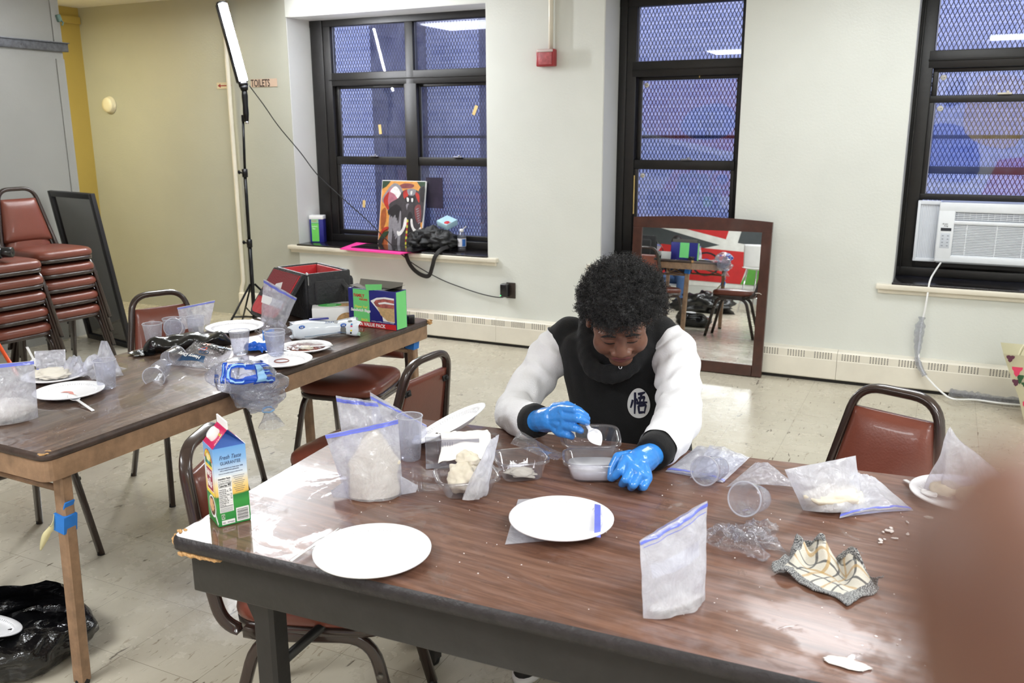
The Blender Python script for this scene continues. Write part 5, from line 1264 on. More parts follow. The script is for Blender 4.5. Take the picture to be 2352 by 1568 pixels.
# lid flap folded down over the left long side
flo = Vector((-0.0, d_/2+0.012, h_-0.004)); fd = Vector((0, 0.145, -0.20)).normalized()
fm = Matrix((Vector((1, 0, 0)), fd, Vector((1, 0, 0)).cross(fd))).transposed()
FP = lambda x, y, z: flo+fm @ Vector((x, y, z))
fo = rounded_quad([(-0.15, 0), (0.15, 0), (0.15, 0.245), (-0.15, 0.245)], [0.01, 0.01, 0.06, 0.06], 7)
q = MB(); q.prism([tuple(p) for p in fo], -0.010, 0.006, lambda x, y, z: FP(x, y, z)); q.obj('lid', M_NYL, t, flat=True)
fi = inset(fo, 0.014)
q = MB(); q.prism([tuple(p) for p in fi], 0.006, 0.0085, lambda x, y, z: FP(x, y, z)); l1 = q.obj('lid_lining', M_REDL, t, flat=True)
q = MB(); q.prism([(-0.13, 0.012), (0.13, 0.012), (0.13, 0.135), (-0.13, 0.135)], 0.0085, 0.0105, lambda x, y, z: FP(x, y, z)); q.obj('mesh_pocket', M_MESH, t, flat=True)
q = MB(); q.prism([(-0.135, 0.118), (0.135, 0.118), (0.135, 0.150), (-0.135, 0.150)], 0.009, 0.013, lambda x, y, z: FP(x, y, z)); q.obj('pocket_band', M_NYL, t, flat=True)
q = MB(); q.prism([(-0.05, 0.118), (-0.02, 0.06), (0.03, 0.075), (0.035, 0.118)], 0.0106, 0.0118, lambda x, y, z: FP(x, y, z)); q.prism([(0.05, 0.105), (0.10, 0.095), (0.10, 0.13), (0.05, 0.13)], 0.0106, 0.0118, lambda x, y, z: FP(x, y, z)); q.obj('card_in_pocket', M_CARD, t, flat=True)
q = MB(); q.box((-w_/2-0.012, 0.0, 0.10), (0.022, d_*.72, 0.15), bev=0.01); q.obj('side_pocket', M_NYL, t)
q = MB(); q.box((0.02, -d_/2-0.03, 0.10), (w_*.82, 0.05, 0.15), bev=0.018); q.obj('front_pocket', M_NYL, t)
q = MB(); q.tube(curvepts([(-w_/2, -0.06, 0.17), (-w_/2-0.075, -0.09, 0.10), (-w_/2-0.06, -0.12, 0.02), (-w_/2-0.0, -0.15, 0.012)], 6), 1.0, 8, sec=(0.004, 0.03)); q.obj('strap', M_NYL, t)
q = MB(); q.tube([Vector((-w_/2-0.07+0.012*math.cos(a), -0.1, 0.075+0.028*math.sin(a))) for a in [2*math.pi*k/14 for k in range(14)]], 0.003, 6, closed=True); q.obj('red_carabiner', mat('red anodised', (220, 40, 40), 0.25, 0.6), t)
q = MB(); q.ell((-w_/2-0.004, d_/2, h_), (0.008, 0.008, 0.008)); q.box((-w_/2-0.006, d_/2-0.005, h_-0.03), (0.005, 0.008, 0.04)); q.obj('zip_pull', M_CHROME, t)
# white box with green oval behind
a, b = at_z(712, 746, Z1), at_z(806, 742, Z1); dv = (b-a).normalized()
t = thing('white_box', tuple((a+b)/2+dv*0.03+Vector((-dv.y, dv.x, 0))*0.07), math.atan2(dv.y, dv.x), 'white carton with a green oval lying beside the camera bag', 'box')
Lb = 0.215
q = MB(); q.box((0, 0, 0.036), (Lb, 0.145, 0.072), bev=0.002); q.obj('carton', M_CARD, t)
q = MB(); q.prism([(-0.03+0.052*math.cos(2*math.pi*k/32), 0.0+0.036*math.sin(2*math.pi*k/32)) for k in range(32)], 0.0722, 0.0728); q.obj('green_oval', mat('oval green', (86, 190, 96), 0.4), t)
q = MB(); q.prism([(-0.045, -0.012), (-0.005, -0.02), (0.0, 0.012), (-0.04, 0.02)], 0.0728, 0.0732); q.obj('oval_text_patch', mat('oval pale green', (150, 220, 150), 0.4), t)
q = MB(); q.prism([(0.04+0.05*math.cos(2*math.pi*k/24), -0.005+0.035*math.sin(2*math.pi*k/24)) for k in range(24)], 0.0721, 0.0726); q.prism([(0.045+0.05*math.cos(math.pi*k/16), 0.005+0.045*math.sin(math.pi*k/16)) for k in range(17)], 0.0728, 0.0733, lambda x, y, z: (x, -z, y)); q.obj('bread_picture', mat('bread tan', (196, 156, 108), 0.5, var=0.3, vscale=60), t)
q = MB(); q.prism([(-0.100, 0.02), (-0.072, 0.02), (-0.072, 0.048), (-0.100, 0.048)], 0.0721, 0.0726); q.obj('grey_mark', mat('print grey', (120, 124, 132), 0.5), t)
crumple('crumpled_bag', 'clear bag draped over the front of the white carton', 'bag', at_z(735, 760, Z1), (0.17, 0.06, 0.035), 12.4, M_FILMC, rz=0.6)
# white torn pouch in front
a, b = at_z(672, 782, Z1), at_z(822, 772, Z1); dv = (b-a).normalized(); Lp = (b-a).length*0.93
t = thing('white_pouch', tuple((a+b)/2+Vector((-dv.y, dv.x, 0))*0.03), math.atan2(dv.y, dv.x), 'torn white glossy pouch lying in front of the sandwich bag box', 'pouch')
M_PCH = mat('glossy white pouch', (228, 236, 246), 0.18, var=0.04, bump=0.35, bscale=18, coat=0.5)
def pouch(u, v, grow=0.0):
    x = (v-0.5)*Lp; a = 2*math.pi*u; k = 0.9+0.16*math.sin(v*7)+0.12*noise.noise(Vector((v*4, math.cos(a), math.sin(a)))); e = 0.6
    return Vector((x+0.006*math.sin(3*a)*(1 if v > .5 else -1)*abs(2*v-1)**4, math.copysign(abs(math.cos(a))**e, math.cos(a))*(0.050*k+grow), max(0.001, 0.037+math.copysign(abs(math.sin(a))**e, math.sin(a))*(0.036*k+grow))))
q = MB(); q.grid(pouch, 36, 40, closed_u=True); q.obj('pouch_skin', M_PCH, t)
q = MB(); q.grid(lambda u, v: pouch(u, 0.02+0.96*v)*0.985+Vector((0, 0, 0.0006)), 30, 8, closed_u=True); q.obj('dark_inside', mat('pouch inside', (110, 112, 112), 0.5), t)
for sx, v0 in ((1, 1.0), (-1, 0.0)):
    q = MB(); q.grid(lambda u, v: pouch(u, v0)+Vector((sx*v*(0.012+0.016*noise.noise(Vector((math.cos(6.283*u)*1.7, math.sin(6.283*u)*1.7, sx*3)))+0.004*noise.noise(Vector((math.cos(6.283*u)*9, math.sin(6.283*u)*9, sx)))), 0, 0.0)), 60, 3, closed_u=True); q.obj('torn_edge', M_PCH, t)
def pprint(u0, u1, v0, v1, m, name): q = MB(); q.grid(lambda u, v: pouch(u0+(u1-u0)*u, v0+(v1-v0)*v, 0.0009), 6, 10); q.obj(name, m, t)
M_LGB = mat('badge blue', (62, 108, 190), 0.4)
for vv in (0.13, 0.80):
    q = MB(); c = pouch(0.44, vv, 0.0015); q.ell(c, (0.013, 0.003, 0.008), n=20, m=6); q.obj('blue_badge', M_LGB, t)
    text('lettering', 'LG', 0.009, frame_mtx(c+Vector((-0.006, -0.0036, -0.003)), (1, 0, 0), (0, -0.15, 1)), M_WHT, t, bold=.0003)
text('lettering', 'X-RAY', 0.013, frame_mtx(pouch(0.37, 0.50, 0.003), (1, 0, 0.02), (0, 0.75, 0.65)), mat('print blue grey', (60, 84, 140), 0.5), t, shear=.2)
text('lettering', '100', 0.012, frame_mtx(pouch(0.57, 0.70, 0.002), (1, 0, 0), (0, 0, 1)), mat('print blue grey', (60, 84, 140), 0.5), t)
pprint(0.545, 0.555, 0.15, 0.85, mat('print slate wave', (120, 150, 176), 0.4), 'wave_line'); pprint(0.585, 0.595, 0.10, 0.16, M_INK, 'small_print'); pprint(0.585, 0.595, 0.36, 0.46, M_INK, 'small_print')
for k, cc_ in enumerate(((60, 150, 210), (220, 60, 120), (240, 220, 60), (20, 20, 20))):
    q = MB(); q.box(pouch(0.44+0.035*k, 0.925, 0.001), (0.007, 0.002, 0.006)); q.obj('colour_mark', mat('registration %d' % k, cc_, 0.4), t)
q = MB(); q.box((-0.02, 0.01, 0.076), (0.08, 0.02, 0.006), bev=0.002); q.obj('blue_edge', M_NAVY, t)
# sandwich bag box at the corner
a, b = at_z(803, 745, Z1), at_z(911, 759, Z1); dv = (b-a).normalized(); wB = 0.205; hB = 0.166; dB = 0.078
rzB = math.atan2(dv.y, dv.x)
t = thing('sandwich_bag_box', tuple(b), rzB, 'green and navy sandwich bag box standing at the far corner of the left table', 'box')
X0 = -wB; t.scale = ((b-a).length/wB, 1, 1)
q = MB(); q.box((-wB/2, dB/2, hB/2), (wB, dB, hB), bev=0.0012); q.obj('carton', M_NAVY, t)
def fr(x0, x1, z0, z1, m, name, y=-0.0006): q = MB(); q.box(((x0+x1)/2, y, (z0+z1)/2), (x1-x0, 0.0008, z1-z0)); return q.obj(name, m, t)
M_BGRN = mat('mint green print', (122, 222, 132), 0.45)
fr(X0+0.022, X0+0.092, 0.022, hB-0.002, M_BGRN, 'green_panel'); fr(X0+0.07, X0+0.14, 0.022, hB-0.002, M_BGRN, 'green_panel', dB+0.0006); fr(X0+0.001, -0.001, 0.0, 0.023, M_REDB, 'red_band', -0.0009)
q = MB(); q.box((0.0006, dB/2, hB/2), (0.0008, dB-0.008, hB-0.004)); q.obj('green_side', M_BGRN, t)
fx = lambda x, z, y=-0.0013: frame_mtx((x, y, z), (1, 0, 0), (0, 0, 1))
text('lettering', 'EXTRA VALUE PACK', 0.0205, fx(X0+0.012, 0.0045, -.0016), M_WHT, t, bold=.0005, wscale=.78)
text('lettering', 'FAMILY', 0.0195, fx(X0+0.025, hB-0.036), M_REDB, t, bold=.0006, wscale=.74)
text('lettering', 'values', 0.017, fx(X0+0.048, hB-0.050), M_REDB, t, bold=.0003, wscale=.9)
text('lettering', 'Zipper Seal', 0.0135, fx(X0+0.027, 0.083), M_YEL, t, bold=.0003, shear=.15, wscale=.9)
text('lettering', 'Sandwich Bags', 0.0175, fx(X0+0.010, 0.066, -.0016), M_WHT, t, bold=.0006, shear=.15, wscale=.84)
text('lettering', 'BAGS', 0.014, fx(X0+0.055, 0.026), M_YEL, t, bold=.0003, wscale=.8)
text('lettering', '6 1/2 in. x 5 7/8 in. (16.5cm x 14.9cm)', 0.0062, fx(X0+0.100, 0.027), M_WHT, t)
M_SAND = mat('bread picture', (206, 172, 124), 0.6, var=0.18, vscale=90); M_MEAT = mat('filling picture', (176, 96, 90), 0.5, var=0.5, vscale=60)
q = MB()
def fp(m_i, pts, y): q.mi = m_i; q.prism([(X0+x, z) for x, z in pts], y, y-0.0003, lambda x, y_, z: (x, z, y_))
fp(0, [(0.098, 0.118), (0.125, 0.134), (0.160, 0.140), (0.199, 0.138), (0.199, 0.032), (0.150, 0.034), (0.146, 0.058)], -0.0010)
fp(1, [(0.125, 0.096), (0.150, 0.092), (0.199, 0.094), (0.199, 0.035), (0.170, 0.036), (0.140, 0.060)], -0.0014)
fp(2, [(0.112, 0.112), (0.122, 0.124), (0.155, 0.132), (0.199, 0.130), (0.199, 0.094), (0.150, 0.092), (0.122, 0.096)], -0.0014)
fp(0, [(0.130, 0.112), (0.160, 0.120), (0.199, 0.116), (0.199, 0.110), (0.160, 0.111), (0.135, 0.106)], -0.0018)
q.obj('sandwich_picture', [M_WHT, M_SAND, M_MEAT], t, flat=True)
q = MB(); q.prism([(X0+0.084, hB-0.004), (X0+0.150, hB+0.006), (X0+0.152, hB+0.030), (X0+0.080, hB+0.022)], -0.004, -0.0052, lambda x, z, y: (x, y, z)); q.obj('open_tab', M_BGRN, t, flat=True)
q = MB(); q.box((-wB/2, dB/2, hB-0.0005), (wB-0.012, dB-0.012, 0.002)); q.obj('dark_mouth', M_INKB, t)
q = MB(); q.box((-wB/2, dB-0.010, hB+0.014), (wB-0.02, 0.0015, 0.034), rot=(-0.4, 0, 0)); q.box((-0.03, dB*.5, hB+0.010), (0.07, dB*.7, 0.0012), rot=(0, -0.35, 0)); q.box((X0+0.03, dB*.5, hB+0.004), (0.06, dB*.7, 0.0012), rot=(0, 0.16, 0)); q.obj('top_flaps', mat('grey card inside', (120, 116, 110), 0.8), t, flat=True)
# black adapter by the corner
c = at_z(940, 742, Z1); t = thing('black_charger', tuple(c), 0.5, 'small black charger block at the far corner of the left table', 'charger')
q = MB(); q.box((0, 0, 0.018), (0.050, 0.030, 0.036), bev=0.004); q.obj('body', M_CAMB, t)
q = MB(); q.box((-0.032, 0.0, 0.012), (0.02, 0.012, 0.014), bev=0.003); q.tube(curvepts([(-0.04, 0, 0.012), (-0.07, 0.02, 0.008), (-0.10, 0.05, 0.004)], 5), 0.003, 6); q.obj('plug', M_CAMB, t)
# ================================================================== FRONT TABLE
# half and half carton
fc, lc, rc = at_z(503, 1211, TZ), at_z(464, 1186, TZ), at_z(563, 1196, TZ)
xd = (rc-fc); xd.z = 0; wC = 0.094; xd.normalize()
t = thing('milk_carton', tuple(fc+Vector((0, 0, 0.0006))), math.atan2(xd.y, xd.x), 'half and half cream carton with white cap at the left end of the front table', 'carton')
t.scale = (0.745, 0.745, 0.851)
# local: front-right face along +x at y=0 ; left face along x=0 going +y
def m_carton():
    mt, nt, b = newmat('carton print'); v = nt('TexCoord').outputs['Object']
    z = nt('SeparateXYZ', {0: v}).outputs[2]
    wv = nt.math('ADD', nt.math('MULTIPLY', z, 4.55), nt.math('MULTIPLY', nt.noise(v, 14, 2), 0.06))
    c = nt.ramp(wv, [(0.0, lin((40, 138, 66))), (0.30, lin((62, 160, 74))), (0.385, lin((40, 128, 62))), (0.405, lin((240, 196, 92))), (0.50, lin((252, 222, 150))), (0.64, lin((226, 236, 246))), (0.82, lin((140, 188, 236))), (1.0, lin((96, 160, 226)))])
    nt.link(c, b.inputs['Base Color']); b.inputs['Roughness'].default_value = 0.32; b.inputs['Coat Weight'].default_value = 0.2; return mt
hC = 0.208; a = wC; gz = hC+0.046
q = MB()
q.box((a/2, a/2, hC/2), (a, a, hC))
q.obj('carton_body', m_carton(), t)
M_MAG = mat('carton magenta', (196, 30, 88), 0.35); M_SKY = mat('carton deep blue', (54, 96, 176), 0.35)
# gable: ridge runs along the x direction at y=a/2 (slopes face the left... and the back)
# sloping panels on the x=0 and x=a sides, folded triangles on y=0 and y=a
ra, rb = Vector((a/2, 0.012, gz)), Vector((a/2, a-0.012, gz))
q = MB()
q.mi = 0; q.poly([(0, 0, hC), (a/2, 0.0, gz), (a/2, a, gz), (0, a, hC)]); q.mi = 0; q.poly([(a, 0, hC), (a, a, hC), (a/2, a, gz), (a/2, 0, gz)])
q.mi = 1; q.poly([(0, 0, hC), (a/2, 0.030, gz-0.012), (a/2, 0, gz)]); q.poly([(a, 0, hC), (a/2, 0, gz), (a/2, 0.030, gz-0.012)]); q.poly([(0, 0, hC), (a, 0, hC), (a/2, 0.030, gz-0.012)]); q.poly([(0, a, hC), (a/2, a, gz), (a/2, a-.03, gz-.012)]); q.poly([(a, a, hC), (0, a, hC), (a/2, a-.03, gz-.012)])
q.obj('gable_top', [M_MAG, M_SKY], t, flat=True)
q = MB(); q.box((a/2, a/2, gz+0.009), (0.004, a, 0.020)); q.obj('top_fin', M_CARD, t)
# cap on the left slope
sn = Vector((-(gz-hC), 0, a/2)).normalized(); cc = Vector((a*.25, a*.48, (hC+gz)/2)); mc = sn.to_track_quat('Z', 'Y').to_matrix()
q = MB(); q.lathe([(0.0185, -0.001), (0.0185, 0.003), (0.0175, 0.004), (0.0175, 0.016), (0.0160, 0.018), (0, 0.018)], 30, c=cc, mtx=mc); q.obj('cap', M_CARD, t)
text('lettering', 'HALF & HALF', 0.0075, frame_mtx(Vector((a*.09, a*.02, hC+.0085))+sn*.001, (a/2*.95, 0, gz-hC), (0, 1, 0)), M_WHT, t, wscale=.8)
text('lettering', 'LAND O LAKES', 0.0085, frame_mtx(Vector((a*.33, a*.03, hC+.0315))+sn*.001, (0.02, 1, 0.02), (-a/2, 0, -(gz-hC))), M_YEL, t, wscale=.8)
# left face (x = 0): reads from y=a to y=0
LF = lambda y, z, o=-0.0007: frame_mtx((o, y, z), (0, -1, 0), (0, 0, 1))
def lpan(y0, y1, z0, z1, m, name, o=-0.0003): q = MB(); q.box((o, (y0+y1)/2, (z0+z1)/2), (0.0005, y1-y0, z1-z0)); return q.obj(name, m, t)
def rpan(x0, x1, z0, z1, m, name, o=-0.0003): q = MB(); q.box(((x0+x1)/2, o, (z0+z1)/2), (x1-x0, 0.0005, z1-z0)); return q.obj(name, m, t)
lpan(0.020, 0.078, 0.086, 0.148, M_WHT, 'name_border'); lpan(0.022, 0.076, 0.088, 0.147, mat('carton maroon', (158, 30, 62), 0.4), 'name_panel', -0.0005)
text('lettering', 'HALF', 0.0225, LF(0.0735, 0.1255), M_WHT, t, bold=.0008, wscale=.82)
text('lettering', 'and', 0.0125, LF(0.060, 0.1135), M_WHT, t, shear=.3)
text('lettering', 'HALF', 0.0225, LF(0.0735, 0.0965), M_WHT, t, bold=.0008, wscale=.82)
lpan(0.016, 0.082, 0.148, 0.156, mat('carton yellow', (250, 214, 70), 0.4), 'yellow_ribbon')
q = MB(); q.prism([(0.049+0.034*math.cos(math.pi*k/14), 0.157+0.034*math.sin(math.pi*k/14)) for k in range(15)], -0.0006, 0, lambda y, z, x: (x, y, z)); q.obj('lake_sky', mat('emblem pale yellow', (246, 226, 160), 0.4), t)
q = MB(); q.prism([(0.018, 0.157), (0.080, 0.157), (0.078, 0.167), (0.02, 0.167)], -0.0009, 0, lambda y, z, x: (x, y, z)); q.obj('lake_water', mat('lake teal', (52, 150, 160), 0.4), t)
q = MB(); q.prism([(0.018, 0.157), (0.038, 0.157), (0.03, 0.176), (0.022, 0.168)], -0.0011, 0, lambda y, z, x: (x, y, z)); q.prism([(0.062, 0.157), (0.080, 0.157), (0.078, 0.168), (0.068, 0.176)], -0.0011, 0, lambda y, z, x: (x, y, z)); q.obj('lake_trees', mat('tree green', (38, 110, 56), 0.4), t)
q = MB(); q.rings([[(-0.0012, 0.049+r*math.cos(R(a_)), 0.157+r*math.sin(R(a_))) for r in (0.031, 0.041)] for a_ in range(20, 161, 10)], closed_ring=False, caps=False); q.obj('arch_band', mat('arch red', (206, 70, 50), 0.4), t)
for k, ch in enumerate('LAND O LAKES'):
    a_ = 152-k*10.6; text('lettering', ch, 0.0105, frame_mtx((-0.0018, 0.049-0.0325*math.cos(R(a_))*-1*-1 if False else 0.049-0.0325*math.cos(R(180-a_)), 0.157+0.0325*math.sin(R(a_))), (0, -math.sin(R(a_)), -math.cos(R(a_))*-1*-1 if False else -math.cos(R(180-a_))*-1*-1 if False else math.cos(R(180-a_))*0+0.0001), (0, 0, 1)), M_YEL, t, wscale=.8, bold=.0003)
lpan(0.012, 0.088, 0.076, 0.086, mat('carton yellow', (250, 214, 70), 0.4), 'yellow_band')
q = MB(); q.prism([(0.045+0.032*math.cos(2*math.pi*k/32), 0.044+0.030*math.sin(2*math.pi*k/32)) for k in range(32)], -0.0006, 0, lambda y, z, x: (x, y, z)); q.box((-0.0004, 0.012, 0.016), (0.0006, 0.030, 0.010), rot=(0.75, 0, 0)); q.obj('cup_picture', M_WHT, t)
q = MB(); q.prism([(0.046+0.026*math.cos(2*math.pi*k/32), 0.045+0.025*math.sin(2*math.pi*k/32)) for k in range(32)], -0.001, 0, lambda y, z, x: (x, y, z)); q.obj('coffee_picture', mat('coffee brown', (88, 48, 30), 0.4), t)
q = MB(); q.prism([(0.047+0.020*math.cos(2*math.pi*k/20)*(1+.2*math.sin(3*k)), 0.047+0.017*math.sin(2*math.pi*k/20)*(1+.2*math.cos(2*k))) for k in range(20)], -0.0013, 0, lambda y, z, x: (x, y, z)); q.obj('cream_swirl', mat('cream swirl', (232, 180, 130), 0.4, var=.3, vscale=80), t)
# right face (y = 0)
RF = lambda x, z, o=-0.0008: frame_mtx((x, o, z), (1, 0, 0), (0, 0, 1))
M_NVT = mat('carton text navy', (44, 56, 104), 0.5)
text('lettering', 'Fresh Taste', 0.0155, RF(0.016, 0.177), M_NVT, t, shear=.35, wscale=.86)
text('lettering', 'GUARANTEE', 0.0125, RF(0.018, 0.163), M_NVT, t, wscale=.82)
text('lettering', 'We stand behind our fresh taste 100%', 0.0046, RF(0.011, 0.152), M_NVT, t); text('lettering', 'with a sealed fresh guarantee.', 0.0046, RF(0.016, 0.1465), M_NVT, t); text('lettering', 'If you are not satisfied, contact us within this time.', 0.0034, RF(0.012, 0.139), M_NVT, t)
rpan(0.007, 0.047, 0.036, 0.132, M_WHT, 'nutrition_panel')
text('lettering', 'Nutrition Facts', 0.0062, RF(0.0085, 0.1245), M_INK, t, bold=.0002, wscale=.93); text('lettering', 'Calories', 0.0072, RF(0.0085, 0.1055), M_INK, t, bold=.0002); text('lettering', '40', 0.0098, RF(0.0345, 0.1055), M_INK, t, bold=.0002)
for z, s_ in ((0.1195, '16 servings per container'), (0.1148, 'Serving size  2 Tbsp (30mL)')): text('lettering', s_, 0.0034, RF(0.0085, z), M_INK, t)
for k, s_ in enumerate(('Total Fat 3g         4%', 'Saturated Fat 2g   10%', 'Trans Fat 0g', 'Cholesterol 10mg   3%', 'Sodium 15mg        1%', 'Total Carb. 1g        0%', 'Dietary Fiber 0g', 'Total Sugars 1g', 'Protein 1g')): text('lettering', s_, 0.0040, RF(0.0085, 0.0965-0.0052*k), M_INK, t)
q = MB()
for z, h in ((0.1125, 0.0012), (0.1035, 0.0008), (0.0515, 0.0014)): q.box((0.027, -0.0007, z), (0.037, 0.0004, h))
for k in range(9): q.box((0.027, -0.0006, 0.0952-0.0052*k), (0.037, 0.0003, 0.0003))
for k in range(5): q.box((0.027, -0.0006, 0.0475-0.0024*k), (0.036, 0.0003, 0.0007))
q.obj('panel_rules', M_INK, t)
q = MB()
for k in range(9): q.box((0.068, -0.0005, 0.128-0.0052*k), (0.034-0.006*(k % 3), 0.0003, 0.0011))
q.obj('ingredient_lines', M_NVT, t)
rpan(0.053, 0.091, 0.004, 0.041, M_WHT, 'barcode_panel')
q = MB()
for k in range(11): q.box((0.072, -0.0007, 0.008+0.0028*k), (0.032, 0.0004, 0.0008+0.0008*((k*7) % 3)*.6))
q.obj('barcode', M_INK, t)
rpan(0.010, 0.020, 0.017, 0.032, mat('print pale green', (180, 206, 176), 0.5), 'recycle_mark'); rpan(0.010, 0.048, 0.003, 0.0145, M_WHT, 'seal_panel')
q = MB()
for k in range(3):
    a0 = math.pi/2+k*2.094; q.rings([[(0.015+r*math.cos(a0+b), -0.0009, 0.025+r*math.sin(a0+b)) for r in (0.0026, 0.0044)] for b in (0, .4, .8, 1.2, 1.6)], closed_ring=False, caps=False)
q.obj('recycle_arrows', M_INK, t)
text('lettering', 'FSC', 0.0050, RF(0.0125, 0.006), M_INK, t); text('lettering', 'MIX Packaging', 0.0034, RF(0.026, 0.007), M_INK, t)

# plates
pc = at_z(856, 1277, Z1); plate('empty white plate at the near left of the front table beside the fork', pc, 0.237)
q = None
# fork beside it
fa, fb = at_z(668, 1288, Z1+0.003), at_z(786, 1218, Z1+0.004)
t = thing('plastic_fork', tuple(fa), 0, 'white plastic fork under the edge of the empty plate', 'fork'); d = fb-fa; L = d.length; d.normalize(); s_ = Vector((-d.y, d.x, 0))
q = MB(); rg = []
for k in range(15):
    f = k/14; hw = 0.0035+0.0015*f if f < .55 else 0.0045+0.0095*math.sin(min(1, (f-.55)/.3)*math.pi/2); z = 0.004*math.sin(f*3.1)
    rg.append([d*(L*.74*f)+s_*hw*k2+UP*(z+zz) for k2, zz in ((-1, 0), (-.3, .0016), (.3, .0016), (1, 0), (.3, -.001), (-.3, -.001))])
q.rings(rg); q.obj('handle', M_SPOON, t)
for k in range(4):
    q = MB(); o = s_*(0.0042*(k-1.5)*1.6); q.tube([d*(L*.72)+o*.9+UP*.001, d*(L*.88)+o, d*L+o*.95+UP*0.003], [0.0021, 0.0019, 0.0009], 6); q.obj('tine', M_SPOON, t)
# plate on a zip bag
pc2 = at_z(1289, 1203, Z1+0.008)
zip_bag('zip bag lying flat under the white plate in the middle of the front table', (1160, 1250), (1372, 1232), (1352, 1146), (1190, 1146), lean=89, thick=0.002, seed=21, crump=0.002, m=M_FILMW, zipper=False, prof=lambda v: 1, name='zip_bag')
plate('white plate lying on a flat zip bag in the middle of the front table', pc2, 0.226)
a0, a1 = at_z(1365, 1226, Z1+0.028), at_z(1366, 1150, Z1+0.028)
q = MB(); q.grid(lambda u, v: a0.lerp(a1, v)+(Vector((0.013, 0.002, 0)))*u+UP*(0.003*math.sin(9*v)-0.006*abs(2*v-1)), 3, 14); q.obj('zip_strip', M_ZIP); bpy.data.objects['zip_strip' if False else [o for o in bpy.data.objects if o.name.startswith('zip_strip')][-1].name]
zs = [o for o in C.objects if o.name.startswith('zip_strip') and o.parent is None][-1]; zs.name = 'zip_closure'
tag(zs, 'blue zip closure of the flat bag folded over the middle plate', 'zip closure')

# flour bag and the two clear bags behind it
rzv = lambda a, b: math.atan2((at_z(*b, TZ)-at_z(*a, TZ)).y, (at_z(*b, TZ)-at_z(*a, TZ)).x)
t, sf, N = zip_bag('big zip bag full of cream dough at the left of the front table', (796, 1142), (926, 1134), (914, 962), (746, 998), lean=5, thick=0.046, seed=31.4, m=M_FILM, prof=lambda v: (1-v)**0.55, zipv=0.955, crump=0.006)
for px, s in ((788, -1), (930, 1)):
    q = MB(); c = Vector(t.location); xdir = (at_z(926, 1134, TZ)-at_z(796, 1142, TZ)).normalized(); e0 = (at_z(926, 1134, TZ)-at_z(796, 1142, TZ)).length/2
    b0 = xdir*(s*e0*.92); q.prism([(0, 0), (0.035, 0.004), (0.04, 0.018), (0.0, 0.045)], -0.004, 0.004, lambda x, z, y: b0+xdir*(s*x)+Vector((xdir.y, -xdir.x, 0))*y+UP*z); q.obj('corner_ear', M_FILMW, t)
c = Vector(t.location)
def dough_in(u, v):
    k = math.pi*2*u; zz = v
    hw = (0.056 if zz < .45 else 0.056*(1-(zz-.45)/.55)**0.85+0.004); th = 0.026*(1-zz)**0.6+0.002
    w = 1+0.10*noise.noise(Vector((math.cos(k)*2, math.sin(k)*2, zz*5)))
    return xdir*(hw*math.cos(k)*w+0.004*max(0, zz-.3))+Vector((xdir.y, -xdir.x, 0))*(th*math.sin(k)*w-0.015*zz)+UP*(0.002+zz*0.165)
q = MB(); q.grid(dough_in, 40, 26, closed_u=True); q.poly([dough_in(j/40, 0) for j in range(40)]); o = q.obj('dough', M_DOUGH); o.location = c; tag(o, 'cream dough rising to a peak inside the big bag on the front table', 'dough')
zip_bag('clear zip bag standing just behind the dough bag', (796, 1066), (908, 1058), (866, 922), (771, 908), lean=4, thick=0.03, seed=41, m=M_FILM, crump=0.012, zipv=0.93)
zip_bag('slumped zip bag right behind the tall cup, its zip folded over', (862, 1040), (982, 1006), (980, 976), (850, 900), lean=6, thick=0.03, seed=47, m=M_FILM, crump=0.012, zipv=0.90)
cup('tall cup of water drops standing by the tilted plate on the front table', at_z(943, 1052, Z1), 0.118, 0.034, 0.026)
# tilted plate
A, B = at_z(985, 1014, TZ+0.03), Vector((0, 0, 0))
pl = plate('white plate propped up at a slant beside the tall cup', at_y(1037, 980, 1.985)-Vector((0, 0, 0.006)), 0.226, depth=0.020)
pl.rotation_mode = 'XYZ'
vN = Vector((-0.44, -0.12, 0.89)).normalized(); pl.rotation_euler = vN.to_track_quat('Z', 'Y').to_euler()
# clear container lid with a white napkin, standing behind the dough tray
t = thing('container_lid', tuple(at_z(1040, 1074, Z1)), rzv((978, 1078), (1075, 1074)), 'rectangular clear plastic lid standing on edge under a white napkin', 'lid')
q = MB(); q.box((0, 0.0, 0.038), (0.135, 0.002, 0.074)); q.box((0, 0.014, 0.074), (0.135, 0.03, 0.002)); q.box((-0.067, 0.014, 0.038), (0.002, 0.03, 0.074)); q.box((0.067, 0.014, 0.038), (0.002, 0.03, 0.074)); q.box((0, 0.014, 0.001), (0.135, 0.03, 0.002)); q.obj('shell', M_PET, t)
q = MB()
for k in range(7): q.box((-0.036+0.006*k, -0.0016, 0.055), (0.0022, 0.0012, 0.03))
q.obj('rib', M_PET, t)
M_NAP = mat('white paper napkin', (244, 240, 234), 0.9, bump=0.2, bscale=60)
t = thing('napkin', tuple(at_z(1062, 1066, Z1)), rzv((1000, 1070), (1115, 1066)), 'white paper napkin draped over the clear lid behind the dough tray', 'napkin')
def nap(u, v):
    x = -0.062+0.125*u+0.010*math.sin(4*v); f = v
    y = -0.055+0.11*f; z = 0.082-0.045*max(0, .45-f)**1.0*2.2-0.05*max(0, f-.7)+0.008*noise.noise(Vector((u*5, v*5, 3)))-0.03*max(0, 0.35-u)*(1 if f < .5 else 0)
    return Vector((x, y, max(0.003, z)))
q = MB(); q.grid(nap, 22, 18); q.grid(lambda u, v: nap(u, v)-Vector((0, 0, 0.0012)), 22, 18); q.obj('sheet', M_NAP, t)
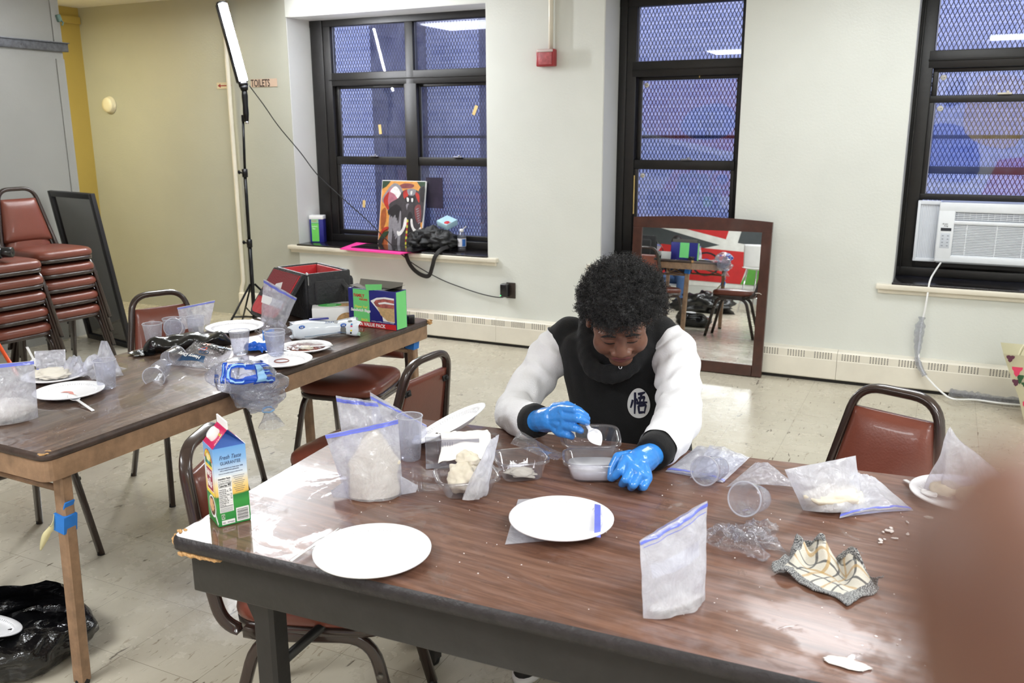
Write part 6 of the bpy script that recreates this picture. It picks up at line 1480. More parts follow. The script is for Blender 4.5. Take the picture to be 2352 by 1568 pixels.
# tray with dough and its bag
tc = at_z(1072, 1128, Z1); clamshell('clamshell tray holding lumpy dough and a peaked bag', tc, rzv((990, 1110), (1150, 1106))+0.2, 0.145, 0.115, 0.045)
lump_thing('dough', 'lumpy cream dough in the near clamshell tray', 'dough', tc+Vector((0.002, -0.004, 0.004)), (0.046, 0.036, 0.036), 4.4, M_DOUGH, 0.34, 8, n=40, mm_=28)
lump_thing('dough', 'small knob of dough pressed on top of the lumpy dough', 'dough', tc+Vector((-0.004, 0.014, 0.060)), (0.030, 0.024, 0.018), 6.1, M_DOUGH, 0.34, 8)
zip_bag('pointed bag streaked with dough standing in the near clamshell tray', (1062, 1148), (1118, 1128), (1147, 998), (1128, 1008), z=TZ+0.012, lean=-4, thick=0.022, seed=55, m=M_FILMW, zipper=False, crump=0.008)
tc2 = at_z(1196, 1092, Z1); clamshell('empty clamshell tray between the dough tray and the person', tc2, rzv((1140, 1090), (1250, 1080)), 0.128, 0.105, 0.052, lid=None)
lump_thing('dough_crumbs', 'bits of dough left in the empty clamshell tray', 'crumbs', tc2+Vector((0.0, 0, 0.004)), (0.038, 0.028, 0.006), 8, M_FLOUR, 0.5, 9)
q = MB(); q.grid(lambda u, v: tc2+Vector((-0.05+0.13*u, 0.045+0.05*v, 0.05+0.012*math.sin(3*u+2)+0.02*v*(1-u))), 14, 6); tag(q.obj('film_flap', M_FILMC), 'clear film flap behind the empty clamshell tray', 'film')
# open clamshell with milky liquid in front of the person
tc3 = at_z(1364, 1092, Z1); rz3 = rzv((1300, 1106), (1430, 1106))
CW, CDp = 0.150, 0.118
clamshell('open clamshell of milky liquid in front of the person, the only one with a lid', tc3, rz3, CW, CDp, 0.050, lid=R(9))
M_MILK = mat('milky liquid', (238, 238, 244), 0.12, var=0.03, coat=0.4)
def milk(k, z):
    out = []
    for j in range(48):
        a_ = 2*math.pi*j/48; e = 0.45; ca, sa = math.cos(a_), math.sin(a_); out.append((math.copysign(abs(ca)**e, ca)*CW/2*k, math.copysign(abs(sa)**e, sa)*CDp/2*k, z))
    return out
q = MB(); q.rings([milk(.67, 0.003), milk(.74, 0.006), milk(.83, 0.030)]); o = q.obj('milky_liquid', M_MILK); o.location = tc3; o.rotation_euler = (0, 0, rz3); tag(o, 'white milky liquid filling the clamshell in front of the person', 'liquid')

# flat wet bags to the right of the person
zip_bag('flat wet zip bag with a blue zip lying against the right hand white sleeve', (1528, 1082), (1660, 1108), (1722, 1050), (1602, 1024), lean=86, thick=0.006, seed=61, m=M_FILMW, crump=0.004, prof=lambda v: 1, zipv=0.06)
zip_bag('second flat wet bag lying half on the first beside the sleeve', (1584, 1098), (1668, 1088), (1716, 1052), (1630, 1022), z=TZ+0.010, lean=84, thick=0.008, seed=63, m=M_FILM, crump=0.006, prof=lambda v: 1, zipper=False)
cup('cup lying on its side under the flat wet bags', at_z(1650, 1102, Z1)+Vector((0, 0, 0.033)), 0.085, 0.035, 0.026, rot=(R(78), 0, R(-12)))
zip_bag('peaked clear bag standing behind the fallen cup on the right', (1668, 1118), (1840, 1122), (1764, 1062), (1735, 1062), lean=38, thick=0.028, seed=67, m=M_FILM, zipper=False, crump=0.01)
cup('fallen cup with its mouth towards the viewer, by the crinkled cellophane', at_z(1742, 1180, Z1)+Vector((0, 0, 0.037)), 0.085, 0.037, 0.027, rot=(R(72), 0, R(-14)))
crumple('cellophane', 'crinkled clear cellophane lying right of the upright milky bag', 'cellophane', at_z(1700, 1252, Z1), (0.145, 0.095, 0.045), 71, M_FILMC, n=44, fold=4, rz=-0.2)
crumple('cellophane', 'small crinkled cellophane scrap below the fallen cup', 'cellophane', at_z(1744, 1226, Z1), (0.075, 0.07, 0.03), 75, M_FILMC, n=26)
# bag of dough and the open zip bag beside it
t, sf, N = zip_bag('open bag with pale dough at its bottom on the right of the front table', (1845, 1172), (1982, 1168), (1965, 1046), (1802, 1078), lean=16, thick=0.042, seed=81, m=M_FILMW, zipper=False, crump=0.008, prof=lambda v: (1-v)**0.7)
lump_thing('dough', 'pale dough slumped in the bottom of the open bag on the right', 'dough', Vector(t.location)+Vector((0, 0.004, 0.003)), (0.066, 0.036, 0.028), 9.9, M_DOUGH, 0.25, 10, rz=rzv((1845, 1172), (1982, 1168)))
zip_bag('zip bag lying open with its blue zip towards the viewer, right of the dough bag', (1928, 1190), (2098, 1172), (2010, 1096), (1958, 1084), lean=66, thick=0.016, seed=85, m=M_FILMW, crump=0.006, zipv=0.05)
# plate with dough and a cone of film
pc4 = at_z(2208, 1146, Z1); plate('white plate with two dough balls at the far right of the front table', pc4, 0.225)
lump_thing('dough_ball', 'left dough ball on the far right plate', 'dough', pc4+Vector((-0.035, -0.005, 0.006)), (0.034, 0.03, 0.018), 12, M_DOUGH, 0.2)
lump_thing('dough_ball', 'right dough ball on the far right plate', 'dough', pc4+Vector((0.018, -0.022, 0.006)), (0.036, 0.031, 0.02), 13, M_DOUGH, 0.2)
t = thing('film_cone', tuple(pc4+Vector((0.01, 0.02, 0.007))), 0.3, 'cone of wrinkled clear film standing over the dough balls', 'plastic film')
def cone(u, v):
    a_ = 2*math.pi*u; r = 0.075*(1-v)**0.8*(1+0.16*math.sin(7*a_)*(1-v)+0.1*noise.noise(Vector((math.cos(a_)*3, math.sin(a_)*3, v*3))))+0.010
    return Vector((r*math.cos(a_)*1.1-0.050*v**1.5+0.012, r*math.sin(a_)*.6+0.01*v, 0.140*v*(1-.12*math.cos(a_))+0.002))
q = MB(); q.grid(cone, 60, 26, closed_u=True); q.obj('film', M_FILM, t)
spoon('white spoon handle sticking out from under the far right plate', at_z(2078, 1102, Z1+0.004), at_z(2150, 1140, Z1+0.022))
# upright milky zip bag at the front
t, sf, N = zip_bag('upright milky zip bag standing at the near side of the front table', (1478, 1420), (1620, 1372), (1624, 1150), (1470, 1242), lean=6, thick=0.030, seed=91, m=M_FILMW, crump=0.007, zipv=0.965, prof=lambda v: .25+.75*(1-v)**1.2 if v < .97 else 0.1, zipw=0.035)
on_bag(t, sf, N, 0.10, 0.50, 0.86, 0.66, M_FILMW, 'clear_window', off=0.001)
q = MB(); q.grid(lambda u, v: sf(1, 0.03+0.94*u, 0.90+0.007*v)+N*.0016, 20, 1); q.obj('zip_line', M_ZIP, t)
lump_thing('residue', 'white residue lying in the bottom of the upright milky bag', 'residue', Vector(t.location)+Vector((0, 0.002, 0.002)), (0.054, 0.016, 0.010), 15, M_FLOUR, 0.3, 8, rz=rzv((1478, 1420), (1620, 1372)))
# checked cloth
def m_cloth():
    mt, nt, b = newmat('checked terry cloth'); v = nt('TexCoord').outputs['UV']; s = nt('SeparateXYZ', {0: v})
    base = lin((236, 230, 216))
    def band(c, a, w): return nt.math('LESS_THAN', nt.math('ABSOLUTE', nt.math('SUBTRACT', c, a)), w)
    U, V = s.outputs[0], s.outputs[1]
    col = nt.mixc(0.0, base, base)
    for a in (0.26, 0.50, 0.74):
        for c_ in (U, V): col = nt.mixc(nt.math('MULTIPLY', band(c_, a, 0.012), 0.85), col, lin((40, 42, 52)))
    for a in (0.38, 0.62):
        for c_ in (U, V): col = nt.mixc(nt.math('MULTIPLY', band(c_, a, 0.016), 0.75), col, lin((206, 166, 96)))
    e = nt.math('MAXIMUM', nt.math('ABSOLUTE', nt.math('SUBTRACT', U, 0.5)), nt.math('ABSOLUTE', nt.math('SUBTRACT', V, 0.5)))
    edge = nt.math('GREATER_THAN', e, 0.395)
    sp = nt.ramp(nt.noise(v, 90, 2), [(0.48, lin((34, 36, 46))), (0.58, lin((206, 206, 204)))])
    col = nt.mixc(edge, col, sp)
    nt.link(col, b.inputs['Base Color']); b.inputs['Roughness'].default_value = 0.95; b.inputs['Sheen Weight'].default_value = 0.4
    bp = nt('Bump', {'Strength': 0.9, 'Distance': 0.004, 'Height': nt.noise(v, 130, 3)}); nt.link(bp.outputs[0], b.inputs['Normal']); return mt
t = thing('dish_cloth', tuple(at_z(1912, 1322, Z1)), R(-28), 'crumpled black and white checked dish cloth on the right of the front table', 'cloth')
q = MB(); n = 70; uvl = q.b.loops.layers.uv.new('UVMap')
def clo(u, v):
    x, y = (u-.5)*.165, (v-.5)*.155
    x += 0.020*noise.noise(Vector((u*3, v*3, 1)))-0.050*max(0, v-.45)*(1-u); y += 0.020*noise.noise(Vector((u*3, v*3, 7)))-0.10*max(0, v-.55)
    far = max(0, min(1, (v-.38)/.3)); left = max(0, min(1, (.42-u)/.3))
    z = 0.004+0.006*abs(noise.noise(Vector((u*5, v*5, 2))))+far*(0.020+0.018*math.sin(u*15+v*4)+0.018*noise.noise(Vector((u*7, v*6, 5))))+left*(0.012+0.018*noise.noise(Vector((u*6, v*7, 9))))
    return Vector((x, y, max(0.002, z)))
vv = [[q.b.verts.new(clo(i/n, j/n)) for i in range(n+1)] for j in range(n+1)]
for j in range(n):
    for i in range(n):
        f = q.face([vv[j][i], vv[j][i+1], vv[j+1][i+1], vv[j+1][i]])
        for l, (a_, b_) in zip(f.loops, ((i, j), (i+1, j), (i+1, j+1), (i, j+1))): l[uvl].uv = (a_/n, b_/n)
o = q.obj('cloth', m_cloth(), t); bake(o, [('SOLIDIFY', dict(thickness=0.003, offset=1.0))])
# drops of dough splashed near the right and one white smear at the near edge
M_SPL = mat('wet dough splash', (232, 222, 218), 0.1, coat=0.6)
rnd = random.Random(12)
for k in range(14):
    px, py = 2020+70*rnd.random(), 1196+62*rnd.random()
    lump_thing('wet_drop', 'glossy drops of wet dough splashed below the open zip bag', 'drop', at_z(px, py, Z1), (0.003+0.005*rnd.random(), 0.002+0.003*rnd.random(), 0.0016), k, M_SPL, 0.4, 10, rz=rnd.random()*3, group='wet dough drops', n=12, mm_=8)
lump_thing('white_smear', 'white foamy smear near the viewer at the lower right of the front table', 'smear', at_z(1945, 1524, Z1), (0.034, 0.015, 0.0014), 21, M_SPL, 0.35, 6)
lump_thing('white_crumb', 'small white crumb lying before the far right plate', 'crumb', at_z(2133, 1190, Z1), (0.009, 0.004, 0.003), 22, M_FLOUR, 0.4)
rnd = random.Random(31)
q = MB()
for k in range(160):
    u, v = rnd.random(), rnd.random(); p = Vector((FT[0][0]+0.25+u*1.9, 1.32+0.035*u+v*0.78, TZ-0.0006)); r = 0.0008+0.0012*rnd.random()
    q.ell(p, (r, r*(.7+.5*rnd.random()), r*.7), n=6, m=4)
tag(q.obj('scattered_specks', M_SPL), 'tiny white specks of dough scattered over the front table', 'specks')['kind'] = 'stuff'
rnd = random.Random(32)
q = MB()
for k in range(110):
    u, v = rnd.random(), rnd.random(); p = LA+e1*(0.05+u*1.5)+e2*(0.04+v*.6); r = 0.0010+0.0016*rnd.random()
    q.ell((p.x, p.y, TZ-0.0006), (r, r*(.7+.5*rnd.random()), r*.7), n=6, m=4)
tag(q.obj('water_drops', film('clear water drop', (240, 240, 246), 0.15, 0.03, 0.02, 5, bump=0)), 'tiny water drops scattered over the left table', 'drops')['kind'] = 'stuff'
# ================================================================== THE PERSON AT THE TABLE
from mathutils.bvhtree import BVHTree
def m_skin(name, col, sss=0.08):
    mt, nt, b = newmat(name); v = nt.coords()
    c = lin(col); nz = nt.noise(v, 40, 4, 0.6)
    nt.link(nt.ramp(nz, [(0.3, tuple(x*.86 for x in c[:3])), (0.7, tuple(min(1, x*1.1) for x in c[:3]))]), b.inputs['Base Color'])
    b.inputs['Roughness'].default_value = 0.46; b.inputs['Subsurface Weight'].default_value = sss; b.inputs['Subsurface Radius'].default_value = (0.012, 0.005, 0.003)
    bp = nt('Bump', {'Strength': 0.12, 'Distance': 0.002, 'Height': nt.noise(v, 260, 2)}); nt.link(bp.outputs[0], b.inputs['Normal']); return mt
M_SKIN = m_skin('deep brown skin', (116, 78, 62)); M_LIP = m_skin('lip', (134, 78, 78)); M_BROW = mat('brow hair', (26, 20, 18), 0.8)
M_HOOD = mat('black fleece', (10, 10, 13), 0.9, var=0.15, vscale=60, bump=0.25, bscale=300, sheen=0.04)
M_SLV = mat('white fleece', (236, 236, 240), 0.85, var=0.03, bump=0.2, bscale=220, sheen=0.2)
M_GLV = mat('blue nitrile', (58, 140, 226), 0.24, var=0.10, vscale=30, bump=0.35, bscale=42, coat=0.35)
M_HAIR = mat('black curly hair', (17, 15, 18), 0.5, var=0.3, vscale=60, sheen=0.08)
def union(parts_fn, voxel, name, m, parent, smooth=3, fac=0.5):
    q = MB(); parts_fn(q); o = q.obj(name, m, parent)
    return bake(o, [('REMESH', dict(mode='VOXEL', voxel_size=voxel)), ('SMOOTH', dict(factor=fac, iterations=smooth))])
def chain(q, pts, rad, n=12):
    """tapered limb with rounded joints"""
    pts = [Vector(p) for p in pts]
    for i, p in enumerate(pts): q.ell(p, (rad[i],)*3, n=n, m=8)
    for i in range(len(pts)-1): q.tube([pts[i], pts[i+1]], [rad[i], rad[i+1]], n)
PO = Vector((-0.83, 2.66, 0))
person = thing('person', tuple(PO), 0, 'curly haired person in black hoodie with white sleeves and blue gloves stirring at the table', 'person')
HS = 1.06
HM = Matrix.Translation(Vector((-0.774, 2.272, 1.080))-PO) @ Matrix.Rotation(R(21), 4, 'Z') @ Matrix.Rotation(R(-4), 4, 'Y') @ Matrix.Rotation(R(37), 4, 'X') @ Matrix.Scale(HS, 4)
HR = HM.to_3x3()
def hp(x, y, z): return HM @ Vector((x, y, z))
def hell(q, c, r, n=18, m=12): q.ell(hp(*c), [a*HS for a in r], rot=HR.normalized(), n=n, m=m)
ay = lambda px, py, y: at_y(px, py, y)-PO
# joints (person's right arm is on the viewer's left)
armR = [ay(1292, 772, 2.47), ay(1272, 806, 2.46), ay(1232, 866, 2.41), ay(1190, 930, 2.30), ay(1186, 956, 2.21), ay(1206, 966, 2.14), ay(1236, 966, 2.07)]
armL = [ay(1526, 772, 2.46), ay(1548, 808, 2.44), ay(1556, 862, 2.38), ay(1560, 915, 2.30), ay(1556, 962, 2.21), ay(1534, 1004, 2.11), ay(1497, 1044, 1.995)]
def body(q):
    hell(q, (0, 0.015, 0.04), (0.076, 0.094, 0.086)); hell(q, (0, -0.032, -0.018), (0.069, 0.062, 0.085)); hell(q, (0, -0.042, -0.072), (0.056, 0.048, 0.040))
    hell(q, (0, -0.050, 0.045), (0.060, 0.046, 0.045))
    for s in (-1, 1):
        hell(q, (s*0.037, -0.056, -0.042), (0.034, 0.034, 0.036)); hell(q, (s*0.028, -0.080, 0.019), (0.030, 0.014, 0.011)); hell(q, (s*0.030, -0.0795, -0.002), (0.0185, 0.0135, 0.012))
        hell(q, (s*0.0155, -0.097, -0.041), (0.0125, 0.0125, 0.0095)); hell(q, (s*0.045, -0.03, -0.075), (0.022, 0.035, 0.030))
        hell(q, (s*0.079, 0.012, -0.014), (0.010, 0.021, 0.031)); hell(q, (s*0.080, 0.004, -0.040), (0.008, 0.010, 0.010))
    q.tube([hp(0, -0.084, 0.012), hp(0, -0.091, -0.015), hp(0, -0.099, -0.034)], [0.010*HS, 0.012*HS, 0.015*HS], 12)
    hell(q, (0, -0.101, -0.0385), (0.0165, 0.0145, 0.0125))
    hell(q, (0, -0.076, -0.072), (0.036, 0.016, 0.026)); hell(q, (0, -0.0830, -0.0700), (0.025, 0.0105, 0.0065)); hell(q, (-0.006, -0.0855, -0.0690), (0.009, 0.009, 0.0055)); hell(q, (0.006, -0.0855, -0.0690), (0.009, 0.009, 0.0055)); hell(q, (0, -0.0815, -0.0825), (0.021, 0.0115, 0.0075)); hell(q, (0, -0.066, -0.101), (0.032, 0.024, 0.022))
    nb = Vector((-0.83, 2.43, 0.96))-PO
    q.tube([hp(0, 0.035, -0.03), hp(0, 0.05, -0.09), nb], [0.060, 0.058, 0.068], 16)
    # trunk, pelvis, limbs (clothed, but one body)
    def el(c, r): q.ell(Vector(c)-PO, r, n=18, m=12)
    el((-0.835, 2.475, 0.88), (0.15, 0.085, 0.13)); el((-0.83, 2.56, 0.70), (0.145, 0.095, 0.16)); el((-0.83, 2.64, 0.56), (0.155, 0.11, 0.10))
    chain(q, [Vector((-0.835, 2.46, 0.93))-PO]+armR, [0.05, 0.034, 0.036, 0.040, 0.040, 0.038, 0.034, 0.027]); chain(q, [Vector((-0.835, 2.46, 0.93))-PO]+armL, [0.05, 0.034, 0.036, 0.040, 0.040, 0.038, 0.034, 0.027])
    for s, kx, fx in ((-1, -0.95, -0.975), (1, -0.70, -0.64)):
        chain(q, [Vector((-0.83+s*0.085, 2.62, 0.55))-PO, Vector((kx, 2.21, 0.535))-PO, Vector((fx, 2.22, 0.10))-PO, Vector((fx, 2.12, 0.045))-PO], [0.075, 0.052, 0.036, 0.03])
bd = union(body, 0.0036, 'body', M_SKIN, person, 4, 0.5)
# lip colour on the lip faces
bd.data.materials.append(M_LIP); HI = HM.inverted()
for p in bd.data.polygons:
    l = HI @ p.center
    if l.y < -0.078 and abs(l.x) < 0.024 and -0.0915+0.013*(abs(l.x)/.024)**2 < l.z < -0.0610-0.011*(abs(l.x)/.024)**2: p.material_index = 1
BV = BVHTree.FromObject(bd, bpy.context.evaluated_depsgraph_get())
def on_face(x, z, off=0.0008):
    a = hp(x, -0.20, z); d = (HR @ Vector((0, 1, 0))).normalized(); h = BV.ray_cast(a, d)
    return (h[0]-d*off) if h[0] else hp(x, -0.1, z)
for s in (-1, 1):
    q = MB(); q.tube([on_face(s*x, z, 0.0006) for x, z in ((0.013, 0.017), (0.022, 0.0215), (0.033, 0.0235), (0.043, 0.021), (0.050, 0.0155))], [0.0022, 0.0034, 0.0036, 0.0028, 0.0012], 8); q.obj('eyebrow', M_BROW, person)
    q = MB(); q.tube([on_face(s*x, z, 0.0003) for x, z in ((0.0155, -0.0075), (0.022, -0.0098), (0.031, -0.0110), (0.040, -0.0095), (0.047, -0.0055))], [0.0010, 0.0019, 0.0022, 0.0020, 0.0009], 7); q.obj('eyelashes', M_BROW, person)
    q = MB(); q.tube([on_face(s*x, z, 0.0) for x, z in ((0.016, 0.004), (0.024, 0.0068), (0.032, 0.0073), (0.041, 0.0052))], [0.0006, 0.0009, 0.0009, 0.0005], 6); q.obj('eyelid_crease', mat('skin crease', (74, 48, 40), 0.6), person)
    q = MB(); q.ell(on_face(s*0.0080, -0.0490, -0.0008), (0.0040, 0.003, 0.0022), rot=HR.normalized()); q.obj('nostril', mat('nostril shade', (40, 24, 20), 0.8), person)
q = MB(); q.tube([on_face(x, -0.0762-0.0012*abs(x)/.022, 0.0) for x in (-0.022, -0.015, -0.007, 0, 0.007, 0.015, 0.022)], [0.0005, 0.0010, 0.0011, 0.0010, 0.0011, 0.0010, 0.0005], 6); q.obj('mouth_line', mat('mouth line', (58, 32, 30), 0.6), person)
# hair: lumpy cap with thousands of small coils
rnd = random.Random(17)
def hair_r(d):
    """distance from the skull centre to the hair surface along unit d (head space)"""
    base = Vector((d.x*0.116, d.y*0.124, d.z*0.106)).length
    return base*(1+0.13*noise.noise(d*3.1+Vector((3, 1, 7)))+0.07*noise.noise(d*7.5))
HC = Vector((0.006, 0.006, 0.044))
def keep(d):
    # hair line: open over the face, short round the nape
    l = HC+d*0.1
    return not (d.y < -0.38 and d.z < 0.04+0.10*noise.noise(Vector((d.x*6, 2, 5)))) and d.z > -0.62 and not (d.y < -0.05 and d.z < -0.28)
q = MB()
def cap(u, v):
    th = math.pi*(0.02+0.60*v); a = 2*math.pi*u
    d = Vector((math.sin(th)*math.sin(a), -math.sin(th)*math.cos(a), math.cos(th)))
    if d.y < 0:
        lim = 1.66-0.30*max(0, -d.y)**1.5; t2 = min(th, lim); d = Vector((math.sin(t2)*math.sin(a), -math.sin(t2)*math.cos(a), math.cos(t2)))
    r = hair_r(d)*0.86
    return HM @ (HC+d*r)
q.grid(cap, 60, 36, closed_u=True)
n_c = 0
while n_c < 7200:
    z = rnd.uniform(-0.62, 1.0); a = rnd.uniform(0, 2*math.pi); s_ = math.sqrt(max(0, 1-z*z)); d = Vector((s_*math.sin(a), -s_*math.cos(a), z))
    if not keep(d): continue
    n_c += 1
    r0 = hair_r(d)*rnd.uniform(0.80, 0.97); p0 = HC+d*r0
    ax = (d+Vector((rnd.gauss(0, .5), rnd.gauss(0, .5), rnd.gauss(0, .5)))).normalized(); sx = ax.orthogonal().normalized(); sy = ax.cross(sx)
    rc = rnd.uniform(0.0014, 0.0034); L = rnd.uniform(0.008, 0.018); tw = rnd.uniform(1.4, 2.6); ph = rnd.uniform(0, 6.28)
    pts = []
    for k in range(9):
        f = k/8; an = ph+tw*2*math.pi*f; pts.append(HM @ (p0+ax*(L*f)+sx*(rc*math.cos(an))+sy*(rc*math.sin(an))))
    q.tube(pts, [0.00082*(1-.5*k/8) for k in range(9)], 3, caps=False)
q.obj('hair', M_HAIR, person)
q = MB(); q.ell(hp(0.083, 0.006, -0.042), (0.0035, 0.0035, 0.0035)); q.obj('earring', M_CHROME, person)
# hoodie
def ring_el(q, rows, n=40, e=0.8):
    rg = []
    for (x, y, z, rx, ry, ty) in rows:
        r = []
        for j in range(n):
            a = 2*math.pi*j/n; ca, sa = math.cos(a), math.sin(a)
            r.append(Vector((x+math.copysign(abs(ca)**e, ca)*rx, y+math.copysign(abs(sa)**e, sa)*ry, z+ty*sa))-PO)
        rg.append(r)
    q.rings(rg)
def hoodie(q):
    ring_el(q, [(-0.83, 2.655, 0.475, 0.165, 0.115, 0), (-0.83, 2.645, 0.50, 0.185, 0.132, 0), (-0.83, 2.60, 0.62, 0.185, 0.140, 0.0), (-0.832, 2.55, 0.74, 0.185, 0.138, -0.01), (-0.836, 2.50, 0.84, 0.185, 0.130, -0.02), (-0.838, 2.47, 0.91, 0.190, 0.115, -0.02), (-0.838, 2.455, 0.955, 0.170, 0.095, -0.015), (-0.836, 2.445, 0.985, 0.120, 0.075, 0.0)])
    for s, arm in ((-1, armR), (1, armL)): q.ell(arm[0]+Vector((-s*0.022, 0.0, 0.004)), (0.058, 0.062, 0.060), n=18, m=12); q.ell(arm[0]+Vector((s*0.002, 0.0, -0.006)), (0.050, 0.054, 0.050), n=18, m=12)
    # hood collar round the neck, heavier behind
    for k in range(28):
        a = 2*math.pi*k/28; cb = math.sin(a)
        fr0 = max(0, -cb)
        c = Vector((-0.828+0.092*math.cos(a), 2.41+0.082*cb, 0.985+0.024*cb-0.075*fr0))-PO
        q.ell(c, (0.030-0.010*fr0, 0.030-0.010*fr0, 0.046+0.022*max(0, cb)-0.014*fr0), n=12, m=8)
    for k in range(7): q.ell(Vector((-0.915-0.012*math.sin(k), 2.42+0.012*k, 0.995+0.012*k))-PO, (0.032, 0.035, 0.05), n=12, m=8)
    for k in range(9): q.ell(Vector((-0.90+0.018*k, 2.52, 0.965+0.02*math.sin(k*.4)))-PO, (0.05, 0.06, 0.06), n=12, m=8)
hd = union(hoodie, 0.006, 'hoodie', M_HOOD, person, 5, 0.5)
for v_ in hd.data.vertices:   # soft drape folds
    p = v_.co; k = 0.006*noise.noise(Vector((p.x*16, p.y*5, p.z*5+p.x*9)))+0.003*noise.noise(Vector((p.x*30, 3, p.z*10))); v_.co = p+v_.normal*k
def sleeve(arm, r, seed, name):
    P = curvepts(arm[:-1]+[arm[-2].lerp(arm[-1], .62)], 7); n = len(P); rr = []
    for i in range(n):
        f = i/(n-1)*(len(r)-1); a = min(int(f), len(r)-2); rr.append(r[a]+(r[a+1]-r[a])*(f-a))
    T = [(P[min(i+1, n-1)]-P[max(i-1, 0)]).normalized() for i in range(n)]
    nrm = T[0].orthogonal().normalized(); fr_ = []
    for i in range(n):
        nrm = (nrm-T[i]*nrm.dot(T[i])).normalized(); fr_.append((nrm.copy(), T[i].cross(nrm)))
    def f(u, v):
        k = v*(n-1); i = min(int(k), n-2); t_ = k-i; p = P[i].lerp(P[i+1], t_); nn = fr_[i][0].lerp(fr_[i+1][0], t_).normalized(); bb = fr_[i][1].lerp(fr_[i+1][1], t_).normalized()
        a = 2*math.pi*u; rad = rr[i]+(rr[i+1]-rr[i])*t_
        fold = 0.10*math.sin(v*46+2.4*math.sin(a+seed)+3*noise.noise(Vector((math.cos(a)*1.4, math.sin(a)*1.4, v*4+seed))))*(0.35+0.65*abs(math.sin(v*3.0+.4)))*(0.6+.6*noise.noise(Vector((math.cos(a), math.sin(a), v*2.5+seed*2))))
        rad *= 1+fold+0.06*noise.noise(Vector((math.cos(a)*2, math.sin(a)*2, v*7+seed)))
        q_ = p+nn*(rad*math.cos(a))+bb*(rad*math.sin(a))
        q_.z = max(q_.z, TZ+0.003) if (q_+PO).y < 2.22 else q_.z
        return q_
    q = MB(); q.grid(f, 44, 80, closed_u=True); o = q.obj(name, M_SLV, person); return o
sleeve(armR, [0.050, 0.066, 0.063, 0.060, 0.060, 0.055, 0.048], 1.0, 'sleeve'); sleeve(armL, [0.050, 0.068, 0.065, 0.062, 0.062, 0.058, 0.050], 5.0, 'sleeve')
for arm in (armR, armL):
    a, b = arm[-2].lerp(arm[-1], .54), arm[-2].lerp(arm[-1], 1.02)
    q = MB(); q.tube([a, a.lerp(b, .08), a.lerp(b, .5), a.lerp(b, .92), b], [0.043, 0.047, 0.0465, 0.044, 0.039], 28)
    for v_ in q.b.verts: v_.co.z = max(v_.co.z, TZ+0.002)
    q.obj('cuff', M_HOOD, person)
# emblem on the chest: pale egg with brushed strokes, laid onto the cloth
BH = BVHTree.FromObject(hd, bpy.context.evaluated_depsgraph_get())
ec = ay(1467, 926, 2.33); vd = (ay(1467, 926, 2.6)-ay(1467, 926, 2.0)).normalized(); ex = rgt.copy(); ez = vd.cross(ex)*-1
if ez.z < 0: ez = -ez
def chest(u, v, off):
    a = ec+ex*u+ez*v-vd*0.3; h = BH.ray_cast(a, vd)
    return (h[0] if h[0] else a+vd*0.3)-vd*off
EW, EH = 0.0335, 0.0445
q = MB()
for (off, k0, k1) in ((0.0030, 0.0, 1.0),):
    q.grid(lambda u, v: chest(EW*v*math.cos(2*math.pi*u)*(1-.12*math.sin(2*math.pi*u)), EH*v*math.sin(2*math.pi*u), off), 48, 10, closed_u=True)
q.obj('emblem', mat('emblem white', (232, 232, 232), 0.7), person)
def stroke(q, pts, w):
    P = [Vector((x, y, 0)) for x, y in pts]; P = curvepts(P, 6); n = len(P); L = []; Rr = []
    for i, p in enumerate(P):
        t = (P[min(i+1, n-1)]-P[max(i-1, 0)]).normalized(); nn = Vector((-t.y, t.x, 0)); f = i/(n-1); ww = w*(0.95-0.35*f+0.25*math.sin(f*math.pi))
        for side, lst in ((1, L), (-1, Rr)):
            c = p+nn*(side*ww/2); lst.append(chest((c.x-.5)*EW*1.52, (c.y-.5)*EH*1.52, 0.0042))
    q.rings([L, Rr], closed_ring=False, caps=False)
q = MB()
for pts, w in (([(.30, .98), (.29, .6), (.25, .03)], .085), ([(.16, .66), (.10, .48), (.02, .30)], .075), ([(.36, .70), (.41, .63), (.44, .54)], .07),
               ([(.46, .90), (.68, .93), (.88, .98)], .075), ([(.68, .92), (.62, .74), (.55, .54)], .08), ([(.47, .73), (.66, .74), (.82, .77), (.80, .66), (.76, .53)], .075), ([(.36, .50), (.66, .53), (1.0, .54)], .075),
               ([(.48, .40), (.50, .24), (.52, .06)], .08), ([(.47, .39), (.70, .41), (.90, .42), (.87, .26), (.82, .05)], .075), ([(.50, .09), (.66, .10), (.84, .11)], .07)): stroke(q, pts, w*1.55)
q.obj('emblem_character', mat('emblem navy', (30, 30, 58), 0.7), person)
q = MB(); c = chest(0, 0, 0)*0+ay(1424, 842, 2.285); h = BH.ray_cast(c-vd*.3, vd); c = (h[0] if h[0] else c)-vd*0.003; nn_ = -vd; sx = nn_.orthogonal().normalized(); sy = nn_.cross(sx)
q.tube([c+sx*(0.0042*math.cos(2*math.pi*k/18))+sy*(0.0042*math.sin(2*math.pi*k/18)) for k in range(18)], 0.0014, 6, closed=True); q.obj('eyelet', M_CHROME, person)
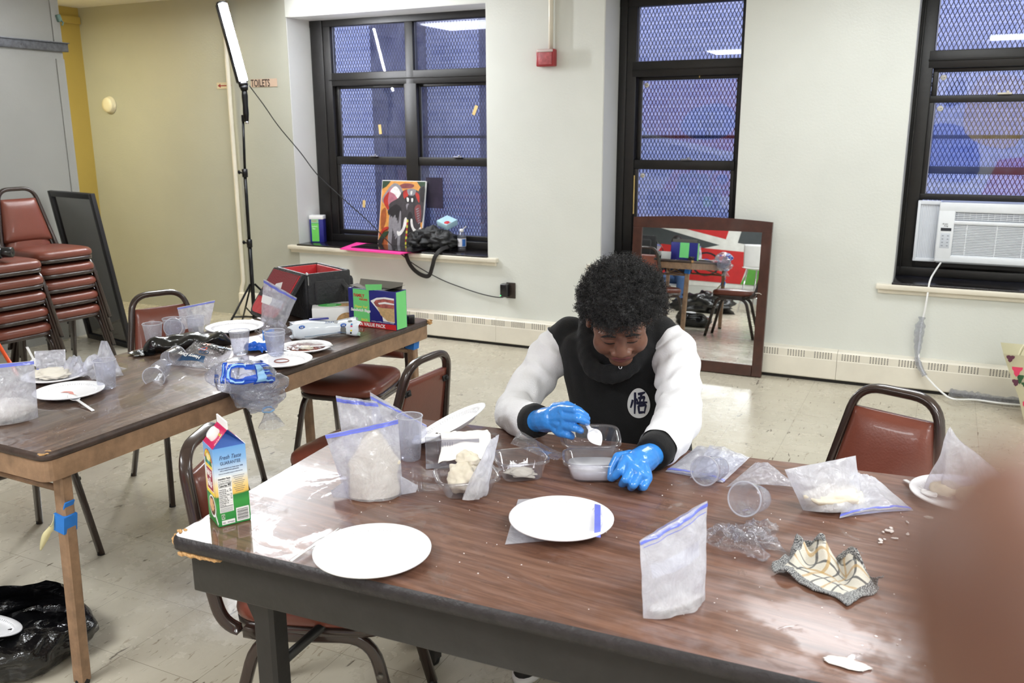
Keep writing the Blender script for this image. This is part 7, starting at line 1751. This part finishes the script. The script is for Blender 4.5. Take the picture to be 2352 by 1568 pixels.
# gloves: palm plus five bent fingers each
def glove(wrist, palm, knuck, mids, tips, thumb, pr):
    def f(q):
        W, Pm = ay(*wrist), ay(*palm)
        K = [ay(*k) for k in knuck]; Mi = [ay(*k) for k in mids]; Ti = [ay(*k) for k in tips]; Th = [ay(*k) for k in thumb]
        q.tube([W+(W-Pm)*0.35, W, Pm.lerp(W, .5), Pm], [0.031, 0.030, 0.034, 0.034], 18); q.ell(Pm, (0.034, 0.034, 0.034), n=16, m=10)
        for k in K: q.tube([Pm, k], [0.027, 0.0135], 14)
        for i in range(3): q.tube([K[i], K[i+1]], 0.0135, 12)
        for k, m_, t_ in zip(K, Mi, Ti): chain(q, [k, m_, m_.lerp(t_, .55)+(m_-k).normalized()*0.003, t_], [0.0128, 0.0108, 0.0100, 0.0088], 12)
        chain(q, Th, [0.019, 0.0135, 0.0115, 0.0095], 12)
        for v_ in q.b.verts: v_.co.z = max(v_.co.z, TZ+0.004)
    return union(f, 0.0022, 'glove', M_GLV, person, 3, 0.4)
glove((1238, 966, 2.065), (1268, 962, 2.035), [(1291, 939, 2.005), (1299, 957, 1.990), (1297, 977, 1.990), (1286, 993, 2.000)],
      [(1322, 941, 1.975), (1329, 961, 1.962), (1322, 982, 1.965), (1306, 998, 1.980)], [(1346, 955, 1.990), (1348, 970, 1.985), (1334, 989, 1.992), (1313, 1003, 2.000)],
      [(1276, 940, 2.045), (1303, 932, 2.035), (1330, 944, 2.022), (1348, 961, 2.008)], 0.03)
glove((1497, 1044, 1.992), (1467, 1062, 1.930), [(1436, 1054, 1.905), (1450, 1073, 1.885), (1469, 1088, 1.880), (1487, 1097, 1.892)],
      [(1424, 1080, 1.868), (1437, 1101, 1.855), (1455, 1113, 1.856), (1478, 1117, 1.872)], [(1406, 1098, 1.874), (1428, 1112, 1.884), (1449, 1119, 1.890), (1472, 1122, 1.905)],
      [(1447, 1050, 1.945), (1420, 1050, 1.915), (1407, 1073, 1.900), (1403, 1097, 1.886)], 0.03)
# trousers and shoes under the table
M_JEAN = mat('dark trousers', (30, 32, 42), 0.85, var=0.2, vscale=30, bump=0.2, bscale=120)
def trous(q):
    ring_el(q, [(-0.83, 2.67, 0.470, 0.16, 0.13, 0), (-0.83, 2.66, 0.56, 0.175, 0.14, 0)])
    for s, kx, fx in ((-1, -0.95, -0.975), (1, -0.70, -0.64)): chain(q, [Vector((-0.83+s*0.085, 2.62, 0.555))-PO, Vector((kx, 2.205, 0.542))-PO, Vector((fx, 2.22, 0.13))-PO], [0.086, 0.066, 0.052], 16)
union(trous, 0.007, 'trousers', M_JEAN, person, 4)
for fx in (-0.975, -0.64):
    q = MB(); b0 = Vector((fx, 2.235, 0))-PO
    def so(k, z, g=1.0): return [b0+Vector((g*0.045*math.cos(a)*(1+.15*math.sin(a)), -0.062-0.125*math.sin(a)*g, z)) for a in [2*math.pi*j/24 for j in range(24)]]
    q.rings([so(0, 0.012), so(0, 0.035), so(0, 0.055, .9), so(0, 0.08, .62), so(0, 0.10, .45)]); sh = q.obj('shoe', M_INKB, person)
    q = MB(); q.rings([so(0, 0.001, 1.0), so(0, 0.004, 1.06), so(0, 0.022, 1.05)]); q.obj('sole', M_CARD, sh)
# the spoon in the gloved hand
spoon('white spoon held in the gloved hand over the milky liquid', ay(1317, 930, 2.035)+PO, ay(1380, 1022, 1.985)+PO, w=0.036, tip_up=Vector((0.15, -0.75, 0.6)), handle_w=0.011)
# ================================================================== NEAR LEFT CORNER: bin bag on the floor
t = thing('rubbish_bag', (-2.43, 1.53, 0), 0.3, 'open black rubbish bag on the floor behind the near leg of the left table', 'rubbish bag'); t.scale = (0.76, 0.80, 0.46)
def rub(u, v, inn=0.0):
    a = 2*math.pi*u; c_, s_ = math.cos(a), math.sin(a)
    prof = [(0.10, 0.0), (0.22, 0.02), (0.26, 0.10), (0.27, 0.18), (0.245, 0.24), (0.215, 0.275)]
    k = v*(len(prof)-1); i = min(int(k), len(prof)-2); f = k-i; r = prof[i][0]+(prof[i+1][0]-prof[i][0])*f; z = prof[i][1]+(prof[i+1][1]-prof[i][1])*f
    w = 1+0.20*noise.noise(Vector((c_*1.6, s_*1.6, v*2.2+1)))+0.10*noise.noise(Vector((c_*5, s_*5, v*5)))
    rim = v**4*(0.06*noise.noise(Vector((c_*1.5, s_*1.5, 7)))+0.11*max(0, s_*.9+.1))
    return Vector(((r*w-inn)*c_, (r*w-inn)*s_*.9, max(0.002, z+rim)))
q = MB(); q.grid(rub, 60, 34, closed_u=True); q.obj('outside', M_BLINER, t)
q = MB(); q.grid(lambda u, v: rub(u, 1-v*.55, 0.012*v+.002)+Vector((0, 0, -0.003*v)), 50, 14, closed_u=True); q.obj('inside', M_BLINER, t)
q = MB(); lump(q, (0, 0, 0.10), (0.19, 0.17, 0.08), 3.4, 0.4, 12, 40, 20); q.obj('crumpled_liner', M_BLINER, t)
plate('white plate thrown into the open black rubbish bag', (-2.49, 1.46, 0.105), 0.20, tilt=(-0.3, 0.25), rz=0.4)
lump_thing('black_scrap', 'small black scrap with clear wrap on the floor under the front table', 'scrap', at_z(955, 1475, 0.001), (0.030, 0.024, 0.022), 3, M_INKB, 0.5)
# ================================================================== REAR OF THE ROOM (seen in the mirror and the panes)
YM = YR+0.004
M_MU = {k: mat('mural '+k, v, 0.6, var=0.10, vscale=6) for k, v in dict(red=(206, 44, 44), blue=(46, 84, 190), green=(96, 168, 66), yellow=(240, 200, 60), black=(28, 28, 34), white=(236, 236, 230), teal=(40, 130, 110), grey=(70, 76, 78)).items()}
kk_ = list(M_MU)
t = thing('mural', (-2.6, YM, 1.0), 0, 'bright abstract mural of red, blue and green shapes along the rear wall', 'mural')
q = MB(); lay = [0]
def mu(col, pts, sm=False):
    lay[0] += 1; q.mi = kk_.index(col); P = [Vector((x+2.6, 0.0012*lay[0], z-1.0)) for x, z in pts]
    if sm: P = curvepts(P, 4, closed=True)
    q.poly(P)
mu('white', [(-5.8, 0.35), (1.6, 0.35), (1.6, 2.4), (-5.8, 2.4)])
mu('red', [(-4.9, 1.5), (-3.2, 1.15), (-2.9, 2.4), (-5.4, 2.4)]); mu('grey', [(-5.8, 0.9), (-4.5, 0.75), (-3.3, 1.05), (-5.0, 1.45), (-5.8, 1.5)]); mu('grey', [(-3.0, 1.1), (-2.2, 1.0), (-2.1, 2.4), (-2.7, 2.4)])
mu('blue', [(-4.1, 1.9), (-3.6, 2.0), (-3.3, 1.75), (-3.5, 1.45), (-4.0, 1.4), (-4.3, 1.6)], True); mu('black', [(-3.85, 1.85), (-3.7, 1.85), (-3.75, 1.45), (-3.85, 1.45)]); mu('black', [(-4.0, 1.75), (-3.55, 1.6), (-3.55, 1.75), (-4.0, 1.58)])
mu('red', [(-4.6, 0.45), (-2.9, 0.42), (-2.75, 0.95), (-4.3, 1.02)]); 
for r in (0.24, 0.14): mu('black' if r > .2 else 'red', [(-3.5+r*math.cos(a), 0.72+r*.85*math.sin(a)) for a in [2*math.pi*k/20 for k in range(20)]]); mu('red' if r > .2 else 'blue', [(-3.5+(r-.035)*math.cos(a), 0.72+(r-.035)*.85*math.sin(a)) for a in [2*math.pi*k/20 for k in range(20)]])
mu('green', [(-2.9, 0.42), (-2.2, 0.42), (-2.3, 0.98), (-2.65, 0.98)]); mu('black', [(-2.6, 0.6), (-2.4, 0.6), (-2.45, 0.9), (-2.55, 0.85)]); mu('red', [(-2.2, 0.45), (-1.8, 0.5), (-1.75, 0.9), (-2.1, 0.95)], True); mu('teal', [(-2.05, 0.58), (-1.85, 0.62), (-1.9, 0.82), (-2.05, 0.8)], True)
mu('yellow', [(-1.7, 0.5), (-1.4, 0.5), (-1.4, 0.8), (-1.7, 0.75)]); mu('blue', [(-1.75, 0.85), (-1.2, 0.42), (-1.0, 1.0)]); 
mu('red', [(-1.9, 1.05), (-0.6, 0.9), (-0.4, 2.4), (-1.7, 2.4)]); mu('yellow', [(-1.25, 1.62), (-1.12, 1.62), (-1.12, 1.5), (-1.0, 1.5), (-1.0, 1.38), (-1.12, 1.38), (-1.12, 1.25), (-1.25, 1.25), (-1.25, 1.38), (-1.37, 1.38), (-1.37, 1.5), (-1.25, 1.5)])
mu('white', [(-0.75, 0.9), (-0.55, 0.9), (-0.3, 2.4), (-0.5, 2.4)]); mu('blue', [(-0.5, 0.9), (0.4, 0.8), (0.3, 1.5), (-0.3, 1.6)], True); mu('yellow', [(0.2, 1.5), (0.9, 1.3), (1.0, 2.2), (0.3, 2.3)], True); mu('red', [(0.5, 0.5), (1.5, 0.5), (1.5, 1.2), (0.7, 1.1)]); mu('black', [(-0.1, 1.9), (0.15, 2.0), (0.1, 2.3), (-0.1, 2.2)], True)
q.obj('painted_shapes', [M_MU[k] for k in kk_], t, flat=True)
q = MB(); q.box((-1.8, YR+0.012, 0.05), (8.4, 0.02, 0.10)); struct('baseboard_rear', q, M_TRIM)
# white stool with tubular legs
t = thing('white_stool', (-2.45, -2.55, 0), R(200), 'white plastic bar stool with chrome legs by the mural, seen in the mirror', 'stool')
M_WPL = mat('white moulded plastic', (240, 240, 240), 0.3)
q = MB(); q.grid(lambda u, v: Vector(((u-.5)*.40*(1-.1*v), -0.19-0.06*v-0.05*(1-abs(2*u-1)**3)*.5+0.02, 0.70+0.36*v)), 14, 10); q.grid(lambda u, v: Vector(((u-.5)*.40, -0.20+0.40*v, 0.70-0.02*math.sin(math.pi*v)+0.012*abs(2*u-1)**2)), 14, 10); bake(q.obj('shell', M_WPL, t), [('SOLIDIFY', dict(thickness=0.012))])
for sx in (-1, 1):
    for sy in (-1, 1):
        q = MB(); q.tube([(sx*0.14, sy*0.14, 0.68), (sx*0.21, sy*0.21, 0.0)], 0.012); q.obj('leg', M_CHROME, t)
q = MB(); q.tube([(0.187, 0.187, 0.24), (-0.187, 0.187, 0.24), (-0.187, -0.187, 0.24), (0.187, -0.187, 0.24)], 0.009, closed=True); q.obj('foot_ring', M_CHROME, t)
t = thing('black_case', (-2.1, -3.0, 0), 0, 'black speaker box on a white cabinet by the mural, seen in the mirror', 'speaker')
q = MB(); q.box((0, 0, 1.25), (0.5, 0.3, 0.36), bev=0.01); q.obj('box', M_CAMB, t)
q = MB(); q.cyl((0.05, 0.152, 1.25), (0.05, 0.156, 1.25), 0.045, n=20); q.obj('badge', M_CARD, t)
t = thing('white_cabinet', (-2.1, -3.05, 0), 0, 'white cabinet under the black speaker box', 'cabinet')
q = MB(); q.box((0, 0, 0.534), (0.62, 0.42, 1.068), bev=0.006); q.obj('body', M_WPL, t)
q = MB(); q.box((0, 0.214, 0.55), (0.56, 0.014, 0.98), bev=0.003); d_o = q.obj('door', M_WPL, t)
q = MB(); q.tube([(0.22, 0.222, 0.5), (0.22, 0.245, 0.5), (0.22, 0.245, 0.62), (0.22, 0.222, 0.62)], 0.006); q.obj('handle', M_CHROME, d_o)
t = thing('rubbish_bag', (-3.05, -1.6, 0), 0.0, 'tied black rubbish bag on the floor before the mural, seen in the mirror', 'rubbish bag')
q = MB(); lump(q, (0, 0, 0.12), (0.40, 0.24, 0.17), 5.5, 0.5, 10, 44, 24, 0.002); q.obj('bag', M_BLINER, t)
q = MB(); lump(q, (-0.36, 0.1, 0.07), (0.16, 0.08, 0.06), 2.5, 0.5, 10, 26, 14, 0.002); q.obj('tied_neck', M_BLINER, t)
# small seated person by the mural
PB = Vector((-3.75, -2.35, 0))
p2 = thing('person', tuple(PB), R(170), 'person in dark top, jeans and blue gloves sitting by the mural', 'person')
def body2(q):
    q.ell((0, 0.03, 1.02), (0.085, 0.10, 0.115)); q.ell((0, -0.05, 0.985), (0.055, 0.05, 0.07)); q.tube([(0, 0.04, 0.96), (0, 0.06, 0.84)], 0.05)
    q.ell((0, 0.07, 0.70), (0.16, 0.10, 0.20)); q.ell((0, 0.10, 0.47), (0.15, 0.12, 0.11)); q.ell((0, -0.105, 0.985), (0.014, 0.016, 0.014))
    for s in (-1, 1):
        q.ell((s*0.085, 0.03, 1.0), (0.012, 0.022, 0.03))
        chain(q, [(s*0.17, 0.07, 0.80), (s*0.23, -0.06, 0.60), (s*0.12, -0.24, 0.66)], [0.05, 0.04, 0.028]); chain(q, [(s*0.08, 0.08, 0.47), (s*0.14, -0.32, 0.48), (s*0.13, -0.30, 0.09), (s*0.13, -0.40, 0.04)], [0.08, 0.055, 0.04, 0.035])
union(body2, 0.009, 'body', M_SKIN, p2, 3)
q = MB(); q.grid(lambda u, v: Vector((0.094*math.sin(math.pi*.55*v)*math.cos(2*math.pi*u), 0.035+0.108*math.sin(math.pi*.55*v)*math.sin(2*math.pi*u), 1.03+0.12*math.cos(math.pi*.55*v))), 24, 12, closed_u=True); q.obj('hair', M_HAIR, p2)
def top2(q):
    q.ell((0, 0.07, 0.68), (0.185, 0.125, 0.22)); q.ell((0, 0.10, 0.48), (0.17, 0.14, 0.10))
    for s in (-1, 1): chain(q, [(s*0.17, 0.07, 0.80), (s*0.23, -0.06, 0.60), (s*0.14, -0.20, 0.645)], [0.066, 0.054, 0.042])
union(top2, 0.010, 'top', mat('dark navy top', (24, 28, 44), 0.85, var=.2), p2, 3)
q = MB(); q.box((0, -0.058, 0.72), (0.13, 0.01, 0.15), bev=0.004); q.obj('chest_print', mat('print red blue', (120, 50, 110), 0.6, var=0.6, vscale=24), p2)
def jean2(q):
    q.ell((0, 0.10, 0.45), (0.17, 0.15, 0.09))
    for s in (-1, 1): chain(q, [(s*0.08, 0.08, 0.47), (s*0.14, -0.32, 0.48), (s*0.13, -0.30, 0.12)], [0.092, 0.068, 0.056])
union(jean2, 0.010, 'jeans', mat('blue jeans', (62, 90, 132), 0.85, var=.15), p2, 3)
for s in (-1, 1):
    q = MB(); H0 = Vector((s*0.12, -0.24, 0.66)); q.ell(H0, (0.032, 0.045, 0.022))
    for k in range(4): q.tube([H0+Vector((0.016*(k-1.5), -0.03, 0)), H0+Vector((0.018*(k-1.5), -0.075, -0.002)), H0+Vector((0.018*(k-1.5), -0.095+.006*abs(k-1.5), -0.018))], [0.010, 0.009, 0.007], 8)
    q.tube([H0+Vector((-s*0.028, 0.0, 0)), H0+Vector((-s*0.05, -0.04, -0.004))], [0.012, 0.009], 8); o = q.obj('glove', M_GLV, p2); bake(o, [('REMESH', dict(mode='VOXEL', voxel_size=0.004)), ('SMOOTH', dict(factor=.4, iterations=2))])
    q = MB(); q.ell((s*0.13, -0.36, 0.05), (0.05, 0.13, 0.05)); q.obj('shoe', M_WPL, p2)
t = thing('low_stool', tuple(PB+Vector((0.02, -0.10, 0))), 0, 'low grey stool under the seated person by the mural', 'stool')
q = MB(); q.box((0, 0, 0.36), (0.34, 0.34, 0.03), bev=0.01); q.obj('seat', M_ACG, t)
for sx in (-1, 1):
    for sy in (-1, 1):
        q = MB(); q.tube([(sx*0.14, sy*0.14, 0.35), (sx*0.16, sy*0.16, 0.0)], 0.013); q.obj('leg', M_CHROME, t)
# ================================================================== a finger over the corner of the lens
fa = Vector((0, 0, EYE)); D_ = lambda px, py, d: fa+_ray(px, py)*d
t = MB()
M_FING = m_skin('brown finger skin', (112, 78, 64), 0.1)
fpts = [D_(2330, 1190, 0.052), D_(2345, 1330, 0.050), D_(2395, 1560, 0.050), D_(2520, 1860, 0.056), D_(2700, 2300, 0.075)]
t.tube(curvepts(fpts, 6), [0.0045, 0.0056, 0.0063, 0.0066, 0.0068, 0.0069, 0.0070, 0.0070, 0.0070, 0.0071, 0.0072, 0.0074, 0.0075, 0.0075, 0.0074, 0.0073, 0.0073, 0.0074, 0.0076, 0.0078, 0.0080, 0.0082, 0.0084, 0.0086, 0.0088], 20)
t.ell(fpts[0], (0.0046, 0.0046, 0.0046))
o = t.obj('person', M_FING); tag(o, 'very blurred brown finger of the person holding the camera, at the lower right', 'person')
